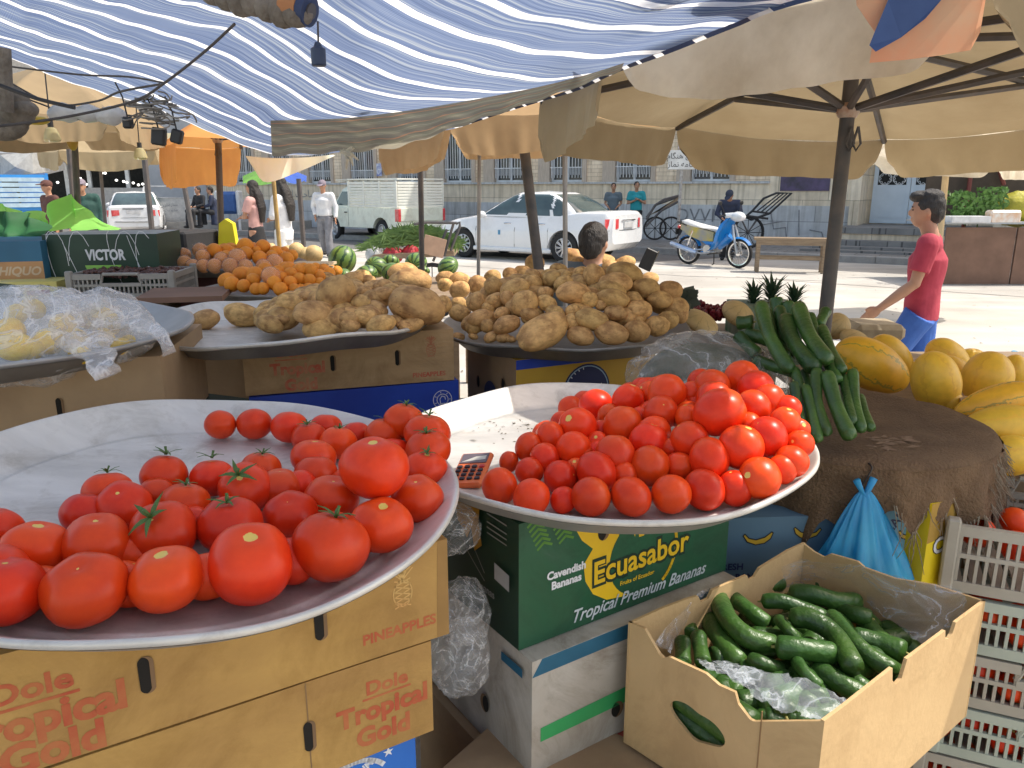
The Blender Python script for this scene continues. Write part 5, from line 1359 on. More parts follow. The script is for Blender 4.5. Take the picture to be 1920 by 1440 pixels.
def wallpanel(P, Q, prof, hole=None, name='side_panel', th=.0055):
 """card wall from P to Q with an uneven top line; prof = (u, drop)"""
 U = Q - P; w = U.length; U.normalize(); Nn = Vector((U.y, -U.x, 0)); V = Vector((0, 0, 1)); O = P - V * HB
 top = [(u * w, HB - d) for u, d in prof]
 mb = MB()
 if hole:
  hu, hv, hw, hh, ang = hole; n = 18
  ring = []
  for k in range(n):
   a = 2 * math.pi * k / n; x = math.cos(a) * hw * (1 + .12 * math.sin(3 * a)); y = math.sin(a) * hh
   ring.append((hu * w + x * math.cos(ang) - y * math.sin(ang), hv + x * math.sin(ang) + y * math.cos(ang)))
  def outer(a):
   dx, dy = math.cos(a), math.sin(a); best = 9
   poly = [(0, 0), (w, 0)] + top[::-1]
   for (x0, y0), (x1, y1) in zip(poly, poly[1:] + poly[:1]):
    ex, ey = x1 - x0, y1 - y0; den = dx * ey - dy * ex
    if abs(den) < 1e-9: continue
    t = ((x0 - hu * w) * ey - (y0 - hv) * ex) / den; s_ = ((x0 - hu * w) * dy - (y0 - hv) * dx) / den
    if t > 0 and -1e-6 <= s_ <= 1 + 1e-6: best = min(best, t)
   return (hu * w + dx * best, hv + dy * best)
  angs = sorted([math.atan2(y - hv, x - hu * w) for x, y in [(0, 0), (w, 0)] + top] + [2 * math.pi * k / 60 - math.pi for k in range(60)])
  ou = [outer(a) for a in angs]
  def inner(a):
   b = a - ang; rr = 1 / math.sqrt((math.cos(b) / hw) ** 2 + (math.sin(b) / hh) ** 2) * (1 + .10 * math.sin(3 * b)); return (hu * w + rr * math.cos(a), hv + rr * math.sin(a))
  inn = [inner(a) for a in angs]; n = len(angs)
  for off, flip in ((0, False), (-th, True)):
   vs = [O + U * x + V * y + Nn * off for x, y in ou] + [O + U * x + V * y + Nn * off for x, y in inn]
   mb.add(vs, [((i, (i + 1) % n, n + (i + 1) % n, n + i) if not flip else (n + i, n + (i + 1) % n, (i + 1) % n, i)) for i in range(n)])
  for lst in (ou, inn):
   vs = [O + U * x + V * y for x, y in lst] + [O + U * x + V * y - Nn * th for x, y in lst]
   mb.add(vs, [(i, (i + 1) % n, n + (i + 1) % n, n + i) for i in range(n)])
 else:
  poly = [(0, 0), (w, 0)] + top[::-1]
  mb.prism(poly, -th, 0, (O, U, V, Nn))
 me = mb.mesh(name, m_card2, False); fixnormals(me)
 return from_mesh(name, me, [], oc)
e = .0
wallpanel(c_L, c_F, [(0, 0), (.02, 0), (.10, -.002), (.17, .012), (.19, .030), (.22, .034), (.245, .026), (.45, .022), (.52, .030), (.60, .028), (.62, .045), (.68, .060), (.70, .060), (.74, .048), (.78, .040), (1, 0)], (.42, .118, .052, .026, -.12))
wallpanel(c_F, c_R, [(0, 0), (.10, .0), (.36, -.004), (.37, .02), (.40, .035), (.43, .03), (.45, .0), (.70, .0), (.71, .018), (.74, .024), (.76, .018), (.775, .0), (1, 0)])
wallpanel(c_R, c_B, [(0, 0), (.25, .0), (.45, .012), (.62, .010), (.66, .002), (.82, .004), (.86, .016), (.92, .012), (1, 0)])
wallpanel(c_B, c_L, [(0, 0), (.12, .0), (.30, .010), (.33, .024), (.36, .026), (.38, .012), (.58, .010), (.60, .024), (.64, .024), (.66, .008), (.72, .004), (.84, .0), (1, 0)])
mb = MB(); z0 = .83 - HB + .004; mb.add([Vector((p.x, p.y, z0)) for p in (c_L, c_F, c_R, c_B)] + [Vector((p.x, p.y, z0 - .004)) for p in (c_L, c_F, c_R, c_B)], [(0, 1, 2, 3), (7, 6, 5, 4)]); mb.build('bottom_panel', m_card2, oc, smooth=False)
mb = MB(); U = (c_F - c_L).normalized(); Nn = Vector((U.y, -U.x, 0)); q = c_L + U * .255
mb.tube([q + Nn * .0005 + Vector((0, 0, -.035)), q + Nn * .0005 + Vector((0, 0, -HB))], .0012, 4); mb.build('crease', M('card_seam', (0, 0, 0)), oc)
q = Box('carton', 'red-topped dark green carton under the open cucumber carton', c_L + Vector((-.085, .03, -HB - .012)), c_L + (c_F - c_L) * 1.0 + Vector((-.10, -.06, -HB - .012)), .23, .30, M('dark_green_leaf_print', (.03, .07, .03), .5, col2=(.015, .03, .015), nscale=9), top=M('faded_red_lid', (.42, .07, .045), .6, nscale=5))
q.lines([[(.02, .21), (.10, .15), (.2, .17)], [(.05, .19), (.08, .11)]], m_wp, .0012)
q = Box('carton', 'yellow and red carton at the bottom right corner', c_F + Vector((.02, .06, -HB - .01)), c_R + Vector((-.13, -.02, -HB - .01)), .25, .3, M('bright_yellow_print', (0, 0, 0)))
q.poly([(0, 0), (.05, 0), (.24, .25), (.19, .25)], M('crimson_print', (.5, .02, .02), .5))
Box('carton', 'hidden floor carton under the red-topped carton', c_L + Vector((-.06, .03, -HB - .245)), c_F + Vector((-.1, -.05, -HB - .245)), .33, .4, m_bcard)
m_cy = M('pale_cyan_print', (.16, .36, .48), .6, col2=(.13, .31, .42), nscale=3); m_by = M('banana_yellow', (.70, .42, .03), .6)
def banana(bx, u, v, s, flip=1, side='F'):
 o_ = [(u + flip * s * x, v + s * y) for x, y in ((-1, .25), (-.9, .4), (-.6, .08), (-.1, -.05), (.5, .12), (.95, .5), (1.05, .42), (.9, .0), (.5, -.32), (-.1, -.42), (-.7, -.2))]
 bx.poly(o_, m_by, name='printed_banana', off=.0060, side=side); bx.lines([o_ + o_[:1]], M('black_print', (.02, .02, .02), .6), .0012, off=.0063, side=side)
Q1 = Vector((.44, 1.53, .865)); Q2 = Vector((.74, 1.55, .865))
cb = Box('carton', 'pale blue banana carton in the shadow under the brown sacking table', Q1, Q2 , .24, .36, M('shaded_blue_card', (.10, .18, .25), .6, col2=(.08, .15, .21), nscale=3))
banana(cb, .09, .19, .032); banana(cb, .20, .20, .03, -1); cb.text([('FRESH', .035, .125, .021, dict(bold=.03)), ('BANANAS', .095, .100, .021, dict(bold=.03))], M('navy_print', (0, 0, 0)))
Q3 = Vector((.75, 1.525, .925)); Q4 = Vector((.865, 1.535, .925))
cb2 = Box('carton', 'light cyan banana carton behind the blue plastic bag', Q3, Q4, .26, .06, m_cy)
banana(cb2, .11, .16, .03); banana(cb2, .12, .08, .025, -1); cb2.text([('BANANAS', .07, .19, .03, dict(bold=.02, rot=1.0))], M('navy_print', (0, 0, 0)), off=.006)
Q5 = Vector((.870, 1.490, .915)); Q6 = Vector((.975, 1.545, .915))
cy_ = Box('carton', 'bright yellow carton with white outlined lettering between the blue bag and the crates', Q5, Q6, .22, .06, M('lemon_yellow_print', (.75, .58, .01), .5, col2=(.68, .5, .01), nscale=3))
cy_.poly([(0, .13), (.119, .14), (.119, .22), (0, .22)], M('ochre_print', (.42, .25, .04), .6), name='ochre_band')
cy_.hole(.075, .05, .006, .012)
mbx = MB(); letter(mbx, 'Chiki', cy_.F(.075, .125, .0064), cy_.U, cy_.V, .05, bold=.07, rot=.25); mbx.build('lettering_outline', M('black_print', (0, 0, 0)), cy_.t, smooth=False)
mbx = MB(); letter(mbx, 'Chiki', cy_.F(.075, .125, .0068), cy_.U, cy_.V, .05, bold=.03, rot=.25); mbx.build('lettering', m_wp, cy_.t, smooth=False)
for i, (a_, c_, z, lab) in enumerate(((Q1, Q2, .69, 'brown carton under the shaded blue banana carton'), (Q1, Q2, .37, 'floor carton under the shaded blue banana carton'), (Q3, Q6, .70, 'brown carton under the cyan and yellow cartons'), (Q3, Q6, .36, 'floor carton under the cyan and yellow cartons'))):
 Box('carton', lab, Vector((a_.x, a_.y + .02, z)), Vector((c_.x, c_.y + .04, z)), .32, .34, m_bcard)
# ------------------------------------------------------------------ sacking covered round table
m_sack = M('brown_sacking', (.19, .115, .06), .95, col2=(.12, .07, .037), nscale=9, bump=.6, bscale=160, detail=8)
tb = thing('round_table', 'round table covered in frayed brown sacking under the stacked cucumbers', 'table', (.83, 1.83, 0))
TC = Vector((.83, 1.83, 1.0)); TR = .325
mb = MB()
def topfn(p, a):
 r_ = math.hypot(p.x, p.y); p.z += .006 * mnoise.noise(Vector((p.x * 9, p.y * 9, 0))) - .05 * max(0, r_ / TR - .93); return p
mb.lathe([(.001, 0), (.1, 0), (.2, 0), (.28, 0), (.31, -.001), (.322, -.006), (.328, -.015)], 72, TC, fn=topfn)
def skirt(u, v):
 a = 2 * math.pi * u; fold = math.sin(a * 11) * .010 + math.sin(a * 23 + 1) * .006
 ln = .13 + .10 * mnoise.noise(Vector((math.cos(a) * 2.2, math.sin(a) * 2.2, 5))) + .02 * math.sin(a * 31)
 rr = .328 + fold * v + .012 * v + .008 * mnoise.noise(Vector((a * 9, v * 4, 0)))
 return TC + Vector((math.cos(a) * rr, math.sin(a) * rr, -.015 - ln * v))
mb.grid(skirt, 180, 10)
mb.build('sacking_cover', m_sack, tb, auto=0)
fr_ = MB()
for i in range(420):
 a = rnd.random() * 2 * math.pi; q = skirt(a / (2 * math.pi), 1)
 d_ = Vector((rnd.uniform(-.03, .03), rnd.uniform(-.03, .03), -rnd.uniform(.02, .08)))
 fr_.tube([q + Vector((0, 0, .01)), q + d_ * .5 + Vector((rnd.uniform(-.008, .008), 0, 0)), q + d_], [.0012, .001, .0006], 4)
for i in range(240):
 a = rnd.uniform(-.9, .5); q = skirt((a % (2 * math.pi)) / (2 * math.pi), rnd.uniform(0, .9)); 
 fr_.tube([q, q + Vector((math.cos(a) * rnd.uniform(.01, .03), math.sin(a) * .02, -rnd.uniform(.01, .05)))], [.0011, .0005], 4)
fr_.build('frayed_fringe', M('frayed_threads', (.19, .13, .08), .95, col2=(.35, .30, .22), nscale=20), tb)
mb = MB(); mb.tube([TC + Vector((0, 0, -.03)), Vector((TC.x, TC.y, .02))], .03, 10); mb.lathe([(0, .0), (.2, .0), (.2, .02), (0, .03)], 24, (TC.x, TC.y, .0)); mb.lathe([(0, -.04), (.30, -.04), (.30, -.02), (0, -.02)], 40, TC)
mb.build('pedestal', m_pole, tb)
mb = MB(); q = at(1628, 868, Y=1.52); P = [q, q + Vector((.004, -.01, -.008)), q + Vector((-.010, -.015, -.035)), q + Vector((-.018, -.012, -.055)), q + Vector((-.012, -.010, -.068)), q + Vector((0, -.01, -.06))]
mb.tube([crom(P, i / 16) for i in range(17)], .0022, 6); tag(mb.build('hook', M('dark_wire', (.05, .045, .04), .4, metal=.7), origin=q), 'bent wire hook on the front of the sacking table', 'hook')
m_bag = M('blue_film', (.03, .38, .75), .3, col2=(.08, .55, .85), nscale=9, stretch=(3, 3, 1), trans=.45, spec=.7)
bg = MB(); top_ = at(1622, 922, Y=1.50)
def bagf(u, v):
 a = 2 * math.pi * u; w_ = .012 + .085 * v ** .8; fold = 1 + .22 * math.sin(a * 7 + v * 2) * v + .10 * math.sin(a * 13)
 return top_ + Vector((math.cos(a) * w_ * fold * 1.0 + .012 * v, math.sin(a) * w_ * .4 * fold, -.20 * v + .012 * math.sin(a * 3) * v))
bg.grid(bagf, 72, 20); bg.tube([top_ + Vector((-.02, 0, .025)), top_ + Vector((0, 0, -.01)), top_ + Vector((.015, 0, .03))], .008, 8)
tag(bg.build('plastic_bag', m_bag, origin=top_, auto=0), 'thin bright blue plastic bag hanging below the sacking table', 'plastic bag')
# ------------------------------------------------------------------ plastic crates
def crate(name, label, loc, rz, w, d, h, mat, group=None, cat='crate', nx=13, style=0):
 t = thing(name, label, cat, loc, rz, group=group, world_coords=False)
 th = .012
 def wall(cx, cy, L_, ang, handle):
  mb = MB(); Mx = Matrix.Rotation(ang, 4, 'Z'); Tm = Matrix.Translation((cx, cy, 0)) @ Mx; m_ = MB()
  n = max(6, int(L_ / .017))
  m_.box((0, 0, .012), (L_, th, .024)); m_.box((0, 0, h * .55), (L_, th * .9, .010))
  topz = h - .012
  if handle:
   m_.box((-L_ * .34, 0, topz), (L_ * .30, th * 1.3, .022)); m_.box((L_ * .34, 0, topz), (L_ * .30, th * 1.3, .022)); m_.box((0, 0, h - .045), (L_ * .40, th * 1.2, .014))
   m_.tube([(-L_ * .2, 0, h - .04), (-L_ * .17, 0, h - .002), (L_ * .17, 0, h - .002), (L_ * .2, 0, h - .04)], .007, 8)
  else: m_.box((0, 0, topz), (L_, th * 1.3, .022))
  for i in range(n + 1):
   x = -L_ / 2 + L_ * i / n; zt = h - .045 if (handle and abs(x) < L_ * .2) else topz
   m_.box((x, 0, (.02 + zt) / 2), (.0065, th * .7, zt - .02))
  mb.merge(m_, Tm); mb.build('side', mat, t, smooth=False)
 wall(0, -d / 2, w, 0, True); wall(0, d / 2, w, math.pi, True); wall(-w / 2, 0, d, -math.pi / 2, False); wall(w / 2, 0, d, math.pi / 2, False)
 mb = MB()
 for i in range(12): mb.box((-w / 2 + w * (i + .5) / 12, 0, .006), (w / 12 * .7, d, .006))
 mb.build('base', mat, t, smooth=False)
 for sx in (-1, 1):
  for sy in (-1, 1):
   mb = MB(); mb.box((sx * (w / 2), sy * (d / 2), h / 2 + .006), (.026, .026, h + .012), bev=.004); mb.build('corner_post', mat, t)
 return t
bp_ = Matrix.Rotation(R(-24), 3, 'Z'); bu = bp_ @ Vector((1, 0, 0)); bo = Vector((1.235, 1.555, .98)) + bp_ @ Vector((0, .23, 0))
for i in range(3): Box('carton', ('top', 'middle', 'bottom')[i] + ' plain brown carton of the pile behind the right-hand crates', bo - bu * .2 - Vector((0, 0, .33 * i)), bo + bu * .5 - Vector((0, 0, .33 * i)), .325, .3, m_bcard)  # cartons added to block sun shining through the crate slots
m_cr = M('grey_green_crate_plastic', (.40, .365, .30), .5, col2=(.33, .30, .24), nscale=8); m_cr2 = M('pale_green_crate_plastic', (.42, .46, .38), .5, col2=(.36, .40, .33), nscale=8)
CX, CY, CA = 1.235, 1.555, R(-24)
zs_ = [.72, .585, .455, .325, .195, .065]
for i, z in enumerate(zs_):
 lab = ('topmost grey plastic crate of tomatoes at the right edge', 'second crate from the top in the right-hand stack, pale green', 'third crate from the top in the right-hand stack, greyish', 'fourth crate from the top in the right-hand stack', 'fifth crate from the top in the right-hand stack', 'lowest crate of the right-hand stack')[i]
 crate('plastic_crate', lab, (CX + (.02 if i % 2 else 0), CY - .01 * (i % 2), z), CA, .52, .36, .125 if i else .15, m_cr if i % 2 == 0 else m_cr2, 'plastic crates of tomatoes stacked at the right')
cg = at(222, 562, Y=3.15)
crate('plastic_crate', 'grey slotted crate of dark dates in front of the dark green box', (cg.x, cg.y + .16, cg.z), R(6), .40, .30, .105, M('grey_crate_plastic', (.30, .28, .25), .6, nscale=9), None)
# ------------------------------------------------------------------ tomatoes
def tomato_material():
 m = M('tomato_skin', (.80, .040, .007), .34, col2=(.70, .026, .006), nscale=1.6, rand=.15, sss=.0, spec=.32, namt=1)
 nt, N, L, b = shader_parts(m)
 old = b.inputs['Base Color'].links[0].from_socket
 tc = N.new('ShaderNodeTexCoord'); sp = N.new('ShaderNodeSeparateXYZ'); L.new(tc.outputs['Object'], sp.inputs[0])
 ln = N.new('ShaderNodeVectorMath'); ln.operation = 'LENGTH'; cb = N.new('ShaderNodeCombineXYZ'); L.new(sp.outputs[0], cb.inputs[0]); L.new(sp.outputs[1], cb.inputs[1]); L.new(cb.outputs[0], ln.inputs[0])
 nz = N.new('ShaderNodeTexNoise'); nz.inputs['Scale'].default_value = 5; L.new(tc.outputs['Object'], nz.inputs['Vector'])
 def mth(op, a, b_=None):
  n = N.new('ShaderNodeMath'); n.operation = op
  for i, x in enumerate((a, b_)):
   if x is None: continue
   if isinstance(x, (int, float)): n.inputs[i].default_value = x
   else: L.new(x, n.inputs[i])
  return n.outputs[0]
 oi = N.new('ShaderNodeObjectInfo')
 up = mth('GREATER_THAN', sp.outputs[2], .4)
 d = mth('ADD', ln.outputs['Value'], mth('MULTIPLY', mth('SUBTRACT', nz.outputs[0], .5), .16))
 rsc = N.new('ShaderNodeMapRange'); L.new(oi.outputs['Random'], rsc.inputs[0]); rsc.inputs[3].default_value = .03; rsc.inputs[4].default_value = .19
 scar = mth('MULTIPLY', up, mth('LESS_THAN', d, rsc.outputs[0]))
 mo = N.new('ShaderNodeMapRange'); L.new(sp.outputs[2], mo.inputs[0]); mo.inputs[1].default_value = .3; mo.inputs[2].default_value = 1.0
 fr = mth('FRACT', mth('MULTIPLY', oi.outputs['Random'], 13.7))
 oam = mth('MULTIPLY', mo.outputs[0], mth('MULTIPLY', fr, .5))
 mx = N.new('ShaderNodeMixRGB'); L.new(oam, mx.inputs[0]); L.new(old, mx.inputs[1]); mx.inputs[2].default_value = (.85, .13, .015, 1)
 mx2 = N.new('ShaderNodeMixRGB'); L.new(scar, mx2.inputs[0]); L.new(mx.outputs[0], mx2.inputs[1]); mx2.inputs[2].default_value = (.78, .55, .13, 1)
 L.new(mx2.outputs[0], b.inputs['Base Color'])
 return m
m_tom = tomato_material()
m_calyx = M('green_stalk', (.09, .17, .035), .6, col2=(.06, .11, .02), nscale=40)
def tomato_mesh(seed, beef=False):
 r_ = random.Random(seed); mb = MB(); nu, nv = 28, 18; lob = r_.choice((4, 5, 6)); la = (.055 if beef else .014); ph = r_.random() * 6; sq = r_.uniform(.80, .92) if beef else r_.uniform(.93, 1.06)
 sx = r_.uniform(.96, 1.05)
 vs = []; fs = []
 for j in range(nv + 1):
  th = math.pi * j / nv
  for i in range(nu):
   a = 2 * math.pi * i / nu; s = math.sin(th)
   top = max(0, math.cos(th))
   rr = s * (1 + la * math.cos(lob * a + ph) * (.3 + .9 * top)); z = -math.cos(math.pi - th)
   z = math.cos(th) * sq
   dim = math.exp(-(th / .22) ** 2) * (.13 if beef else .07); z -= dim
   z += math.exp(-((math.pi - th) / .15) ** 2) * .03
   p = Vector((rr * math.cos(a) * sx, rr * math.sin(a) / sx, z)); n_ = 1 + .02 * mnoise.noise(p * 1.7 + Vector((seed, 0, 0)))
   vs.append(p * n_)
 fs = [(j * nu + i, (j + 1) * nu + i, (j + 1) * nu + (i + 1) % nu, j * nu + (i + 1) % nu) for j in range(nv) for i in range(nu)]
 mb.add(vs, fs); me = mb.mesh('tomato', m_tom); fixnormals(me); me.polygons.foreach_set('use_smooth', [True] * len(me.polygons)); return me
TOMB = [tomato_mesh(i, True) for i in range(5)]; TOMS = [tomato_mesh(20 + i) for i in range(6)]
def calyx_mesh(seed):
 r_ = random.Random(seed); mb = MB()
 for k in range(5):
  a = 2 * math.pi * k / 5 + r_.uniform(-.3, .3); l = r_.uniform(.38, .60); cur = r_.uniform(-.05, .28)
  pts = []
  for t in (0, .3, .6, 1): pts.append(Vector((math.cos(a) * l * t, math.sin(a) * l * t, .80 + .10 * math.sin(t * 3) * 1 + cur * t * t - .0)))
  side = Vector((-math.sin(a), math.cos(a), 0)); vs = []
  for p, w_ in zip(pts, (.03, .065, .045, .004)): vs += [p - side * w_, p + Vector((0, 0, .02)), p + side * w_]
  mb.add(vs, [(i * 3 + j, i * 3 + j + 1, i * 3 + j + 4, i * 3 + j + 3) for i in range(3) for j in range(2)])
 mb.tube([(0, 0, .78), (.02, .01, .92), (.06 * r_.uniform(-1, 1), .06, 1.08)], [.05, .035, .045], 7)
 return mb.mesh('calyx', m_calyx)
CAL = [calyx_mesh(i) for i in range(5)]
def top_tilt(tx, ty, spin):
 """rotate so that the crown leans to world (tx,ty)"""
 n = Vector((tx, ty, 1)).normalized(); return (n.to_track_quat('Z', 'Y').to_matrix() @ Matrix.Rotation(spin, 3, 'Z'))
def solve(px, py, rpx, zsurf, iters=40):
 """point on the sight line at which a ball of that apparent size rests on the surface z = zsurf(x, y)"""
 lo, hi = .4, 9.0; u = at(px, py, zc=1) - Vector((0, 0, EYE)); f = lambda t: (EYE + u.z * t) - (zsurf(u.x * t, u.y * t) + rpx * t / F)
 t = .4; prev = f(t)
 while t < 9:
  t2 = t + .02; g_ = f(t2)
  if g_ <= 0: break
  t = t2
 for _ in range(20):
  m = (t + t2) / 2
  if f(m) > 0: t = m
  else: t2 = m
 return Vector((u.x * t, u.y * t, EYE + u.z * t)), rpx * t / F
rowsL = [
        ('front row', [(-20, 1085, 74, 0, 0), (8, 1108, 76, 0, 0), (160, 1105, 77, 0, -.35), (312, 1085, 72, 0, -.1), (470, 1056, 82, 0, -.30), (620, 1024, 74, 1, .15), (716, 984, 59, 0, -.25), (781, 934, 51, 0, -.25)]),
        ('second row', [(-10, 995, 50, 0, 0), (68, 1028, 62, 0, .1), (182, 1020, 64, 0, -.1), (305, 1000, 64, 1, -.7), (431, 984, 62, 1, -.15), (545, 966, 51, 0, -.45), (622, 934, 52, 0, -.1)]),
        ('third row', [(158, 963, 44, 0, .3), (231, 950, 53, 0, -.5), (346, 944, 46, 1, .0), (461, 915, 52, 1, -.75), (524, 916, 43, 0, .1), (592, 890, 41, 0, .3), (797, 880, 42, 1, -.1)]),
        ('back row', [(202, 921, 45, 1, .3), (293, 926, 35, 0, .1), (308, 892, 45, 1, .25), (398, 896, 42, 1, .25), (489, 880, 39, 1, .05), (588, 858, 43, 0, .2), (803, 843, 43, 1, -.05)]),
        ('far rim row', [(413, 796, 31, 0, .5), (477, 795, 33, 0, .6), (543, 801, 36, 0, .5), (579, 820, 34, 1, -.1), (612, 800, 30, 0, .3), (634, 830, 35, 1, .0), (668, 815, 28, 0, .2), (719, 815, 37, 1, .0), (757, 789, 39, 1, .1), (801, 812, 44, 1, .1)])]
def inT(T, x, y): return math.hypot(x - T['c'][0], y - T['c'][1]) / T['R']
def floorL(x, y): return T1['z'] - .045 - .07 * (x - T1['c'][0]) + .04 * (y - T1['c'][1])
def surfL(x, y):
 q = inT(T1, x, y); z = floorL(x, y)
 return z + .03 * max(0, q - .88) / .12
allT = []
for rn, lst in rowsL:
 for i, (px, py, r_, st, tl) in enumerate(lst):
  P, rr = solve(px, py, r_ * .96, surfL); me = TOMB[(i * 3 + len(rn)) % 5]
  spin = rnd.random() * 6
  rot = top_tilt(rnd.uniform(-.2, .2), tl, spin) if tl else top_tilt(.1, .15, spin)
  q = place('tomato', me, P, rot, rr * 1.02)
  where = {'third row': 'middle row', 'back row': 'fourth row'}.get(rn, rn)
  size = 'large ' if r_ > 58 else 'small ' if r_ < 36 else ''
  tag(q, f"{size}tomato {'with' if st else 'without'} stalk, {nth(i, len(lst))} in the {where}, near left tray", 'tomato', 'tomatoes on the near left tray')
  allT.append((P, rr))
  if st:
   c_ = place('calyx', CAL[(i * 2 + int(px)) % 5], (0, 0, 0), parent=q)
   if px in (308, 398, 305, 461): c_.scale = (1.35, 1.35, 1.15)
P, rr = solve(702, 877, 63, lambda x, y: floorL(x, y) + .05)
tag(place('tomato', TOMB[1], P, top_tilt(.0, -.12, 1.0), rr * 1.02), 'biggest red tomato, resting on the others at the right of the near left tray', 'tomato', 'tomatoes on the near left tray')
for i, (px, py, r_) in enumerate(((240, 1095, 50), (390, 1080, 50), (545, 1052, 48), (90, 1100, 46), (668, 1012, 36), (650, 905, 34), (560, 915, 36), (740, 850, 34), (370, 980, 36), (250, 1040, 40))):
 P, rr = solve(px, py, r_, lambda x, y: floorL(x, y) - .003)
 tag(place('tomato', TOMB[i % 5], P, top_tilt(rnd.uniform(-1, 1), .5, i), rr), 'shadowed red tomato half hidden beneath the others on the near left tray', 'tomato', 'half hidden tomatoes on the near left tray')
def c2(x, y, r_): return (800 + x / 2.595, 680 + y / 2.595, r_ / 2.595)
rowsR = [
        ('front row', [(355, 600, 82), (510, 655, 86), (665, 668, 62), (800, 652, 94), (995, 652, 93), (1190, 640, 94), (1350, 618, 92), (1500, 612, 78), (1620, 560, 100), (1728, 520, 70), (1775, 480, 78), (1815, 395, 66)]),
        ('second row', [(400, 482, 48), (500, 530, 68), (575, 465, 72), (650, 558, 82), (730, 520, 55), (825, 535, 96), (960, 545, 62), (1085, 502, 94), (1225, 505, 68), (1375, 470, 96), (1530, 410, 108), (1655, 362, 96), (1800, 330, 60)]),
        ('third row', [(495, 410, 66), (600, 365, 72), (715, 420, 86), (755, 450, 60), (830, 380, 48), (915, 455, 94), (1080, 385, 92), (1190, 420, 52), (1280, 378, 88), (1560, 300, 60), (1740, 300, 78)]),
        ('fourth row', [(655, 295, 55), (735, 310, 90), (850, 330, 48), (955, 310, 94), (1105, 340, 78), (1040, 265, 50), (1140, 245, 83), (1272, 270, 62), (1590, 215, 80), (1755, 222, 64), (1665, 180, 74)]),
        ('top row', [(700, 222, 60), (770, 205, 62), (825, 212, 84), (890, 255, 55), (980, 182, 74), (1080, 145, 55), (1170, 150, 92), (1290, 150, 58), (1390, 118, 82), (1400, 180, 86), (1600, 125, 84), (1535, 78, 84)])]
def moundR(x, y):
 z = T2['z'] - .045
 dx, dy = (x - .44) / .30, (y - 1.52) / .34
 d = dx * dx + dy * dy
 h = .115 * max(0, 1 - d) ** .75
 dx, dy = (x - .16) / .20, (y - 1.42) / .22; d = dx * dx + dy * dy
 return z + max(h, .045 * max(0, 1 - d) ** .7) 
yel = {(355, 600), (575, 465), (1530, 410), (1140, 245), (1755, 222)}
for rn, lst in rowsR:
 for i, c_ in enumerate(lst):
  px, py, r_ = c2(*c_); P, rr = solve(px, py, r_ * 1.02, moundR)
  a = rnd.random() * 6.28; q = rnd.choice((.3, .8, 1.6, 3))
  tl = (math.cos(a) * q, abs(math.sin(a)) * q * rnd.choice((1, 1, -.7)))
  if c_[:2] == (1140, 245): tl = (0, -1.0)
  o_ = place('tomato', TOMS[(i + int(px)) % 6], P, top_tilt(*tl, a), (rr * 1.01, rr * 1.01, rr * rnd.uniform(1.0, 1.12)))
  tag(o_, f"small round tomato, {nth(i, len(lst))} in the {rn} on the right tray", 'tomato', 'tomatoes heaped on the right tray')
P, rr = solve(*c2(1425, 242, 116), lambda x, y: moundR(x, y) + .012)
tag(place('tomato', TOMS[2], P, top_tilt(2.0, -.2, 0), (rr, rr, rr * 1.12)), 'largest egg-shaped tomato near the top of the heap on the right tray', 'tomato', 'tomatoes heaped on the right tray')
k = 0
for i in range(90):
 x = rnd.uniform(.0, .58); y = rnd.uniform(1.13, 1.80)
 if inT(T2, x, y) > .80 or moundR(x, y) - T2['z'] + .045 < .035: continue
 k += 1
 if k > 34: break
 tag(place('tomato', TOMS[i % 6], (x, y, moundR(x, y) - .003), top_tilt(rnd.uniform(-1, 1), 1, i), .031), 'dark red tomato in the gaps deep inside the heap on the right tray', 'tomato', 'tomatoes deep inside the right-hand heap')
lf = MB()
for i in range(150):
 px = 800 + rnd.gauss(190, 75) ; py = 790 + rnd.gauss(0, 22)
 q = at(px, py, z=T2['z'] - .0445)
 if inT(T2, q.x, q.y) > .80 or q.x > .14: continue
 a = rnd.random() * 6.28; l = rnd.uniform(.0016, .006) * (2.3 if rnd.random() < .15 else 1); w_ = l * .35; d_ = Vector((math.cos(a), math.sin(a), 0)); n_ = Vector((-d_.y, d_.x, 0))
 lf.add([q - d_ * l, q + n_ * w_ + Vector((0, 0, .001)), q + d_ * l, q - n_ * w_], [(0, 1, 2, 3)])
tag(lf.build('leaf_scraps', M('dry_leaf_scraps', (.10, .085, .05), .9), origin=(0.05, 1.5, 1.04)), kind='stuff', label='scraps of dry leaf scattered over the bare part of the right tray', cat='leaf scraps')
ca = at(884, 882, z=T2['z'] - .03)
cal = thing('calculator', 'orange pocket calculator standing at the left rim of the right tray', 'calculator', ca, 0, world_coords=False)
cal.rotation_euler = (R(14), R(-8), R(-14))
m_oc = M('orange_plastic', (.72, .17, .05), .45, col2=(.65, .14, .04), nscale=6)
mb = MB(); mb.box((0, 0, 0), (.062, .105, .012), bev=.004); mb.build('casing', m_oc, cal)
mb = MB(); mb.box((0, .030, .0065), (.052, .032, .002), bev=.0008); mb.build('screen', M('dark_violet_screen', (.09, .07, .09), .15, col2=(.14, .11, .12), nscale=10), cal)
mb = MB(); mb.add([(-.022, .018, .0078), (.022, .024, .0078), (.022, .036, .0078), (.002, .034, .0078)], [(0, 1, 2, 3)]); mb.build('screen_glare', M('painted_glare', (.62, .60, .52), .3), cal, smooth=False)  # pale polygon painted on the screen as glare
for r_ in range(4):
 for c_ in range(4):
  mb = MB(); mb.box((-.021 + c_ * .014, .002 - r_ * .0125, .0072), (.0095, .008, .004), bev=.0012); mb.build('key', M('black_key', (.03, .02, .03), .5) if (r_, c_) != (0, 3) else M('red_key', (.6, .05, .05), .5), cal)
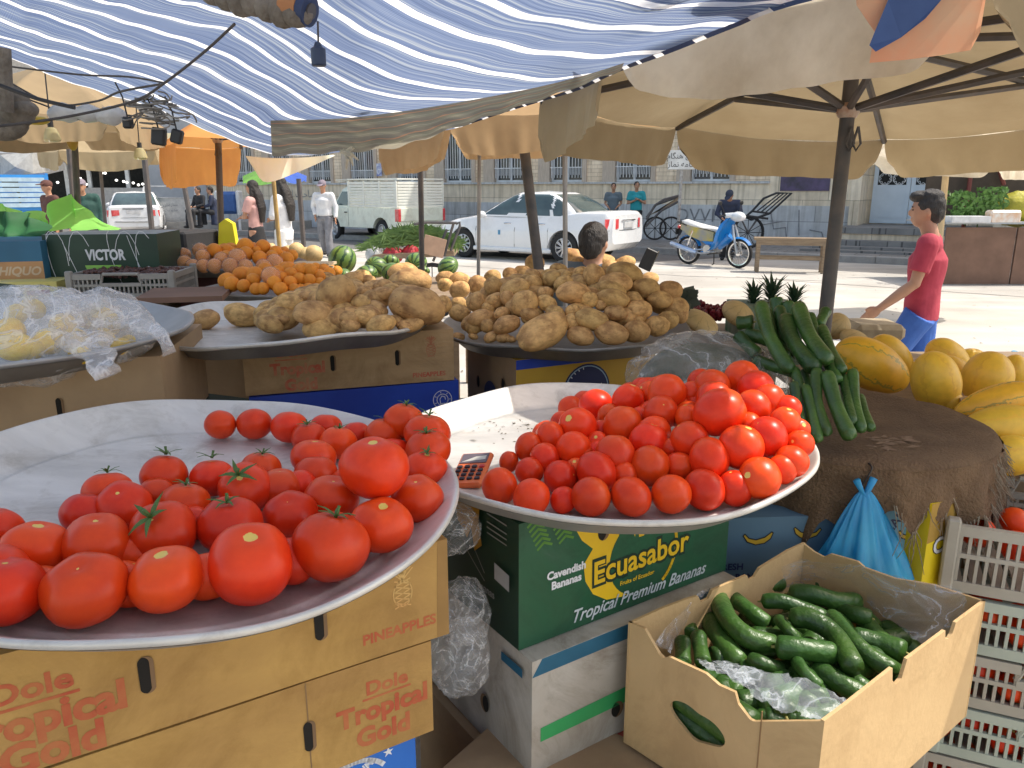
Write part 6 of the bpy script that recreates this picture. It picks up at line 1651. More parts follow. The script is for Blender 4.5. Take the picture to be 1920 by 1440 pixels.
# ------------------------------------------------------------------ potatoes
m_pot = M('potato_skin', (.70, .41, .155), .75, col2=(.50, .27, .10), nscale=2.6, rand=.20, detail=8, bump=.25, bscale=9)
nt, N, L, b = shader_parts(m_pot)
old = b.inputs['Base Color'].links[0].from_socket
tc = N.new('ShaderNodeTexCoord'); vz = N.new('ShaderNodeTexVoronoi'); vz.inputs['Scale'].default_value = 3.4
oi = N.new('ShaderNodeObjectInfo'); va = N.new('ShaderNodeVectorMath'); va.operation = 'ADD'; L.new(tc.outputs['Object'], va.inputs[0]); L.new(oi.outputs['Random'], va.inputs[1])
L.new(va.outputs[0], vz.inputs['Vector'])
rp = N.new('ShaderNodeValToRGB'); rp.color_ramp.elements[0].position = .04; rp.color_ramp.elements[0].color = (.30, .25, .2, 1); rp.color_ramp.elements[1].position = .16; rp.color_ramp.elements[1].color = (1, 1, 1, 1)
L.new(vz.outputs['Distance'], rp.inputs[0])
n5 = N.new('ShaderNodeTexNoise'); n5.inputs['Scale'].default_value = 1.3; n5.inputs['Detail'].default_value = 6; L.new(va.outputs[0], n5.inputs['Vector'])
r5 = N.new('ShaderNodeValToRGB'); r5.color_ramp.elements[0].position = .36; r5.color_ramp.elements[0].color = (.52, .44, .40, 1); r5.color_ramp.elements[1].position = .50; r5.color_ramp.elements[1].color = (1, 1, 1, 1); L.new(n5.outputs[0], r5.inputs[0])
mx = N.new('ShaderNodeMixRGB'); mx.blend_type = 'MULTIPLY'; mx.inputs[0].default_value = .75; L.new(old, mx.inputs[1]); L.new(rp.outputs[0], mx.inputs[2])
m6 = N.new('ShaderNodeMixRGB'); m6.blend_type = 'MULTIPLY'; m6.inputs[0].default_value = .8; L.new(mx.outputs[0], m6.inputs[1]); L.new(r5.outputs[0], m6.inputs[2]); L.new(m6.outputs[0], b.inputs['Base Color'])
def potato_mesh(seed, knob=.0):
 mb = MB(); mb.ell((0, 0, 0), 1, nu=26, nv=16)
 vs = []
 r_ = random.Random(seed); kd = [Vector((r_.uniform(-1, 1), r_.uniform(-1, 1), r_.uniform(-1, 1))).normalized() for _ in range(3)]
 ey = [Vector((r_.gauss(0, 1), r_.gauss(0, 1), r_.gauss(0, 1))).normalized() for _ in range(9)]
 for p in mb.v:
  p = Vector(p); n = 1 + .10 * mnoise.noise(p * .9 + Vector((seed * 3.1, 0, 0))) + .04 * mnoise.noise(p * 2.3 + Vector((0, seed * 1.7, 0)))
  for d_ in kd: n += knob * max(0, p.normalized().dot(d_)) ** 6
  for d_ in ey: n -= .045 * max(0, p.normalized().dot(d_)) ** 90
  vs.append(p * n)
 mb.v = vs; return mb.mesh('potato', m_pot)
POT = [potato_mesh(i, (0, .0, .1, 0, .28, 0, .05, .2)[i]) for i in range(8)]
def put_potato(px, py, rx, ry, zs, label, group, knob=False, rot=None, i=0, yfac=.9):
 if ry < rx * .64: py += (rx * .64 - ry) * .8; ry = rx * .64
 r_ = math.sqrt(rx * ry); P, rr = solve(px, py, min(rx, ry) * .95, zs); s = depth(P) / F
 tilt = rnd.uniform(-25, 25) if rot is None else rot
 if ry > rx * 1.1 and rot is None: tilt = 0
 e = Matrix.Rotation(R(tilt), 3, 'Y') @ Matrix.Rotation(rnd.uniform(-.4, .4), 3, 'Z')
 me = POT[4] if knob else POT[(i * 5 + int(px)) % 8 if (i * 5 + int(px)) % 8 != 4 else 1]
 o_ = place('potato', me, P, e, (rx * s * 1.03, max(rx, ry) * s * yfac, ry * s * 1.03)); tag(o_, label, 'potato', group); return o_
def f3(x, y): return (400 + x / 3.2, 420 + y / 3.2)
z3 = T3['z'] - .045
def mound3(x, y):
 dx, dy = (x - (-.45)) / .30, (y - 2.22) / .33; return z3 + .105 * max(0, 1 - dx * dx - dy * dy) ** .7
P3 = [('front row', [(-175, 553, 52, 26), (-52, 550, 92, 28), (180, 532, 106, 50), (340, 577, 80, 22), (410, 562, 46, 18), (610, 535, 112, 72, 'k'), (700, 550, 40, 26), (800, 560, 74, 36), (820, 592, 60, 28), (910, 550, 76, 42), (1000, 596, 90, 48), (1095, 572, 48, 22), (1200, 585, 72, 30), (1150, 605, 55, 28)]),
         ('second row', [(300, 520, 60, 30), (350, 532, 50, 24), (455, 475, 86, 62), (570, 428, 62, 26), (740, 417, 122, 104), (885, 482, 62, 58), (1000, 515, 50, 28), (1225, 470, 172, 86), (1385, 480, 44, 52)]),
         ('upper row', [(700, 330, 56, 34), (830, 335, 70, 46), (905, 412, 48, 42), (1010, 425, 72, 48), (1020, 378, 56, 40), (930, 340, 46, 34)]),
         ('top row', [(890, 310, 60, 34), (1180, 345, 126, 74), (1140, 282, 92, 48)])]
for rn, lst in P3:
 for i, c_ in enumerate(lst):
  px, py = f3(c_[0], c_[1]); sz = 'very large ' if c_[2] > 100 else ''
  put_potato(px, py, c_[2] / 3.2, c_[3] / 3.2, mound3, f"{sz}{'knobbly ' if len(c_) > 4 else ''}potato, {nth(i, len(lst))} in the {rn} of the dented tray", 'potatoes on the dented tray', len(c_) > 4, i=i, rot={(1225, 470): 14, (1180, 345): -4, (740, 417): -28}.get(c_[:2]))
k = 0
for i in range(60):
 x, y = rnd.uniform(-.72, -.25), rnd.uniform(1.95, 2.45); hh = mound3(x, y) - z3
 if inT(T3, x, y) > .8 or hh < .02: continue
 tag(place('potato', POT[i % 8], (x, y, mound3(x, y) + .002), Matrix.Rotation(i, 3, 'Z'), (.045, .036, .032)), 'potato in the gaps between the big ones on the dented tray', 'potato', 'potatoes in the gaps on the dented tray')
def f4(x, y): return (800 + x / 3.2, 440 + y / 3.2)
z4 = T4['z'] - .045
def mound4(x, y):
 dx, dy = (x - .20) / .42, (y - 2.56) / .42; d = dx * dx + dy * dy
 b_ = z4 + .205 * max(0, 1 - d) ** .62
 return b_
P4 = [('front row', [(190, 605, 40, 16), (280, 608, 30, 18), (390, 607, 50, 25), (460, 612, 45, 20), (505, 627, 32, 20), (575, 622, 40, 24), (700, 570, 148, 80, 'k'), (925, 608, 84, 56), (1110, 590, 100, 70), (1262, 577, 78, 66), (1385, 547, 70, 62)]),
         ('second row', [(320, 492, 80, 40), (280, 553, 50, 46), (365, 547, 42, 42), (480, 538, 82, 50), (620, 480, 60, 44), (870, 525, 52, 52), (990, 502, 102, 56), (1132, 472, 70, 48), (1275, 452, 80, 58), (1450, 512, 62, 56), (1522, 482, 46, 52)]),
         ('third row', [(195, 412, 48, 38), (200, 472, 66, 50), (305, 408, 54, 60), (405, 400, 46, 42), (450, 472, 48, 38), (490, 380, 46, 46), (370, 440, 40, 30), (590, 412, 84, 78), (770, 472, 62, 48), (875, 462, 46, 44), (1500, 440, 72, 62)]),
         ('fourth row', [(725, 412, 58, 48), (710, 352, 48, 42), (880, 350, 102, 66), (975, 390, 56, 50), (1045, 422, 34, 34), (1122, 375, 94, 50), (1240, 380, 50, 40), (1400, 390, 78, 52), (1450, 342, 82, 62)]),
         ('fifth row', [(110, 300, 46, 40), (200, 330, 62, 52), (310, 305, 56, 62), (400, 312, 56, 60), (530, 312, 92, 44), (640, 290, 52, 50), (820, 292, 58, 46), (1115, 322, 84, 44), (1130, 280, 102, 50), (1315, 322, 82, 62), (1525, 380, 40, 60)]),
         ('sixth row', [(110, 258, 52, 40), (200, 275, 62, 50), (400, 250, 46, 42), (500, 235, 46, 38), (580, 228, 56, 42), (640, 240, 50, 34), (755, 266, 60, 50), (845, 242, 40, 28), (1005, 245, 64, 70), (1330, 272, 62, 44), (930, 230, 48, 40)]),
         ('top row', [(650, 172, 58, 52), (790, 205, 52, 34), (893, 135, 75, 48), (918, 182, 58, 46), (1055, 152, 72, 32), (1190, 165, 62, 36), (1110, 200, 62, 44), (1190, 225, 112, 56)])]
for rn, lst in P4:
 for i, c_ in enumerate(lst):
  px, py = f4(c_[0], c_[1])
  q = put_potato(px, py, c_[2] / 3.2, c_[3] / 3.2, mound4, f"{'big knobbly ' if len(c_) > 4 else ''}potato, {nth(i, len(lst))} in the {rn} of the tallest heap", 'potatoes in the tallest heap', len(c_) > 4, i=i, rot={(1190, 225): 16, (1122, 375): 12, (990, 502): 14}.get(c_[:2]))
k = 0
for i in range(260):
 a, d_ = rnd.random() * 6.28, math.sqrt(rnd.random()) * .34; x = T4['c'][0] + math.cos(a) * d_; y = T4['c'][1] + math.sin(a) * d_
 k += 1
 if k > 60: break
 hgt = mound4(x, y) - z4
 if hgt < .02: continue
 tag(place('potato', POT[i % 4], (x, y, mound4(x, y) - .005), Matrix.Rotation(a, 3, 'Z'), (.042, .034, .03)), 'potato in the gaps deep inside the tallest heap', 'potato', 'potatoes deep inside the tallest heap')
# ------------------------------------------------------------------ oranges
m_or = M('orange_peel', (.85, .30, .025), .45, col2=(.80, .24, .015), nscale=3, rand=.10, bump=.35, bscale=14, spec=.4)
m_film = M('crinkled_clear_film', (.85, .75, .66), .18, col2=(.9, .85, .8), nscale=7, alpha=.22, bump=1.0, bscale=4, spec=1.0)
mb = MB(); mb.ell((0, 0, 0), (1, 1, .96), nu=24, nv=16); ORM = mb.mesh('orange', m_or)
def film_mesh(seed):
 mb = MB(); mb.ell((0, 0, 0), 1.07, nu=30, nv=20)
 mb.v = [tuple(Vector(p) * (1 + .10 * abs(mnoise.noise(Vector(p) * 2.4 + Vector((seed, 0, 0)))) + .03 * mnoise.noise(Vector(p) * 6))) for p in mb.v]
 return mb.mesh('film', m_film, False)
FILM = [film_mesh(i * 9.3) for i in range(4)]
OU = [('front row', [(346, 492, 13, 1), (362, 499, 13, 1), (382, 499, 13, 1), (403, 499, 14, 1), (432, 499, 15, 1), (460, 500, 14, 1), (494, 500, 14, 1), (515, 492, 15, 1), (537, 486, 14, 0)]),
         ('middle row', [(345, 478, 13, 1), (380, 481, 13, 1), (415, 486, 13, 1), (445, 483, 16, 1), (487, 484, 14, 0), (510, 481, 12, 0), (548, 478, 11, 0)]),
         ('top row', [(375, 470, 14, 1), (402, 470, 14, 0), (425, 468, 11, 0), (461, 476, 14, 0), (460, 461, 15, 0), (481, 470, 9, 0), (493, 463, 14, 0), (517, 472, 12, 0), (533, 472, 10, 0)])]
OL = [('front row', [(435, 533, 15, 0), (457, 536, 13, 0), (480, 542, 12, 0), (493, 541, 12, 0), (526, 542, 14, 0), (552, 543, 12, 0), (564, 541, 9, 0), (578, 542, 12, 0), (600, 532, 12, 0)]),
         ('middle row', [(475, 525, 13, 0), (508, 518, 17, 1), (514, 531, 14, 0), (527, 520, 12, 0), (544, 530, 13, 0), (561, 523, 12, 0), (580, 526, 13, 0), (600, 519, 11, 0), (617, 513, 12, 0), (545, 514, 13, 0)]),
         ('top row', [(521, 509, 12, 0), (561, 508, 13, 0), (581, 508, 15, 0), (592, 503, 11, 0), (607, 506, 12, 0), (620, 505, 10, 0), (632, 508, 10, 0), (570, 502, 10, 0)])]
def moundO(T, k, ox=0.0):
 def f(x, y):
  dx, dy = (x - T['c'][0] - ox) / T['R'], (y - T['c'][1]) / T['R']; return T['z'] - .038 + k * max(0, 1 - dx * dx - dy * dy) ** .7
 return f
for T_, rows_, nm, kk in ((T6, OU, 'farther orange tray', .10), (T7, OL, 'nearer orange tray', .10)):
 for rn, lst in rows_:
  for i, (px, py, r_, wr) in enumerate(lst):
   P, rr = solve(px, py, r_, moundO(T_, kk)); q = place('orange', ORM, P, (rnd.random() * 3, rnd.random() * 3, 0), rr)
   tag(q, f"{'film wrapped' if wr else 'bare'} orange, {nth(i, len(lst))} in the {rn} of the {nm}", 'orange', 'oranges on the ' + nm)
   if wr: place('film', FILM[i % 4], (0, 0, 0), (rnd.random() * 3, rnd.random() * 3, rnd.random() * 3), 1.0, parent=q)
 for i in range(22):
  a, d_ = rnd.random() * 6.28, math.sqrt(rnd.random()) * .22; x = T_['c'][0] + math.cos(a) * d_; y = T_['c'][1] + math.sin(a) * d_
  tag(place('orange', ORM, (x, y, moundO(T_, kk)(x, y) + .005), (a, 0, 0), .034), 'shaded orange in the gaps inside the heap on the ' + nm, 'orange', 'oranges deep inside the heap on the ' + nm)
mb = MB(); q = at(588, 494, Y=3.75); mb.box(q, (.19, .12, .012), Matrix.Rotation(R(-6), 3, 'Z') ); mb.box(q + Vector((-.0, .0, -.022)), (.17, .12, .010), Matrix.Rotation(R(4), 3, 'Z'))
tag(mb.build('card_tray', M('pale_card', (.66, .52, .33), .7), origin=q, smooth=False), 'two pale flattened card lids behind the nearer oranges', 'card lids')
# ------------------------------------------------------------------ watermelons and melons
def melon_material(name, c1, c2, stripes, sharp=.5, rough=.4, net=False):
 m = M(name, c1, rough, col2=tuple(x * .85 for x in c1), nscale=2, rand=.08)
 nt, N, L, b = shader_parts(m); old = b.inputs['Base Color'].links[0].from_socket
 tc = N.new('ShaderNodeTexCoord'); sp = N.new('ShaderNodeSeparateXYZ'); L.new(tc.outputs['Object'], sp.inputs[0])
 def mth(op, a, b_=None):
  n = N.new('ShaderNodeMath'); n.operation = op
  for i, x in enumerate((a, b_)):
   if x is None: continue
   if isinstance(x, (int, float)): n.inputs[i].default_value = x
   else: L.new(x, n.inputs[i])
  return n.outputs[0]
 an = mth('ARCTAN2', sp.outputs[1], sp.outputs[0]); nz = N.new('ShaderNodeTexNoise'); nz.inputs['Scale'].default_value = 4; nz.inputs['Detail'].default_value = 6; L.new(tc.outputs['Object'], nz.inputs['Vector'])
 s = mth('SINE', mth('ADD', mth('MULTIPLY', an, stripes), mth('MULTIPLY', mth('SUBTRACT', nz.outputs[0], .5), 4.0)))
 rp = N.new('ShaderNodeValToRGB'); rp.color_ramp.elements[0].position = sharp; rp.color_ramp.elements[0].color = (0, 0, 0, 1); rp.color_ramp.elements[1].position = min(1, sharp + .2); rp.color_ramp.elements[1].color = (1, 1, 1, 1)
 L.new(s, rp.inputs[0]); mx = N.new('ShaderNodeMixRGB'); L.new(rp.outputs[0], mx.inputs[0]); L.new(old, mx.inputs[1]); mx.inputs[2].default_value = (*c2, 1); L.new(mx.outputs[0], b.inputs['Base Color'])
 if net:
  vz = N.new('ShaderNodeTexVoronoi'); vz.feature = 'DISTANCE_TO_EDGE'; vz.inputs['Scale'].default_value = 9; L.new(tc.outputs['Object'], vz.inputs['Vector'])
  bp = N.new('ShaderNodeBump'); bp.invert = True; bp.inputs['Strength'].default_value = .5; L.new(vz.outputs['Distance'], bp.inputs['Height']); L.new(bp.outputs[0], b.inputs['Normal'])
 return m
m_wm = melon_material('watermelon_rind', (.14, .24, .05), (.018, .06, .018), 10, .35)
m_ym = melon_material('golden_melon_rind', (.97, .57, .055), (.88, .49, .05), 5, .90)
m_ym2 = melon_material('streaked_melon_rind', (.95, .50, .035), (.42, .32, .05), 5, .93)
m_cm = melon_material('netted_melon_rind', (.60, .43, .20), (.42, .30, .13), 9, .92, .6, net=True)
def melon_mesh(name, mat, ratio, rib=0.0, seed=0, taper=0.0):
 mb = MB(); mb.ell((0, 0, 0), (1, 1, ratio), nu=36, nv=24); vs = []
 for p in mb.v:
  p = Vector(p); a = math.atan2(p.y, p.x); t = p.z / ratio; k = 1 + rib * abs(math.cos(a * 5)) * (1 - t * t) + .02 * mnoise.noise(p * 1.5 + Vector((seed, 0, 0))); k *= 1 + taper * t
  vs.append(Vector((p.x * k, p.y * k, p.z)))
 mb.v = vs; return mb.mesh(name, mat)
WM = melon_mesh('watermelon', m_wm, 1.02); YS = melon_mesh('melon', m_ym2, 1.75, .02, 1, .10); YM = [melon_mesh('melon', m_ym, 1.75, .02, 1, .10), melon_mesh('melon', m_ym, 1.35, .015, 2, .05), melon_mesh('melon', m_ym, 1.15, .015, 3)]; CM = melon_mesh('melon', m_cm, .92, .03, 4)
def stallh(z): return lambda x, y: z
for i, (px, py, rx, ry, Y_, lab) in enumerate(((642, 487, 26, 26, 5.6, 'tallest watermelon, standing beside the oranges'), (705, 501, 22, 18, 5.3, 'watermelon just right of the tallest one'), (732, 491, 17, 12, 5.9, 'small watermelon peeping out behind its neighbours'),
  (687, 514, 22, 15, 5.0, 'low watermelon in front, below the tallest one'), (737, 512, 22, 18, 5.0, 'pale green watermelon in front of the heap'), (780, 492, 21, 16, 6.0, 'round watermelon at the foot of the dark upright pole'), (794, 506, 13, 7, 5.6, 'nearly hidden watermelon under the one by the pole'),
  (840, 500, 22, 15, 5.8, 'rightmost watermelon, beside the potato heap'), (645, 512, 12, 7, 5.0, 'nearly hidden watermelon under the tallest one'))):
 P = at(px, py, Y=Y_); s = depth(P) / F
 tag(place('watermelon', WM, P, (R(90 + rnd.uniform(-30, 30)) if i % 2 else .4, rnd.uniform(-.5, .5), rnd.random() * 3), (rx * s, rx * s, ry * s * 1.02) if not i % 2 else (rx * s, ry * s * 1.1, rx * s * .9)), 'dark striped green ' + lab, 'watermelon', 'watermelons on the middle stall')
for i, (px, py, r_, lab) in enumerate(((540, 474, 13, 'leftmost'), (556, 470, 15, 'second from the left'), (572, 478, 14, 'middle'), (588, 477, 17, 'rightmost, pointed'), (560, 486, 12, 'lowest'), (508, 466, 10, 'half hidden, farthest left'))):
 P = at(px, py, Y=4.9); s = depth(P) / F
 tag(place('melon', CM, P, (rnd.random(), rnd.random(), 0), (r_ * s, r_ * s, r_ * s * 1.15)), f'pale netted melon behind the oranges, {lab} of that group', 'melon', 'pale melons behind the oranges')
def melon(px, py, a, b_, ang, Y_, mi, lab, me=None):
 P = at(px, py, Y=Y_); s = depth(P) / F; ratio = (1.75, 1.35, 1.15)[mi]
 o_ = place('melon', me or YM[mi], P, Matrix.Rotation(R(ang), 3, 'Y') @ Matrix.Rotation(rnd.random() * 3, 3, 'Z'), (b_ * s, b_ * s, a * s / ratio)); return tag(o_, lab, 'melon', 'melons on the right stall')
def c5(x, y): return (1160 + x / 2.526, 500 + y / 2.526)
ML = [((1200, 470), 78, 45, -62, 2.35, 0, 'long ribbed golden melon with dark green streaks, lying next to the stacked cucumbers'),
         ((1298, 420), 50, 28, -48, 2.6, 0, 'long golden melon lying behind the streaked one'),
         ((1505, 560), 66, 42, -18, 2.15, 0, 'upright golden melon with a rounded head in the middle of the right stall'),
         ((1560, 430), 46, 30, -55, 2.6, 0, 'golden melon lying just behind the upright one, in front of the boy'),
         ((1598, 490), 38, 22, -60, 2.45, 1, 'small dull golden melon squeezed between the upright one and the round one'),
         ((1665, 432), 27, 18, 90, 2.8, 1, 'pale melon top peeping over the right stall'),
         ((1745, 530), 52, 44, 10, 2.3, 2, 'nearly round yellow melon at the right of the stall'),
         ((1868, 500), 34, 24, 5, 2.45, 2, 'bright yellow melon at the far right edge of the stall'),
         ((1800, 645), 84, 34, 74, 1.95, 0, 'long streaked golden melon lying across the right edge'),
         ((1810, 760), 78, 40, 84, 1.85, 0, 'lower long golden melon lying across the right edge'),
         ((1695, 900), 42, 30, 30, 1.72, 1, 'bright yellow melon sticking out beside the frayed sacking'),
         ((1850, 895), 48, 38, 80, 1.75, 1, 'lowest golden melon at the right edge, above the crates'),
         ((1575, 665), 38, 24, -20, 2.12, 1, 'partly hidden yellow melon behind the sacking table edge')]
for (x, y), a, b_, ang, Y_, mi, lab in ML: px, py = c5(x, y); melon(px, py, a, b_, ang, Y_, mi, lab, YS if 'streak' in lab and 'behind' not in lab else None)
for (x, y), r_, ry, Y_, lab in (((565, 222), 31, 21, 2.85, 'round netted melon left of the pineapples, beside the dark red fruit'), ((1030, 282), 25, 28, 2.75, 'round netted melon at the foot of the parasol pole'), ((1122, 352), 30, 20, 2.65, 'netted melon lying low behind the streaked golden one'), ((385, 262), 36, 17, 2.75, 'half hidden netted melon behind the clear plastic sack')):
 px, py = c5(x, y); P = at(px, py, Y=Y_); s = depth(P) / F; tag(place('melon', CM, P, (rnd.random(), .4, 0), (r_ * s, r_ * s, ry * s)), lab, 'melon', 'melons on the right stall')
# ------------------------------------------------------------------ cucumbers
m_cu = M('cucumber_skin', (.055, .125, .022), .36, col2=(.024, .065, .014), nscale=9, rand=.22, bump=.22, bscale=70, detail=6, spec=.5)
m_cup = M('pale_cucumber_tip', (.35, .33, .10), .6)
def cuke(pts, r_, label, group, bend=None):
 """pts: points of the place along the axis"""
 n = 16; P = [crom(pts, i / n) for i in range(n + 1)]; rr = []
 for i in range(n + 1):
  t = i / n; rr.append(r_ * (min(1, math.sqrt(max(0, 1 - (1 - min(t / .16, 1)) ** 2)) + .12)) * (min(1, math.sqrt(max(0, 1 - (1 - min((1 - t) / .14, 1)) ** 2)) + .10)) * (1 + .05 * math.sin(t * 9)))
 c0 = sum(P, Vector()) / len(P); mb = MB(); mb.tube([p - c0 for p in P], rr, 16)
 seed = rnd.random() * 20
 mb.v = [tuple(Vector(v) * (1 + .012 * mnoise.noise(Vector(v) * 60 + Vector((seed, 0, 0))))) for v in mb.v]
 me = mb.mesh('cucumber', m_cu); o_ = place('cucumber', me, c0); tag(o_, label, 'cucumber', group)
 mb = MB(); d_ = (P[0] - P[1]).normalized(); mb.tube([P[0] - c0 - d_ * .001, P[0] - c0 + d_ * .006], [r_ * .16, r_ * .11], 7); tp = bpy.data.objects.new('stalk_end', mb.mesh('stalk_end', m_cup)); C.objects.link(tp); tp.parent = o_
 return o_
GC = 'cucumbers stacked on the sacking table'
def cc(lst, Y0, Y1, r_, label):
 n = len(lst); pts = [at(*c5(x, y), Y=lerp(Y0, Y1, i / (n - 1))) for i, (x, y) in enumerate(lst)]
 cuke(pts, r_ / 2.526 * depth(pts[n // 2]) / F, label, GC)
CU = [([(640, 262), (560, 268)], 1.98, 2.0, 33, 'dark cucumber end poking out left at the top of the stack'),
         ([(720, 345), (600, 320)], 1.94, 1.98, 34, 'second dark cucumber end poking out left of the stack'),
         ([(660, 420), (560, 322)], 1.90, 1.96, 30, 'shadowed cucumber low at the left of the stack'),
         ([(745, 145), (760, 300)], 2.06, 2.02, 30, 'cucumber at the very top of the stack, upright'),
         ([(800, 165), (820, 300)], 2.04, 2.0, 28, 'cucumber behind the tallest ones, right of the topmost'),
         ([(905, 222), (940, 340), (1010, 440)], 2.02, 1.86, 24, 'thin cucumber lying behind the right side of the stack'),
         ([(985, 205), (945, 280)], 2.05, 2.0, 26, 'short cucumber end at the top right of the stack'),
         ([(700, 200), (740, 340), (800, 430)], 2.0, 1.84, 26, 'darker cucumber between the two leftmost long ones'),
         ([(760, 190), (790, 320), (860, 430)], 2.0, 1.84, 28, 'cucumber half covered by the middle long one'),
         ([(672, 170), (715, 330), (815, 500)], 1.96, 1.72, 33, 'leftmost long cucumber of the upper bunch'),
         ([(790, 238), (830, 360), (935, 488)], 1.94, 1.70, 38, 'broad middle cucumber of the upper bunch'),
         ([(848, 180), (900, 320), (990, 450)], 1.95, 1.70, 37, 'long glossy cucumber right of the broad one in the upper bunch'),
         ([(960, 285), (1005, 400), (1060, 498)], 1.90, 1.70, 27, 'slim cucumber at the right of the upper bunch'),
         ([(985, 440), (1035, 545)], 1.76, 1.68, 30, 'short cucumber between the upper and the lower bunch'),
         ([(830, 480), (870, 600), (905, 740)], 1.74, 1.60, 24, 'dark cucumber behind the left of the lower bunch'),
         ([(880, 495), (900, 580)], 1.76, 1.70, 22, 'stub of a cucumber behind the lower bunch'),
         ([(828, 545), (845, 650), (865, 740)], 1.66, 1.57, 22, 'leftmost cucumber of the lower bunch'),
         ([(880, 562), (915, 690), (945, 830)], 1.66, 1.52, 26, 'second cucumber from the left in the lower bunch'),
         ([(938, 482), (940, 640), (990, 800)], 1.70, 1.53, 27, 'third cucumber from the left in the lower bunch, light green'),
         ([(985, 500), (1030, 660), (1100, 815)], 1.68, 1.51, 35, 'thickest cucumber in the front of the lower bunch'),
         ([(1065, 515), (1080, 620), (1108, 745)], 1.72, 1.55, 24, 'cucumber just right of the thickest one'),
         ([(1108, 488), (1118, 640), (1150, 780)], 1.72, 1.54, 27, 'second cucumber from the right in the lower bunch'),
         ([(1140, 610), (1165, 690), (1198, 772)], 1.68, 1.56, 22, 'rightmost small cucumber of the lower bunch'),
         ([(640, 440), (760, 480), (840, 500)], 1.9, 1.78, 28, 'cucumber lying in shadow at the foot of the upper bunch')]
for pts, y0, y1, r_, lab in CU: cc(pts, y0, y1, r_, lab)
lf = MB()
for i in range(26):
 q = at(*c5(rnd.uniform(1180, 1400), rnd.uniform(800, 870)), z=1.004); a = rnd.uniform(-.5, .5); l = rnd.uniform(.005, .02); d_ = Vector((math.cos(a), math.sin(a), 0)); n_ = Vector((-d_.y, d_.x, 0)) * l * .18
 lf.add([q - d_ * l, q + n_ + Vector((0, 0, .003)), q + d_ * l, q - n_], [(0, 1, 2, 3)])
tag(lf.build('leaf_scraps', M('brown_leaf_scraps', (.24, .15, .09), .8), origin=(.83, 1.7, 1.0)), kind='stuff', label='dry brown leaf scraps lying on the sacking table', cat='leaf scraps')
def c6(x, y): return (1140 + x / 2.4615, 900 + y / 2.4615)
GO = 'cucumbers in the open carton'
BX = [([(500, 530), (560, 650), (660, 735), (790, 765)], 44, .775, 'long curved glossy cucumber across the left of the open carton'),
         ([(560, 535), (650, 600), (740, 670)], 34, .765, 'cucumber behind the long curved one in the open carton'),
         ([(705, 560), (800, 560), (890, 590), (1010, 640)], 32, .775, 'upper middle cucumber with a bright green side in the open carton'),
         ([(800, 470), (720, 490), (640, 545)], 38, .745, 'dark cucumber at the back left corner of the open carton'),
         ([(830, 525), (950, 530), (1060, 560), (1160, 565)], 40, .755, 'large cucumber lying across the back of the open carton'),
         ([(950, 475), (1030, 480), (1110, 520)], 33, .735, 'farthest dark cucumber in the open carton'),
         ([(830, 640), (930, 640), (1050, 720), (1140, 880)], 44, .785, 'big curved cucumber in the middle of the open carton'),
         ([(770, 770), (900, 780), (1045, 805)], 48, .780, 'fat dark cucumber lying flat in the front of the open carton'),
         ([(1025, 620), (1130, 740), (1230, 830), (1350, 890)], 38, .765, 'long straight cucumber pointing to the front right of the open carton'),
         ([(360, 620), (375, 720)], 40, .755, 'upright dark cucumber at the far left end of the open carton'),
         ([(345, 735), (345, 850)], 34, .765, 'leftmost cucumber by the bag edge in the open carton'),
         ([(415, 710), (440, 850)], 34, .765, 'second cucumber from the left in the open carton'),
         ([(470, 640), (530, 750), (620, 860)], 44, .750, 'warty cucumber beside the long curved one in the open carton'),
         ([(785, 640), (830, 690), (880, 740)], 24, .775, 'small bright green cucumber in the middle of the open carton'),
         ([(650, 830), (720, 850), (800, 880)], 34, .755, 'pale tipped cucumber near the front film in the open carton'),
         ([(870, 835), (910, 890), (980, 960)], 28, .770, 'small cucumber standing up at the front of the open carton'),
         ([(950, 870), (1060, 930), (1190, 1010)], 46, .745, 'broad cucumber in the front corner of the open carton'),
         ([(1050, 850), (1140, 930), (1230, 1000)], 40, .735, 'cucumber next to the broad one in the front corner of the open carton'),
         ([(1215, 640), (1140, 620), (1060, 600)], 36, .745, 'cucumber with a pale end at the right of the open carton'),
         ([(1180, 660), (1260, 740), (1330, 800)], 42, .725, 'shadowed cucumber under the film at the right of the open carton'),
         ([(1270, 680), (1380, 760), (1440, 840)], 44, .70, 'deeply shadowed cucumber at the right wall of the open carton'),
         ([(850, 680), (950, 720), (1000, 780)], 38, .74, 'half covered cucumber below the big curved one in the open carton'),
         ([(620, 600), (700, 720), (760, 820)], 40, .72, 'covered cucumber under the long curved one in the open carton'),
         ([(1050, 560), (1160, 620), (1240, 700)], 40, .72, 'covered cucumber near the back right of the open carton'),
         ([(460, 860), (600, 900), (720, 950)], 38, .70, 'covered cucumber under the front film of the open carton'),
         ([(760, 900), (880, 960), (1000, 1020)], 42, .69, 'covered cucumber along the front wall of the open carton'),
         ([(560, 480), (450, 600), (400, 700)], 36, .70, 'covered cucumber along the left back wall of the open carton')]
for pts, r_, z, lab in BX:
 n = len(pts); z += .018; w = [at(*c6(x, y), z=z - (.03 * abs(i / (n - 1) - .3))) for i, (x, y) in enumerate(pts)]
 cuke(w, r_ * 1.1 / 2.4615 * depth(w[n // 2]) / F, lab, GO)
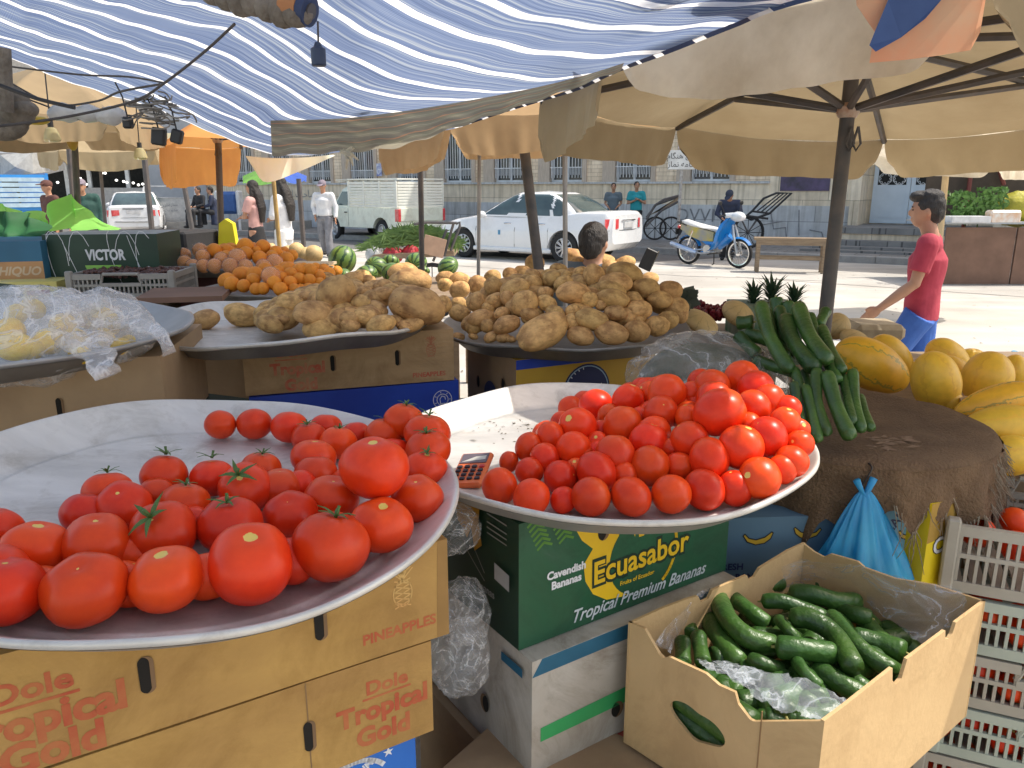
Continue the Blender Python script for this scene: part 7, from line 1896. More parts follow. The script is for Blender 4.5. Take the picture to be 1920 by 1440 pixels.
for i in range(60):
 a = c_L.lerp(c_F, rnd.uniform(.12, .88)).lerp(c_B.lerp(c_R, rnd.uniform(.12, .88)), rnd.uniform(.12, .88)); a.z = rnd.uniform(.69, .752); an = rnd.uniform(0, 3.1); d = Vector((math.cos(an), math.sin(an), 0)) * .045
 cuke([a - d, a + Vector((d.y, -d.x, 0)) * .15, a + d], .021, 'cucumber in the dark lower layer of the open carton', 'cucumbers in the lower layer of the open carton')
hq = c_L.lerp(c_F, .42) + Vector((0, 0, -.122)); hU = (c_F - c_L).normalized(); hN = Vector((hU.y, -hU.x, 0))
for k_, lab in ((0, 'cucumber showing through the hand hole of the open carton'), (1, 'cucumber lying above the one in the hand hole of the open carton'), (2, 'cucumber lying below the one in the hand hole of the open carton')):
 q = hq - hN * .035 + Vector((0, 0, (0, .035, -.037)[k_])); cuke([q - hU * .085 + Vector((0, 0, .015)), q, q + hU * .085 - Vector((0, 0, .012))], .024, lab, GO)
m_clear = film_mat('clear_polythene', (.75, .74, .77), .10, .5, 9, stretch=(1, 1, 2))
m_clear2 = film_mat('bluish_polythene', (.72, .78, .86), .16, .5, 10)
def film(name, top, bot, z0, z1, mat, parent, seed=0, nu=40, nv=14, amp=.006, conv=None, fac=None):
 conv = conv or c6; mb = MB()
 def f(u, v):
  a = crom([(*p, 0) for p in top], u); b_ = crom([(*p, 0) for p in bot], u); q = a.lerp(b_, v); z = lerp(z0(u), z1(u), v)
  p = at(*conv(q.x, q.y), z=z)
  n = mnoise.noise(Vector((u * 7 + seed, v * 2.5, seed))) + .6 * mnoise.noise(Vector((u * 22 + seed, v * 5, 1)))+ .35 * abs(mnoise.noise(Vector((u * 45, v * 9, seed))))
  return p + Vector((n * amp, n * amp * .4, n * amp))
 mb.grid(f, nu, nv); return mb.build(name, mat, parent, auto=0)
lin_ = thing('bag_lining', 'clear plastic bag lining the open carton around the cucumbers', 'plastic bag', at(*c6(900, 700), z=.7))
film('film_sheet', [(800, 400), (930, 372), (1150, 400), (1400, 460), (1600, 500), (1655, 560), (1640, 640)], [(820, 500), (960, 470), (1130, 520), (1260, 620), (1400, 720), (1480, 760), (1560, 730)], lambda u: .835, lambda u: .75, m_clear, lin_, 3)
film('film_sheet', [(480, 835), (600, 850), (760, 890), (930, 930), (1120, 1020)], [(640, 960), (700, 1020), (780, 1060), (900, 1085), (990, 1110)], lambda u: .795, lambda u: .80, m_clear2, lin_, 9)
film('film_sheet', [(215, 760), (260, 690), (350, 600), (420, 520), (480, 500)], [(290, 800), (310, 740), (370, 650), (440, 590), (520, 540)], lambda u: .815, lambda u: .78, m_clear, lin_, 5, nu=24)
film('film_sheet', [(400, 830), (440, 832), (500, 850), (640, 870)], [(460, 870), (560, 900), (640, 930), (700, 980)], lambda u: .785, lambda u: .80, m_clear2, lin_, 12, nu=24)
def sack(name, label, c, r_, mat, seed, inner=None, n=40, parts=None):
 t = thing(name, label, 'plastic bag', c); mb = MB(); mb.ell((0, 0, 0), 1, nu=64, nv=40)
 vs = []
 for p in mb.v:
  p = Vector(p); k = 1 + .10 * mnoise.noise(p * 1.6 + Vector((seed, 0, 0))) + .16 * abs(mnoise.noise(p * 3.3 + Vector((0, seed, 0)))) - .05 * abs(mnoise.noise(p * 8))
  if p.z < -.45: k *= 1 - .3 * (-.45 - p.z)
  vs.append(Vector(c) + Vector((p.x * r_[0] * k, p.y * r_[1] * k, p.z * r_[2] * k)))
 mb.v = vs; mb.build('film', mat, t, auto=0)
 return t
sc_ = at(1325, 690, Y=1.98)
m_sackf = film_mat('cloudy_polythene', (.66, .65, .62), .14, .55, 6, .2)
sk = sack('plastic_sack', 'cloudy clear sack of greens between the potato heap and the stacked cucumbers', sc_ + Vector((.0, 0, -.035)), (.205, .17, .125), m_sackf, 4)
mb = MB(); mb.ell(sc_ + Vector((0, .01, -.04)), (.175, .145, .10), nu=30, nv=20); mb.v = [tuple(Vector(p) + Vector((0, 0, .012 * mnoise.noise(Vector(p) * 20)))) for p in mb.v]
mb.build('greens_inside', M('brown_green_leaves', (.13, .11, .065), .9, col2=(.06, .07, .03), nscale=12, bump=.8, bscale=30), sk)
q = Box('carton', 'brown carton carrying the cloudy sack of greens', sc_ + Vector((-.18, -.12, -.14)), sc_ + Vector((.16, -.12, -.14)), .30, .30, m_bcard)
q = Box('carton', 'floor carton under the cloudy sack of greens', sc_ + Vector((-.18, -.12, -.443)), sc_ + Vector((.16, -.12, -.443)), .45, .30, m_bcard)
m_crump = film_mat('crumpled_polythene', (.75, .75, .75), .08, .42, 20, .1)
for px, py, Y_, r_, lab in ((862, 1235, 1.10, (.048, .05, .07), 'crumpled clear bag wedged beside the yellowed cartons'), (868, 1150, 1.16, (.045, .05, .06), 'crumpled clear bag between the green carton and the yellowed one'), (845, 990, 1.20, (.05, .05, .05), 'clear bag under the rims of the two tomato trays')):
 c_ = at(px, py, Y=Y_); sack('plastic_bag', lab, c_, r_, m_crump, px)
# ------------------------------------------------------------------ bagged lemons
m_lem = M('lemon_peel', (.95, .66, .06), .5, col2=(.85, .52, .03), nscale=3, rand=.12, bump=.3, bscale=12)
mb = MB(); mb.ell((0, 0, 0), (.9, .9, 1.1), nu=18, nv=12); LM = mb.mesh('lemon', m_lem)
def mound5(x, y):
 dx, dy = (x + 1.25) / .40, (y - 1.62) / .36; return T5['z'] - .045 + .085 * max(0, 1 - dx * dx - dy * dy) ** .6
for i, (px, py, r_) in enumerate(((28, 650, 26), (92, 640, 24), (60, 655, 20), (118, 610, 22), (62, 578, 18), (140, 640, 24), (195, 605, 26), (190, 640, 22), (225, 650, 16), (150, 665, 18), (20, 620, 24), (240, 640, 12), (30, 590, 18), (165, 600, 16))):
 P, rr = solve(px, py, r_ * 1.15, lambda x, y: mound5(x, y) + .012); place_ = place('lemon', LM, P, (rnd.random() * 3, rnd.random() * 3, 0), rr)
 tag(place_, 'yellow lemon showing through the white bags on the left tray', 'lemon', 'lemons inside the white bags')
m_wbag = film_mat('milky_polythene', (.88, .86, .85), .17, .55, 6, .25)
for i, (px, py, Y_, r_, lab) in enumerate(((30, 640, 1.52, (.15, .14, .10), 'milky bag of lemons at the very left edge of the tray'), (120, 625, 1.58, (.12, .12, .085), 'milky bag of lemons in the middle of the left tray'), (195, 620, 1.62, (.095, .10, .085), 'milky bag of lemons at the right of the left tray'), (50, 585, 1.75, (.14, .11, .06), 'flatter milky bag at the back of the left tray'))):
 sack('plastic_bag', lab, at(px, py, Y=Y_), r_, m_wbag, 7 + i * 3)
def bagear(pts, rr, label, px, zz):
 t = thing('bag_knot', label, 'plastic bag', at(*pts[0][:2], Y=pts[0][2])); mb = MB(); P = [at(x, y, Y=Y) for x, y, Y in pts]; P = [crom(P, i / 20) for i in range(21)]
 r_ = [lin(rr, i / 20) for i in range(21)]; mb.tube(P, r_, 24, flat=.45); mb.v = [tuple(Vector(v) + Vector((1, .3, .8)) * .010 * mnoise.noise(Vector(v) * 28)) for v in mb.v]; mb.build('film', m_wbag, t, auto=0)
bagear([(215, 612, 1.62), (262, 610, 1.52), (300, 632, 1.47), (318, 664, 1.46)], [(0, .05), (.4, .03), (.7, .018), (1, .014)], 'knotted white bag handle hanging over the right rim of the lemon tray', 0, 0)
bagear([(160, 640, 1.45), (178, 665, 1.32), (195, 690, 1.26), (202, 706, 1.25)], [(0, .05), (.4, .028), (.7, .026), (1, .016)], 'knotted white bag handle hanging over the front rim of the lemon tray', 0, 0)
bagear([(150, 590, 1.62), (175, 575, 1.62), (192, 566, 1.62)], [(0, .05), (.6, .03), (1, .022)], 'upright white bag handle on the lemon tray', 0, 0)
for i, (x, y, dz) in enumerate(((-.20, -.08, .10), (-.13, -.12, .095), (-.12, -.02, .11), (-.03, -.10, .10), (.04, -.03, .11), (-.04, .05, .12), (.12, -.10, .10), (.12, .04, .11), (-.20, .03, .11), (.2, -.04, .1))):
 p = Matrix.Rotation(CA, 3, 'Z') @ Vector((x, y, 0)); tag(place('tomato', TOMB[i % 5], (CX + p.x, CY + p.y, .72 + dz), top_tilt(rnd.uniform(-1, 1), -.4, i), .037), 'dusky red tomato lying in the topmost crate at the right edge', 'tomato', 'tomatoes in the topmost crate')
for lv in range(1, 5):
 for i in range(16):
  x = -.23 + .46 * (i % 8) / 7; y = (-.145, -.08)[i // 8]
  p = Matrix.Rotation(CA, 3, 'Z') @ Vector((x, y, 0)); tag(place('tomato', TOMS[i % 6], (CX + p.x, CY + p.y, zs_[lv] + .047 + .03 * (i % 2)), top_tilt(.3, -.4, i), .033), 'red tomato behind the slots of crate ' + ('two', 'three', 'four', 'five')[lv - 1] + ' from the top at the right', 'tomato', 'tomatoes in crate ' + ('two', 'three', 'four', 'five')[lv - 1] + ' of the stack')
# ------------------------------------------------------------------ people
m_skin = M('tanned_skin', (.44, .24, .15), .55, col2=(.38, .19, .115), nscale=6, sss=.05)
m_hair = M('black_hair', (.014, .011, .010), .55, col2=(.03, .024, .02), nscale=30, stretch=(3, 3, .5), bump=.6, bscale=60)
def cloth(name, c, c2=None): return M(name, c, .85, col2=c2 or tuple(x * .8 for x in c), nscale=7, bump=.25, bscale=14)
def V3(*a): return Vector(a)
def person(label, loc, rz, s=1.0, J=None, shirt=None, trousers=None, shoes=None, hair='short', cap=None, vox=.016, sleeves='long', skirt=False, hem=.90, beard=False, legs=True, hand=True, group=None, lean=None, extra_hair=None, fat=1.0):
 D = dict(pel=(0, 0, .93), chest=(0, 0, 1.26), neck=(0, 0, 1.43), head=(0, .025, 1.60), shl=(-.185, 0, 1.39), shr=(.185, 0, 1.39), ell=(-.24, -.02, 1.12), elr=(.24, -.02, 1.12), wrl=(-.25, .06, .88), wrr=(.25, .06, .88),
           hil=(-.09, 0, .90), hir=(.09, 0, .90), knl=(-.10, .03, .49), knr=(.10, .03, .49), anl=(-.10, -.02, .09), anr=(.10, -.02, .09), face=(0, 1, 0))
 D.update(J or {}); D = {k: Vector(v) for k, v in D.items()}
 t = thing('person', label, 'person', loc, rz, group=group, world_coords=False); t.scale = (s, s, s)
 hd = D['head']; fy = D['face'].normalized(); fx = fy.cross(V3(0, 0, 1)).normalized(); fz = fx.cross(fy); HM = Matrix((fx, fy, fz)).transposed()
 def hp(x, y, z): return hd + HM @ Vector((x, y, z))
 b = MB()
 b.tube([D['pel'], D['chest'], D['neck'] - V3(0, 0, .05)], [.13 * fat, .15 * fat, .09], 20, up=(0, 1, 0), flat=.66)
 b.tube([D['shl'], D['neck'] - V3(0, 0, .06), D['shr']], [.055, .07, .055], 12)
 b.tube([D['neck'] - V3(0, 0, .06), D['neck'], hd - V3(0, 0, .04)], [.062, .054, .055], 14)
 b.ell(hp(0, 0, .01), (.074, .094, .108), HM, 24, 16); b.ell(hp(0, .035, -.05), (.052, .055, .062), HM, 18, 12)
 b.ell(hp(0, .097, -.012), (.013, .018, .024), HM, 10, 8); b.ell(hp(0, .085, -.056), (.024, .012, .010), HM, 10, 8); b.ell(hp(0, .082, .022), (.05, .012, .012), HM, 10, 8)
 for sx in (-1, 1): b.ell(hp(sx * .076, -.008, -.005), (.012, .02, .032), HM, 10, 8)
 for q in 'lr':
  sh, el, wr = D['sh' + q], D['el' + q], D['wr' + q]
  b.tube([sh, sh.lerp(el, .5), el, el.lerp(wr, .35), wr], [.052, .045, .037, .039, .026], 12); b.ell(sh, .052, nu=12, nv=8); b.ell(el, .038, nu=12, nv=8)
  if hand:
   d = (wr - el).normalized(); side = V3(1 if q == 'l' else -1, 0, 0); side = (side - d * side.dot(d)).normalized(); nn = d.cross(side).normalized()
   Mh = Matrix((side, d, nn)).transposed()
   fw = V3(0, 1, 0) - d * d.y; fw = fw.normalized() if fw.length > .1 else nn
   Mh = Matrix((fw, d, fw.cross(d))).transposed(); P = lambda x, y, z: wr + Mh @ Vector((x, y, z)); cur = .012 if q == 'l' else -.012
   b.ell(P(0, .045, 0), (.038, .052, .017), Mh, 14, 10)
   for k, (fx_, ln) in enumerate(((.028, .068), (.010, .078), (-.009, .072), (-.027, .056))):
    b.tube([P(fx_, .075, 0), P(fx_ * 1.05, .075 + ln * .5, cur * .8), P(fx_, .075 + ln * .85, cur * 2.4)], [.0095, .0088, .007], 7)
   b.tube([P(.026, .02, 0), P(.048, .045, cur), P(.050, .078, cur * 1.6)], [.013, .011, .008], 7)
  if legs:
   b.tube([D['hi' + q], D['kn' + q], D['kn' + q].lerp(D['an' + q], .35), D['an' + q]], [.085, .056, .055, .038], 14)
   b.tube([D['an' + q] + V3(0, -.03, -.03), D['an' + q] + V3(0, .13, -.055)], [.04, .032], 10)
 from_mesh('body', remesh(b, vox, 2), m_skin, t)
 if shirt:
  c = MB(); k = 1.12 * fat
  hz = D['pel'] + V3(0, 0, hem - .93)
  c.tube([hz, D['pel'].lerp(D['chest'], .5), D['chest'] + V3(0, 0, .02), D['neck'] - V3(0, 0, .035)], [.158 * k, .150 * k, .168 * k, .075], 26, up=(0, 1, 0), flat=.70)
  c.tube([D['shl'], D['neck'] - V3(0, 0, .065), D['shr']], [.068, .082, .068], 14)
  for q in 'lr':
   sh, el, wr = D['sh' + q], D['el' + q], D['wr' + q]; c.ell(sh, .07, nu=12, nv=8)
   if sleeves == 'long': c.tube([sh, el, wr - (wr - el) * .1], [.072, .056, .042], 14); c.ell(el, .057, nu=12, nv=8)
   elif sleeves == 'mid': c.tube([sh, el, el.lerp(wr, .3)], [.074, .062, .058], 14)
   else: c.tube([sh, sh.lerp(el, .72)], [.072, .068], 14)
  me = remesh(c, vox, 2)
  ruffle(me, lambda v: mnoise.noise(v * 7) * .008 + mnoise.noise(Vector((v.x * 14, v.y * 14, v.z * 5))) * .006)
  from_mesh('shirt', me, shirt, t)
 if trousers and legs:
  c = MB()
  c.tube([D['pel'] + V3(0, 0, .04), (D['hil'] + D['hir']) / 2 + V3(0, 0, -.05)], [.142 * max(fat, 1), .155 * max(fat, 1)], 22, up=(0, 1, 0), flat=.74)
  if skirt: c.tube([D['pel'] + V3(0, 0, .02), D['pel'] - V3(0, 0, .25), V3(0, .02, .12)], [.15, .19, .20], 24, up=(0, 1, 0), flat=.8)
  else:
   for q in 'lr': c.tube([D['hi' + q] + V3(0, 0, .0), D['kn' + q], D['an' + q] + V3(0, 0, -.02)], [.108, .082, .076], 16); c.ell(D['kn' + q], .083, nu=14, nv=8)
  me = remesh(c, vox, 2)
  ruffle(me, lambda v: mnoise.noise(Vector((v.x * 12, v.y * 12, v.z * 6))) * .008)
  from_mesh('trousers' if not skirt else 'skirt', me, trousers, t)
 if legs:
  for q in 'lr':
   c = MB(); a = D['an' + q]; c.ell(a + V3(0, .05, -.045), (.05, .135, .046), nu=16, nv=10); c.build('shoe', shoes or m_black, t)
 if cap:
  c = MB(); c.ell(hp(0, -.005, .045), (.088, .106, .082), HM, 20, 12); c.ell(hp(0, .12, .045), (.07, .075, .010), HM @ Matrix.Rotation(-.15, 3, 'X'), 16, 8); c.build('cap', cap, t, auto=70)
 h = MB(); h.ell(hp(0, -.018, .030), (.084, .098, .098), HM, 26, 18); h.ell(hp(0, -.05, -.01), (.072, .066, .085), HM, 18, 12)
 if hair == 'quiff': h.ell(hp(0, .05, .095), (.062, .065, .042), HM, 16, 10); h.ell(hp(.0, -.02, .09), (.074, .085, .055), HM, 16, 10)
 if hair == 'long':
  h.tube([hp(0, -.04, .05), hp(0, -.10, -.12), hp(0, -.13, -.34), hp(0, -.11, -.58)], [.085, .105, .115, .06], 18, up=(0, 1, 0), flat=.5)
  h.tube([hp(-.05, -.02, .04), hp(-.085, -.02, -.12), hp(-.09, -.04, -.3)], [.04, .04, .025], 10)
 me = remesh(h, .010, 1)
 ruffle(me, lambda v: mnoise.noise(v * 38) * .006)
 if not (cap and hair == 'short'): from_mesh('hair', me, m_hair, t)
 e = MB()
 for sx in (-1, 1): e.ell(hp(sx * .030, .083, .008), (.013, .008, .006), HM, 10, 6); e.ell(hp(sx * .031, .088, .028), (.018, .006, .005), HM, 8, 6)
 e.build('eyes_and_brows', m_hair, t)
 return t
W_ = m_wshirt = cloth('white_shirt', (.74, .74, .75), (.58, .58, .60)); m_pink = cloth('faded_pink_cotton', (.62, .36, .33)); m_blk = cloth('black_cloth', (.025, .025, .028)); m_nvy = cloth('dark_navy_cloth', (.035, .045, .085))
m_grey = cloth('grey_trousers', (.26, .26, .28), (.16, .16, .18)); m_red = cloth('raspberry_cotton', (.42, .042, .07), (.33, .028, .05)); m_track = cloth('blue_tracksuit_cloth', (.05, .14, .46), (.035, .10, .36))
bp_ = at(1728, 575, Y=4.75)
person('boy in a raspberry red t-shirt and blue trousers walking to the left past the melons', (bp_.x, 4.75, 0), R(60), .885, dict(
 elr=(.22, -.01, 1.12), wrr=(.17, .05, .87), ell=(-.23, .05, 1.13), wrl=(-.20, .25, .94), knl=(-.09, .20, .50), anl=(-.09, .22, .10), knr=(.09, -.03, .49), anr=(.09, -.30, .15), face=(-.05, 1, -.03), head=(0, .045, 1.60)),
 m_red, m_track, M('white_trainers', (.7, .7, .7), .6), 'quiff', None, .0085, 'short', hem=.86, fat=.92)
p_ = at(613, 482, z=0)
person('elderly man in a grey cap, white shirt and grey trousers walking towards the stalls', p_, R(172), 1.0, dict(
 elr=(.27, -.03, 1.13), wrr=(.20, .05, .93), ell=(-.27, -.02, 1.12), wrl=(-.28, .06, .87), knl=(-.10, .07, .49), anl=(-.11, .06, .10), knr=(.10, -.02, .49), anr=(.08, -.16, .13), face=(.1, 1, -.28)),
 m_wshirt, m_grey, m_blk, 'short', cloth('grey_violet_cap', (.24, .20, .24)), .014, 'long', hem=.93, fat=1.05)
person('young woman with long black hair, pink t-shirt and black skirt, arms folded', (at(480, 420, Y=13.0).x, 13.0, 0), R(80), .97, dict(
 ell=(-.23, .08, 1.12), wrl=(-.02, .22, 1.12), elr=(.23, .08, 1.12), wrr=(.05, .24, 1.10), face=(-.1, 1, -.05)), m_pink, m_blk, None, 'long', None, .014, 'short', skirt=True, hem=.86, fat=.88)
person('woman with long dark hair, loose white tunic and white trousers behind the wooden stick', (at(532, 420, Y=12.6).x, 12.6, 0), R(75), 1.0, dict(
 ell=(-.24, .04, 1.12), wrl=(-.05, .20, 1.08), elr=(.24, .02, 1.12), wrr=(.10, .22, 1.06), face=(0, 1, -.12)), m_wshirt, cloth('white_trousers', (.70, .70, .70)), None, 'long', None, .014, 'mid', hem=.74, fat=.95)
m_gtee = cloth('slate_grey_cotton', (.13, .17, .20)); m_teal = cloth('teal_cotton', (.03, .33, .38), (.02, .26, .30))
person('man in a slate grey t-shirt leaning on the wall behind the white car', (at(1149, 400, Y=21.6).x, 21.6, .13), R(170), .90, dict(wrl=(-.12, .2, 1.0), wrr=(.12, .2, 1.0)), m_gtee, m_blk, None, 'short', None, .018, 'short')
person('man in a bright teal t-shirt with hands together at his chest by the stone wall', (at(1192, 400, Y=21.4).x, 21.4, .13), R(178), .92, dict(wrl=(-.03, .18, 1.22), wrr=(.03, .18, 1.20), ell=(-.25, .05, 1.1), elr=(.25, .05, 1.1)), m_teal, m_blk, None, 'short', None, .018, 'short')
person('man in dark navy jacket and cap bowing his head behind the blue motorcycle', (at(1366, 430, Y=17.2).x, 17.2, 0), R(160), .93, dict(
 chest=(0, .10, 1.22), neck=(0, .20, 1.38), head=(0, .29, 1.50), shl=(-.19, .14, 1.34), shr=(.19, .14, 1.34), ell=(-.27, .18, 1.08), elr=(.27, .18, 1.08), wrl=(-.12, .36, .98), wrr=(.12, .36, .98), face=(.25, .8, -.75)),
 m_nvy, m_blk, None, 'short', cloth('navy_cap', (.03, .04, .07)), .016)
sp_ = at(1112, 450, Y=4.5)
person('seated stallholder with thick black hair, half hidden behind the potato heap', (sp_.x, 4.5, -.32), R(-22), 1.0, dict(head=(0, .02, 1.555), 
 knl=(-.16, .42, .88), knr=(.16, .42, .88), anl=(-.16, .44, .45), anr=(.16, .44, .45), elr=(.26, .06, 1.13), wrr=(.24, .30, 1.20), ell=(-.24, .08, 1.12), wrl=(-.10, .30, 1.0), face=(.1, 1, -.18)),
 m_gtee, m_blk, None, 'short', None, .014, 'short')
ph = at(1216, 487, Y=4.45); o = thing('mobile_phone', 'dark mobile phone with a bright edge held up behind the potato heap', 'phone', ph)
mb = MB(); mb.box(ph, (.075, .010, .12), Matrix.Rotation(R(24), 3, 'Y'), bev=.004); mb.build('casing', m_black, o)
mb = MB(); mb.box(ph + V3(.038, 0, .005), (.004, .014, .10), Matrix.Rotation(R(24), 3, 'Y')); mb.build('rim', m_chrome, o)
mb = MB(); mb.box((sp_.x, 4.45, .26), (.4, .38, .52)); tag(mb.build('stool', m_bcard, smooth=False, origin=(sp_.x, 4.45, 0)), 'low box seat of the stallholder behind the potatoes', 'stool')
seat = dict(pel=(0, 0, .50), chest=(0, .02, .84), neck=(0, .05, 1.01), head=(0, .08, 1.17), shl=(-.185, .03, .96), shr=(.185, .03, .96), ell=(-.24, .1, .72), elr=(.24, .1, .72), wrl=(-.1, .3, .66), wrr=(.1, .3, .66), hil=(-.1, 0, .48), hir=(.1, 0, .48), knl=(-.13, .42, .52), knr=(.13, .42, .52), anl=(-.12, .45, .09), anr=(.12, .45, .09))
for px, c_, lab, rz in ((378, m_blk, 'seated man in black on the left, leaning forward by the grey wall', 150), (402, m_nvy, 'seated man in black on the right, turned to his companion by the grey wall', 110)):
 q = at(px, 400, Y=25.5); person(lab, (q.x, 25.5, .30), R(rz), 1.0, seat, c_, m_blk, None, 'short', None, .02, hem=.52)
q = at(97, 400, Y=14.5); person('vendor in a brown headscarf behind the green sheet', (q.x, 14.5, 0), R(150), .98, {}, cloth('brown_scarf_cloth', (.12, .05, .04)), m_blk, None, 'short', cloth('brown_scarf_cloth', (0, 0, 0)), .02)
q = at(160, 400, Y=14.0); person('vendor in a dark green jacket and grey cap, leaning over the green sheet', (q.x, 14.0, 0), R(200), 1.0, dict(head=(0, .10, 1.58), neck=(0, .05, 1.43)), cloth('dark_green_jacket', (.02, .07, .06)), m_blk, None, 'short', cloth('grey_violet_cap', (0, 0, 0)), .02, fat=1.15)
# ------------------------------------------------------------------ street furniture
m_wood = M('weathered_wood', (.30, .22, .14), .8, col2=(.20, .14, .09), nscale=5, stretch=(1, 8, 8), detail=7, bump=.2)
def single(mb, name, mat, label, cat, origin, group=None, smooth=True, auto=35): return tag(mb.build(name, mat, origin=origin, smooth=smooth, auto=auto), label, cat, group)
a = at(1418, 509, z=0); c = at(1540, 512, z=0); ang = math.atan2(c.y - a.y, c.x - a.x); L_ = (c - a).length
t = thing('bench', 'rough wooden trestle bench standing on the sunlit road in front of the kerb', 'bench', (a + c) / 2, ang, world_coords=False)
mb = MB(); mb.box((0, 0, .62), (L_ + .18, .32, .05), bev=.006); mb.box((0, -.14, .56), (L_ + .1, .035, .10)); mb.build('seat', m_wood, t)
for sx in (-1, 1):
 for sy in (-1, 1): mb = MB(); mb.box((sx * L_ / 2, sy * .13, .30), (.07, .06, .60), bev=.004); mb.build('leg', m_wood, t)
mb = MB(); mb.box((0, -.13, .27), (L_, .03, .06)); mb.box((0, .13, .27), (L_, .03, .06)); mb.build('rail', m_wood, t, smooth=False)
m_galv = M('galvanised_steel', (.52, .53, .53), .5, col2=(.40, .41, .42), nscale=9, metal=.3)
q = at(328, 436, z=0); t = thing('dumpster', 'galvanised steel dumpster with curved ends on the far side of the market', 'dumpster', (q.x, q.y, 0), R(18), world_coords=False)
mb = MB(); ring = lambda z, w, d: [Vector((-w, -d, z)), Vector((w, -d, z)), Vector((w, d, z)), Vector((-w, d, z))]
mb.loft([ring(.22, .62, .42), ring(.5, .72, .5), ring(1.18, .80, .58), ring(1.22, .84, .60)]); mb.build('tub', m_galv, t, smooth=False)
for sx in (-1, 1): mb = MB(); mb.prism([(.58 * math.cos(R(k * 15)), 1.2 + .40 * math.sin(R(k * 15))) for k in range(13)], sx * .80, sx * .85, (V3(0, 0, 0), V3(0, 1, 0), V3(0, 0, 1), V3(1, 0, 0))); mb.build('end_plate', m_galv, t, smooth=False)
mb = MB(); mb.tube([(-.86, -.5, .95), (.86, -.5, .95)], .03, 8); mb.tube([(-.84, 0, 1.22 + .38), (.84, 0, 1.6)], .02, 6); mb.build('bar', m_galv, t)
for sx in (-1, 1):
 for sy in (-1, 1): mb = MB(); mb.tube([(sx * .55, sy * .35 - .02, .09), (sx * .55, sy * .35 + .02, .09)], .09, 14); mb.tube([(sx * .55, sy * .35, .1), (sx * .55, sy * .35, .24)], .02, 6); mb.build('castor', m_tyre, t)
mb = MB(); letter(mb, persian('سازمان'), (0, -.586, .98), (1, 0, 0), (0, 0, 1), .16); letter(mb, persian('مدیریت'), (0, -.57, .80), (1, 0, 0), (0, 0, 1), .14); mb.build('lettering', M('dark_stencil', (.2, .22, .25), .7), t, smooth=False)
b_ = at(1269, 470, z=.13); bx = b_.x; by = b_.y; t = thing('sign_post', 'pale post with a Persian road notice and a coloured panel, next to the leaning barrow', 'sign', (bx, by, .13))
mb = MB(); mb.tube([(bx, by, .13), (bx + .02, by, 2.9)], .035, 10); mb.build('post', M('flaking_white_post', (.5, .49, .47), .6, col2=(.25, .22, .2), nscale=14), t)
z1 = at(1270, 300, Y=by).z; mb = MB(); mb.box((bx, by - .05, z1), (.62, .02, .42), bev=.008); pl = mb.build('plate', M('white_sign_paint', (.72, .72, .70), .5), t)
mb = MB(); letter(mb, persian('های هنگام'), (bx, by - .063, z1 + .08), (1, 0, 0), (0, 0, 1), .17); letter(mb, persian('اقامه نماز'), (bx, by - .063, z1 - .10), (1, 0, 0), (0, 0, 1), .17); mb.build('lettering', M('black_print', (0, 0, 0)), pl, smooth=False)
mb = MB(); mb.add([(bx - .1, by - .05, z1 + .25), (bx + .32, by - .05, z1 + .25), (bx + .32, by - .05, z1 + 1.0), (bx + .02, by - .05, z1 + 1.0)], [(0, 1, 2, 3)]); mb.build('panel', M('lilac_panel', (.68, .58, .66), .5), t, smooth=False)
mb = MB(); mb.add([(bx + .0, by - .056, z1 + .95), (bx + .0, by - .056, z1 + .78), (bx + .15, by - .056, z1 + .62), (bx + .2, by - .056, z1 + .95)], [(0, 1, 2, 3)]); mb.build('red_patch', M('signal_red', (.75, .12, .10), .5), t, smooth=False)
mb = MB(); mb.ell((bx + .05, by - .06, z1 + .66), (.10, .004, .17)); mb.build('blue_patch', M('signal_blue', (.03, .12, .55), .5), t)
def tubes(mb, segs, r): 
 for s in segs: mb.tube(s, r, 6)
q = at(1240, 430, Y=19.0); t = thing('handcart', 'worn wooden handcart tipped up against the sign post', 'handcart', (q.x, 19, .13))
mb = MB(); P = lambda x, y, Y=19.0: at(x, y, Y=Y); mb.loft([[P(1215, 405), P(1232, 398), P(1274, 368), P(1268, 380)], [P(1215, 405, 19.6), P(1232, 398, 19.6), P(1274, 368, 19.6), P(1268, 380, 19.6)]]); mb.build('deck', m_wood, t, smooth=False)
mb = MB(); tubes(mb, [[P(1212, 412), P(1228, 385), P(1245, 374), P(1276, 366)], [P(1212, 408, 19.7), P(1230, 384, 19.7), P(1275, 368, 19.7)], [P(1210, 425), P(1240, 395), P(1272, 378)]], .03); mb.build('frame', m_pole, t)
mb = MB()
for px in (1228, 1258):
 c_ = P(px, 428); rr = .26; ring = [c_ + V3(math.cos(k * math.pi / 12) * rr, 0, math.sin(k * math.pi / 12) * rr) for k in range(25)]; mb.tube(ring, .025, 6)
 for k in range(8): mb.tube([c_, ring[k * 3]], .008, 4)
mb.build('wheel', m_tyre, t)
q = at(1430, 440, Y=19.0); t = thing('handcart', 'black tubular handcart tipped up beside the bench, its rack in the air', 'handcart', (q.x, 19, .13))
mb = MB(); P = lambda x, y, Y=18.6: at(x, y, Y=Y); A1, A2, A3, A4 = P(1410, 396), P(1443, 400), P(1484, 362), P(1456, 362)
tubes(mb, [[A1, P(1432, 372), A4, A3, A2, A1]], .028)
for k in (.25, .5, .75): tubes(mb, [[A1.lerp(A2, k), A4.lerp(A3, k)]], .016)
tubes(mb, [[A1, P(1396, 408), P(1408, 412), A2], [P(1396, 404), P(1440, 410)]], .03); mb.build('rack', m_black, t)
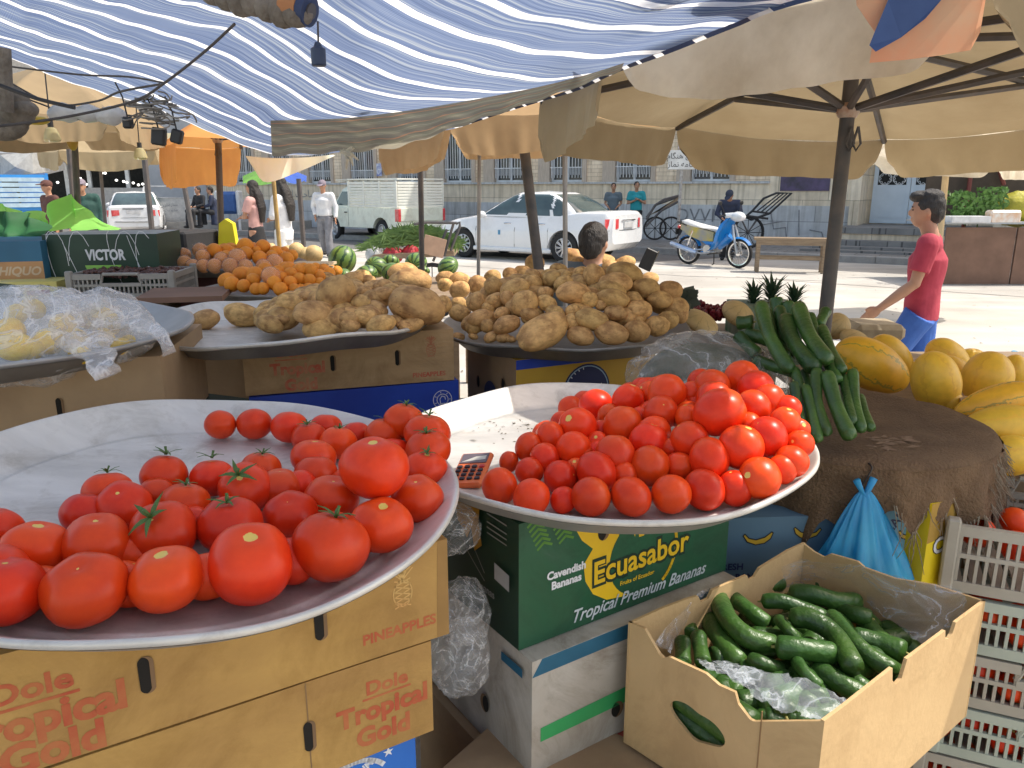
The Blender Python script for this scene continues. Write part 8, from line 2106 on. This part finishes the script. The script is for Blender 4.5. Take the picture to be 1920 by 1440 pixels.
mb = MB(); c_ = P(1402, 436); rr = .36; ring = [c_ + V3(math.cos(k * math.pi / 12) * rr, 0, math.sin(k * math.pi / 12) * rr) for k in range(25)]; mb.tube(ring, .035, 6)
for k in range(12): mb.tube([c_, ring[k * 2]], .008, 4)
mb.build('wheel', m_tyre, t); mb = MB(); tubes(mb, [[P(1402, 436), P(1425, 405)], [P(1402, 436), P(1385, 400)]], .02); mb.build('frame', m_pole, t)
bq = at(790, 500, z=0); HY = 9.4; P = lambda x, y, Y=HY: at(x, y, Y=Y)
t = thing('handcart', 'tricycle cart heaped with green herbs in front of the white cars', 'handcart', (P(790, 480).x, HY, 0))
mb = MB(); mb.loft([[P(700, 478), P(850, 470), P(850, 470) + V3(0, .9, 0), P(700, 478) + V3(0, .9, 0)], [P(690, 488), P(852, 480), P(852, 480) + V3(0, .9, 0), P(690, 488) + V3(0, .9, 0)]]); mb.build('deck', m_wood, t, smooth=False)
mb = MB(); tubes(mb, [[P(855, 420), P(862, 417), P(862, 425), P(845, 470)], [P(776, 420), P(800, 417), P(856, 418)], [P(850, 420), P(833, 480)], [P(838, 430), P(812, 490)]], .018); mb.build('frame', m_pole, t)
mb = MB()
for X_ in (810, 742):
 c_ = P(X_, 502); c_.z = .33; rr = .32; ring = [c_ + V3(math.cos(k * math.pi / 12) * rr, 0, math.sin(k * math.pi / 12) * rr) for k in range(25)]; mb.tube(ring, .028, 6)
 for k in range(12): mb.tube([c_, ring[k * 2]], .006, 4)
mb.build('wheel', m_tyre, t)
mb = MB(); c_ = P(770, 452); n_ = 0
for i in range(1500):
 x = max(-.62, min(.55, rnd.gauss(-.03, .28))); y = rnd.uniform(0, .8); h = max(0, .30 * (1 - (x / .75) ** 2)); q = V3(c_.x + x, HY + y, P(760, 476).z + h * rnd.uniform(.3, 1.0))
 a = rnd.uniform(-.6, 3.7); d = V3(math.cos(a), rnd.uniform(-.4, .4), .4 * math.sin(a)).normalized() * rnd.uniform(.05, .13); w_ = V3(-d.z, 0, d.x).normalized() * .012
 mb.add([q - d, q + w_, q + d, q - w_], [(0, 1, 2, 3)])
tag(mb.build('herbs', M('fresh_herb_leaves', (.16, .25, .07), .7, col2=(.07, .13, .04), nscale=9, trans=.3, rand=.1), smooth=False, origin=c_), 'loose heap of green herbs piled on the tricycle cart', 'herbs', kind='stuff')
for i, (x, y, w_, m_, lab) in enumerate(((737, 474, .13, M('red_sack', (.60, .04, .06), .6), 'red sack on the tricycle cart'), (770, 470, .10, M('red_sack', (0, 0, 0)), 'second red sack, partly under the herbs on the tricycle cart'), (702, 474, .11, M('pale_sack', (.55, .56, .56), .5), 'pale sack at the left end of the tricycle cart'))):
 mb = MB(); mb.ell(P(x, y + 4, HY + .2), (w_, .15, .10), nu=20, nv=14); mb.v = [tuple(Vector(v) + V3(0, 0, .03 * mnoise.noise(Vector(v) * 8))) for v in mb.v]; single(mb, 'sack', m_, lab, 'sack', P(x, y + 4, HY + .2))
mb = MB(); mb.box(P(814, 462, HY - .12), (.26, .03, .22), Matrix.Rotation(.25, 3, 'Y')); single(mb, 'card_sheet', M('pinkish_card', (.52, .33, .22), .8), 'square of brown card propped at the right of the tricycle cart', 'card', P(814, 462, HY - .12), smooth=False)
# ------------------------------------------------------------------ right-hand stall with herbs
P = lambda x, y, Y=12.8: at(x, y, Y=Y)
t = thing('market_stall', 'brown boarded stall counter at the right with seedlings on it', 'market stall', (P(1880, 500).x, 13.2, 0))
zt = P(1880, 418).z; x0 = P(1772, 450).x
m_bb = M('brown_board', (.22, .125, .085), .8, col2=(.16, .09, .06), nscale=3)
for k, (u0, u1) in enumerate(((0, 1.13), (1.16, 2.6))): mb = MB(); mb.box((x0 + (u0 + u1) / 2, 12.8, zt / 2 - .03), (u1 - u0, .04, zt - .08)); mb.build('board', m_bb, t, smooth=False)
mb = MB(); mb.box((x0 + 1.3, 13.35, zt), (2.75, 1.3, .03)); mb.build('counter', M('grey_sheet_metal', (.4, .42, .44), .5, metal=.3), t, smooth=False)
mb = MB(); mb.box((x0 + 1.45, 14.0, zt + .52), (2.5, .05, .95)); mb.build('dark_backcloth', M('dark_brown_cloth', (.075, .055, .04), .9), t, smooth=False)
mb = MB(); tubes(mb, [[(x0 + .9, 13.9, 0), (x0 + .9, 13.9, 2.6)], [(x0 + 1.0, 13.95, 2.3), (x0 + 2.6, 13.95, 2.4)], [(x0 + 1.05, 13.9, 2.6), (x0 + 1.5, 13.9, 1.6)]], .035); mb.build('frame', M('rusty_red_tube', (.20, .05, .04), .7), t)
mb = MB(); mb.box(P(1812, 411), (.62, .3, .10)); single(mb, 'foam_tray', M('white_foam', (.72, .72, .72), .7), 'white foam tray of seedlings on the brown boarded stall', 'tray', P(1812, 411), smooth=False)
mb = MB(); mb.box(P(1880, 407), (.50, .2, .22), bev=.03); single(mb, 'food_pack', M('orange_printed_film', (.70, .45, .28), .3, col2=(.75, .72, .68), nscale=9), 'orange and white film pack on the brown boarded stall', 'pack', P(1880, 407))
mb = MB(); mb.ell(P(1915, 392, 13.3), (.42, .3, .30), nu=24, nv=14); mb.v = [tuple(Vector(v) + V3(0, 0, .05 * mnoise.noise(Vector(v) * 9))) for v in mb.v]; single(mb, 'lime_heap', M('yellow_green_limes', (.48, .42, .03), .6, col2=(.33, .30, .03), nscale=9, bump=1, bscale=12), 'heap of yellow green limes under net on the brown boarded stall', 'limes', P(1915, 392, 13.3))
for i, (px, py, w_, h_, lab) in enumerate(((1812, 400, .26, .20, 'low seedlings in the white foam tray'), (1838, 385, .22, .36, 'taller seedlings behind the white foam tray'), (1862, 372, .22, .34, 'light green seedlings against the dark backcloth'), (1790, 372, .25, .22, 'dark green plant just right of the boy'))):
 mb = MB(); c_ = P(px, py, 13.1)
 for k in range(150):
  q = c_ + V3(rnd.uniform(-w_, w_), rnd.uniform(-.12, .12), rnd.uniform(-h_ * .5, h_ * .5)); d = V3(rnd.uniform(-1, 1), rnd.uniform(-.5, .5), rnd.uniform(-.2, 1)).normalized() * rnd.uniform(.03, .07); w2 = d.cross(V3(0, 1, 0)) * .5
  mb.add([q - d, q + w2, q + d, q - w2], [(0, 1, 2, 3)])
 mb.tube([c_ - V3(0, 0, h_), c_], .01, 5); single(mb, 'seedlings', M('seedling_leaves', (.14, .28, .06), .6, col2=(.06, .14, .03), nscale=12, trans=.3), lab, 'plant', c_, smooth=False)
parasol('parasol', 'sunlit yellowish parasol beyond the big beige one, above the blue doors', P_([(1640, 292, 8.5), (1870, 300, 8.0), (1990, 290, 9.5), (1830, 270, 10.5), (1650, 268, 10.2)]), at(1790, 200, Y=9.2), m_pale, [.16, .2, .2, .1, .1], .05, ribs=False)
# ------------------------------------------------------------------ back left: dark shop, grey wall, canopies
t = thing('shop', 'dark open shop front under pale awnings at the far left', 'shop', (at(160, 400, Y=33).x, 33, 0)); P = lambda x, y, Y=33: at(x, y, Y=Y)
def quad3(mb, x0, y0, x1, y1, Y): mb.add([P(x0, y1, Y), P(x1, y1, Y), P(x1, y0, Y), P(x0, y0, Y)], [(0, 1, 2, 3)])
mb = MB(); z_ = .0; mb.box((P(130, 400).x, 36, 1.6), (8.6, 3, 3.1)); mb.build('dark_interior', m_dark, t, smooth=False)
mb = MB(); mb.box((P(90, 400).x, 34.4, 4.4), (13, 3, 2.6)); mb.build('upper_wall', M('pale_plaster', (.50, .46, .42), .9), t, smooth=False)
mb = MB()
for px in (112, 155, 228): mb.box((P(px, 400).x, 33.9, 1.6), (.16, .1, 3.2))
mb.build('shutter_post', m_frame, t, smooth=False)
mb = MB(); mb.box((P(60, 400).x, 32.6, 2.75), (6.5, 2, .08), Matrix.Rotation(-.15, 3, 'X')); mb.build('white_awning', m_frame, t, smooth=False)
mb = MB(); mb.box((P(220, 400).x, 33.4, .8), (3.2, 1.0, 1.5)); mb.build('counter', M('pale_shop_counter', (.5, .48, .45), .8), t, smooth=False)
bulb = M('lit_bulb', (.9, .9, .85), .5, emit=(1, .97, .9, 2.5))
for i in range(22):
 q = P(rnd.uniform(108, 270), rnd.uniform(302, 350), 33.5); mb = MB(); mb.ell(q, (.06, .06, .05), nu=8, nv=6); o = single(mb, 'light_bulb', bulb, 'small bright bulb glowing in the dark shop at the far left', 'light bulb', q, 'bulbs in the dark shop')
t = thing('grey_wall', 'plain grey panelled wall behind the dumpster and the seated men', 'wall', (P(420, 400, 31).x, 30.5, 0))
mb = MB(); w0 = P(283, 400, 33).x; mb.box(((w0 + W(-14.6, 0).x) / 2, 32.8, 2.0), (W(-14.6, 0).x - w0, .3, 4.4), R(-3)); mb.build('panel', M('grey_panel', (.42, .43, .45), .8, col2=(.34, .35, .37), nscale=1.5), t, smooth=False)
mb = MB(); mb.box((P(430, 400, 29).x, 28.2, .2), (6, 1.6, .4)); mb.build('ledge', m_kerb, t, smooth=False)
t = thing('house', 'pale plastered block rising behind the dark shop', 'building', (-24, 48, 0)); mb = MB(); mb.box((-24, 50, 4.5), (30, 6, 9)); mb.build('wall', M('cream_plaster', (.55, .50, .44), .9), t, smooth=False)
mb = MB()
for k in range(8): mb.box((-36 + k * 3.4, 46.97, 5.5), (1.3, .08, 1.6))
for ii, k in enumerate(range(8)):
 m1 = MB(); m1.box((-36 + k * 3.4, 46.95, 5.5), (1.3, .08, 1.6)); m1.build('window', m_glass, t, smooth=False)
q = at(430, 408, z=.4); t = thing('blue_locker', 'blue and white locker on legs against the grey wall', 'locker', q)
q = at(430, 380, Y=27.2); mb = MB(); mb.box(q, (.62, .4, .75), bev=.1); mb.build('cabinet', M('locker_blue', (.05, .13, .36), .5), t)
for sx in (-1, 1): mb = MB(); mb.box(q + V3(sx * .36, -.02, -.02), (.12, .45, .85), bev=.05); mb.box(q + V3(sx * .3, 0, -.65), (.07, .07, .7)); mb.build('side_frame', m_frame, t)
for i, (pts, Y_, mt, lab) in enumerate((([(15, 268), (60, 262), (95, 268), (80, 285), (40, 288)], 24, M('red_tarpaulin', (.75, .20, .13), .8, trans=.4), 'faded red tarpaulin above the shop at the far left'),
  ([(0, 290), (60, 285), (62, 325), (20, 335), (0, 330)], 22, M('pale_tarpaulin', (.6, .6, .58), .8, trans=.4), 'pale tarpaulin roof over the blue lorry'), ([(85, 285), (112, 284), (118, 290), (90, 291)], 23, M('blue_tarpaulin', (.04, .3, .65), .7), 'small bright blue sheet on the shop roof'),
  ([(300, 250), (283, 262), (285, 300), (296, 300)], 12, M('cream_sheet', (.7, .66, .5), .8, trans=.4), 'cream cloth strip left of the orange parasol'))):
 mb = MB(); c_ = at(sum(p[0] for p in pts) / len(pts), sum(p[1] for p in pts) / len(pts), Y=Y_ - .4); vs = [at(x, y, Y=Y_) for x, y in pts]; mb.add(vs + [c_] + [v + V3(0, 1.6, .12) for v in vs], [(k, (k + 1) % len(pts), len(pts)) for k in range(len(pts))] + [(k, (k + 1) % len(vs), len(vs) + 1 + (k + 1) % len(vs), len(vs) + 1 + k) for k in range(len(vs))])
 single(mb, 'tarpaulin', mt, lab, 'tarpaulin', vs[0])
for px, py, Y_, s, lab in ((97, 252, 3.6, .060, 'yellowish glass lamp shade hanging at the left under the brown parasol'), (263, 288, 4.4, .060, 'yellowish glass lamp shade hanging beside the orange parasol')):
 q = at(px, py, Y=Y_); t = thing('hanging_lamp', lab, 'lamp', q)
 mb = MB(); mb.lathe([(.012, .030), (.022, .024), (.030, .005), (.036, -.022), (.030, -.032), (.0, -.034)], 20, q); mb.build('lamp_shade', M('yellow_glass', (.60, .52, .28), .2, alpha=.7, trans=.3), t)
 mb = MB(); mb.tube([q + V3(0, 0, .028), q + V3(0, 0, .058)], .012, 10); mb.tube([q + V3(0, 0, .05), q + V3(0, .02, .35)], .003, 5); mb.build('socket', m_black, t)
for px, py, r_, lab in ((125, 212, .075, 'leftmost white plastic pack hanging under the awning'), (165, 213, .070, 'middle white plastic pack hanging under the awning'), (208, 217, .062, 'rightmost shiny white plastic pack hanging under the awning')):
 q = at(px, py, Y=3.3); mb = MB(); mb.ell(q, (r_, .05, .035), nu=24, nv=16); mb.v = [tuple(Vector(v) + V3(.3, .3, 1) * .012 * mnoise.noise(Vector(v) * 25)) for v in mb.v]; single(mb, 'plastic_pack', M('shiny_white_film', (.80, .80, .78), .2, trans=.3, bump=.6, bscale=25), lab, 'plastic pack', q, 'white packs hanging under the awning')
q = at(135, 262, Y=4.2); mb = MB(); mb.ell(q, (.028, .03, .055), nu=16, nv=10); single(mb, 'ochre_bag', M('ochre_film', (.60, .38, .06), .5, trans=.3), 'ochre bag hanging from the brown parasol at the left', 'bag', q)
q = at(68, 226, Y=3.4); mb = MB(); mb.ell(q, (.055, .04, .018), nu=16, nv=8); single(mb, 'yellow_packet', M('yellow_film', (.8, .55, .05), .4, trans=.2), 'bright yellow packet tucked under the awning at the left', 'packet', q)
mb = MB()
for (px, py, w_) in ((12, 190, .09), (30, 215, .07), (45, 205, .05), (5, 230, .1)): mb.ell(at(px, py, Y=3.2), (w_, .06, w_ * .7), nu=14, nv=10)
mb.tube([at(4, 90, Y=3.1), at(10, 210, Y=3.1)], .03, 10); single(mb, 'bundled_cloth', m_rag, 'dark bundle of rags tied to the frame at the top left edge', 'rags', at(12, 190, Y=3.2))
# ------------------------------------------------------------------ near left stall: green sheets and printed cartons
P = lambda x, y, Y=3.9: at(x, y, Y=Y)
m_lime = M('lime_green_sheet', (.42, .95, .22), .6, col2=(.34, .85, .18), nscale=3, trans=.55); m_dgs = M('dark_green_sheet', (.03, .16, .05), .7, col2=(.02, .10, .035), nscale=3, trans=.2)
def sheet(name, top, bot, Y0, Y1, mat, lab, amp=.03, seed=0):
 mb = MB()
 def f(u, v):
  a = crom([(*p, 0) for p in top], u); b = crom([(*p, 0) for p in bot], u); q = a.lerp(b, v); p = at(q.x, q.y, Y=lerp(Y0, Y1, v)); n = amp * mnoise.noise(V3(u * 6 + seed, v * 2, 0)) + amp * .5 * math.sin(u * 20 + seed + v); return p + V3(0, n * 2, n * .3 * v)
 mb.grid(f, 50, 14); return single(mb, name, mat, lab, 'sheet', f(.5, .5), auto=0)
s1 = sheet('green_sheet', [(85, 425), (95, 390), (118, 368), (135, 366), (152, 385), (180, 405), (215, 430)], [(78, 432), (95, 432), (118, 431), (135, 431), (152, 432), (185, 432), (222, 433)], 4.6, 4.1, m_lime, 'bright lime green sheet with a pointed top draped behind the dark green box')
sheet('green_sheet', [(-30, 378), (10, 385), (40, 398), (60, 395), (88, 398), (92, 400)], [(-30, 430), (10, 432), (40, 434), (60, 432), (85, 432), (95, 430)], 4.9, 4.3, m_lime, 'low yellowish green sheet behind the dark green one at the left', seed=4)
sheet('green_sheet', [(-40, 400), (10, 396), (45, 400), (70, 410), (90, 424)], [(-40, 450), (10, 450), (45, 446), (70, 444), (95, 440)], 3.75, 3.6, m_dgs, 'dark green sheet lying over the cartons at the left edge', seed=8)
lb = Box('market_table', 'long low table of planks carrying the cartons at the left', Vector((-3.3, 3.0, 1.085)), Vector((-1.62, 3.05, 1.085)), 1.07, 1.4, m_wood, cat='table', wall_name='planked_body')
vA = at(88, 512, Y=3.36); vB = at(288, 498, Y=3.36); zv = at(190, 440, Y=3.36).z; hv = zv - 1.09
m_vg = M('near_black_green_print', (.018, .055, .03), .5, col2=(.012, .035, .022), nscale=3)
vb = Box('carton', 'dark green carton printed with a large white word and thin white curves', Vector((vA.x, 3.36, zv)), Vector((vB.x, 3.42, zv)), hv, .35, m_vg, top=M('grey_lid', (.35, .37, .36), .6))
vw = vb.w; vb.text([('VICTOR', vw * .53, hv * .66, .062, dict(bold=.04, width=.165))], m_wp, off=.0062); vb.text([('BANANA', vw * .53, hv * .46, .018, dict(bold=.02, width=.085))], M('lime_print', (.3, .6, .1), .5), off=.0062)
vb.poly([circ(vw * .50, hv * .52, .075, 20, .055, a0=185, a1=355)], M('lime_print', (0, 0, 0)), name='printed_banana', off=.0058)
vb.poly([(vw * .80, hv * .22), (vw * .93, hv * .26), (vw * .95, hv * .44), (vw * .90, hv * .48), (vw * .80, hv * .40), (vw * .78, hv * .30)], m_wp, name='white_patch', off=.006); vb.text([('INDIA', vw * .865, hv * .30, .022, dict(bold=.04, rot=.1))], m_vg, off=.0066)
vb.lines([[(vw * (x + .12 * math.cos(a + k * .35)), hv * (.5 + .55 * math.sin(a * .6 + k * .4))) for k in range(7)] for x, a in ((.08, 0), (.15, 2), (.25, 4), (.33, 1), (.68, 2.5), (.72, .5), (.85, 3.5), (.92, 1.5), (.55, 5))], m_wp, .0012, off=.0058)
lA = at(-60, 524, Y=3.3); lB = at(85, 524, Y=3.3); zt = at(40, 452, Y=3.3).z
b1 = Box('carton', 'carton with a blue upper half and an orange lower half at the left edge', Vector((lA.x, 3.25, zt)), Vector((lB.x, 3.3, zt)), zt - at(40, 524, Y=3.3).z, .35, M('shaded_teal_print', (.03, .14, .24), .6, col2=(.025, .11, .19), nscale=3))
b1.poly([(0, 0), (b1.w, 0), (b1.w, b1.h * .48), (0, b1.h * .46)], M('dull_orange_print', (.50, .26, .11), .6)); b1.text([('CHIQUO', b1.w - .115, b1.h * .22, .05, dict(shear=.3, bold=.03))], M('pale_peach_print', (.6, .45, .3), .6), off=.0064)
zt = at(60, 528, Y=3.2).z; b2 = Box('carton', 'flat yellow and white fruit carton with a green leaf print at the left edge', Vector((at(-60, 540, Y=3.2).x, 3.15, zt)), Vector((at(107, 540, Y=3.2).x, 3.2, zt)), zt - 1.09, .35, M('pale_yellow_print', (.60, .50, .12), .6, col2=(.62, .56, .25), nscale=4))
b2.poly([(0, 0), (b2.w - .17, 0), (b2.w - .13, .03), (b2.w - .16, b2.h - .01), (b2.w - .24, b2.h), (0, b2.h)], M('dark_leaf_print', (.04, .07, .05), .6)); b2.poly([(b2.w - .12, b2.h * .35), (b2.w - .03, b2.h * .4), (b2.w - .03, b2.h * .62), (b2.w - .12, b2.h * .55)], M('maroon_print', (.30, .05, .04), .6))
b2.text([('Tropical Finest', b2.w - .075, b2.h * .8, .016, dict(bold=.02))], M('dark_leaf_print', (0, 0, 0)), off=.0064)
mb = MB()
for i in range(420): mb.ell((cg.x + rnd.uniform(-.175, .175), cg.y + .16 + rnd.uniform(-.12, .12), cg.z + .095 + rnd.uniform(-.008, .012)), (.011, .008, .008), Matrix.Rotation(rnd.random() * 6, 3, 'Z'), 7, 5)
tag(single(mb, 'dates', M('dark_dates', (.07, .025, .02), .35, col2=(.12, .05, .035), nscale=30), 'dark dates filling the grey slotted crate', 'dates', (cg.x, cg.y + .16, cg.z + .09)), kind='stuff')
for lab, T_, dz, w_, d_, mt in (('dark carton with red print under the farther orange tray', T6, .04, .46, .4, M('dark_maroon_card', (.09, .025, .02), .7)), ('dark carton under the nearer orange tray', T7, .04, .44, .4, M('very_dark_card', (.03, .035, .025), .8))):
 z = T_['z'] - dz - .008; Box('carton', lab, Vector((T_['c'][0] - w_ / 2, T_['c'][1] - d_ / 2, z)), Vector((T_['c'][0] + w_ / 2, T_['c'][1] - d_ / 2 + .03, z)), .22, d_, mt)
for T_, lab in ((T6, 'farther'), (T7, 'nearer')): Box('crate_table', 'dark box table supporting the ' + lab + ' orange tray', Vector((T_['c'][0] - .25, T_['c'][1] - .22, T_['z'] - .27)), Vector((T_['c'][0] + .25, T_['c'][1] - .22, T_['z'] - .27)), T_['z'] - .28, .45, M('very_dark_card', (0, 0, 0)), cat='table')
q = at(350, 552, Y=2.95); mb = MB(); mb.box(q, (.30, .30, .02), R(12)); single(mb, 'board', M('brown_board', (0, 0, 0)), 'brown board lying behind the dented potato tray', 'board', q, smooth=False)
q = at(320, 470, Y=4.3); mb = MB(); mb.box(q, (.42, .3, .22), R(-14), bev=.01); single(mb, 'dark_sack', m_blk, 'dark covered heap between the dark green box and the oranges', 'sack', q)
q = at(424, 440, Y=4.35); mb = MB(); mb.prism([(-.05, -.06), (.05, -.06), (.04, .06), (.0, .085), (-.035, .06)], 0, .05, (q, V3(1, 0, 0), V3(0, 0, 1), V3(0, 1, 0))); single(mb, 'squash_slice', M('bright_yellow_rind', (.85, .75, .03), .5, col2=(.78, .62, .02), nscale=6), 'bright yellow cut piece standing behind the oranges at the foot of the orange parasol pole', 'squash', q)
for lab, x0, x1, y0, y1, z, mt in (('low board stall under the watermelons', -1.75, -.30, 4.6, 6.2, .86, m_wood), ('board stall under the golden melons', .98, 2.3, 1.95, 3.1, .90, m_wood), ('board shelf behind the potato heap carrying dark red fruit', .45, 1.0, 2.75, 3.2, 1.0, m_wood)):
 t = thing('market_stall', lab, 'market stall', ((x0 + x1) / 2, (y0 + y1) / 2, 0)); mb = MB(); mb.box(((x0 + x1) / 2, (y0 + y1) / 2, z - .015), (x1 - x0, y1 - y0, .03)); mb.build('board', mt, t, smooth=False)
 for sx in (x0 + .05, x1 - .05):
  for sy in (y0 + .05, y1 - .05): mb = MB(); mb.box((sx, sy, z / 2 - .015), (.05, .05, z - .03)); mb.build('leg', mt, t, smooth=False)
q = at(1636, 618, Y=3.2); mb = MB(); mb.box(q, (.20, .2, .07), R(-3), bev=.02); single(mb, 'tape_sealed_carton', M('speckled_card', (.42, .35, .24), .8, col2=(.30, .24, .16), nscale=22), 'speckled card box with clear tape behind the netted melon', 'carton', q)
m_pl = M('pineapple_leaves', (.06, .12, .06), .6, col2=(.03, .07, .035), nscale=9); m_pf = M('pineapple_rind', (.30, .20, .06), .6, col2=(.12, .12, .05), nscale=16, bump=1, bscale=20)
for i, (px, py, s) in enumerate(((1412, 560, .9), (1446, 555, 1.1), (1488, 565, .9))):
 q = at(px, py + 12, Y=2.95); t = thing('pineapple', ('leftmost', 'middle, tallest', 'rightmost')[i] + ' pineapple with spiky green crown behind the stacked cucumbers', 'pineapple', q - V3(0, 0, .1), group='pineapples in the box')
 mb = MB()
 for k in range(34):
  a = k * 2.4; l = (.045 + .055 * (k / 34)) * s; up = .25 + 1.2 * k / 34; d = V3(math.cos(a), math.sin(a), up).normalized(); sd = V3(-math.sin(a), math.cos(a), 0) * .0075; b0 = q + V3(0, 0, .001 * k)
  mb.add([b0 - sd, b0 + sd, b0 + d * l * .6 + sd * .8 + V3(0, 0, .004), b0 + d * l * .6 - sd * .8 + V3(0, 0, .004), b0 + d * l + V3(math.cos(a), math.sin(a), -.2) * .008], [(0, 1, 2, 3), (3, 2, 4)])
 mb.build('crown', m_pl, t, smooth=False); mb = MB(); mb.ell(q - V3(0, 0, .075), (.05, .05, .08)); mb.build('fruit', m_pf, t)
z = at(1440, 575, Y=2.85).z; Box('carton', 'green printed carton holding the pineapples', Vector((at(1390, 575, Y=2.85).x, 2.85, z)), Vector((at(1508, 575, Y=2.85).x, 2.85, z)), z - .9, .2, M('mid_green_print', (.03, .13, .05), .6, col2=(.3, .33, .28), nscale=9))
mb = MB(); q0 = at(1330, 578, Y=2.95)
for i in range(260):
 q = q0 + V3(rnd.uniform(-.13, .13), rnd.uniform(-.1, .1), rnd.uniform(-.03, .012)); mb.ell(q, (.010, .010, .013), Matrix.Rotation(rnd.random(), 3, 'X'), 7, 5)
tag(single(mb, 'strawberries', M('dark_red_berries', (.22, .015, .03), .35, col2=(.12, .01, .02), nscale=40), 'dark red berries heaped between the potatoes and the netted melon', 'berries', q0), kind='stuff')
mb = MB(); q0 = at(1284, 560, Y=2.72)
for k in range(26):
 a = rnd.random() * 6.28; d = V3(math.cos(a), .4 * math.sin(a), rnd.uniform(-.6, 1)).normalized() * rnd.uniform(.03, .07); w_ = d.cross(V3(0, 1, 0)) * .45; mb.add([q0, q0 + d * .5 + w_, q0 + d, q0 + d * .5 - w_], [(0, 1, 2, 3)])
single(mb, 'leafy_greens', M('grey_green_leaves', (.09, .11, .08), .7), 'dark grey green leaves sticking out behind the right side of the potato heap', 'greens', q0, smooth=False)
q = at(1908, 672, Y=4.2); t = thing('wire_basket', 'small wire basket with bright blue packets at the right edge', 'basket', q - V3(0, 0, .1)); mb = MB()
for k in range(8): mb.tube([q + V3(-.05 + k * .02, -.04, -.12), q + V3(-.05 + k * .02, -.04, .0)], .002, 4)
mb.tube([q + V3(-.06, -.04, 0), q + V3(.1, -.04, 0)], .003, 5); mb.build('wires', m_chrome, t); mb = MB(); mb.box(q + V3(.01, 0, .005), (.10, .05, .06), Matrix.Rotation(.3, 3, 'Y'), bev=.01); mb.build('packet', M('cyan_film', (.02, .35, .6), .4, col2=(.4, .6, .7), nscale=30), t)
mb = MB()
for i in range(260):
 x = rnd.uniform(-6, 9); y = rnd.uniform(4, 15); a = rnd.random() * 6; s = rnd.uniform(.01, .035); d = V3(math.cos(a), math.sin(a), 0) * s; n_ = V3(-d.y, d.x, 0) * .5; q = V3(x, y, .008); mb.add([q - d, q + n_, q + d + V3(0, 0, .006), q - n_], [(0, 1, 2, 3)])
tag(mb.build('litter', M('grey_litter', (.25, .22, .18), .9), smooth=False), kind='stuff', label='small dry scraps of litter scattered on the sunlit road', cat='litter')
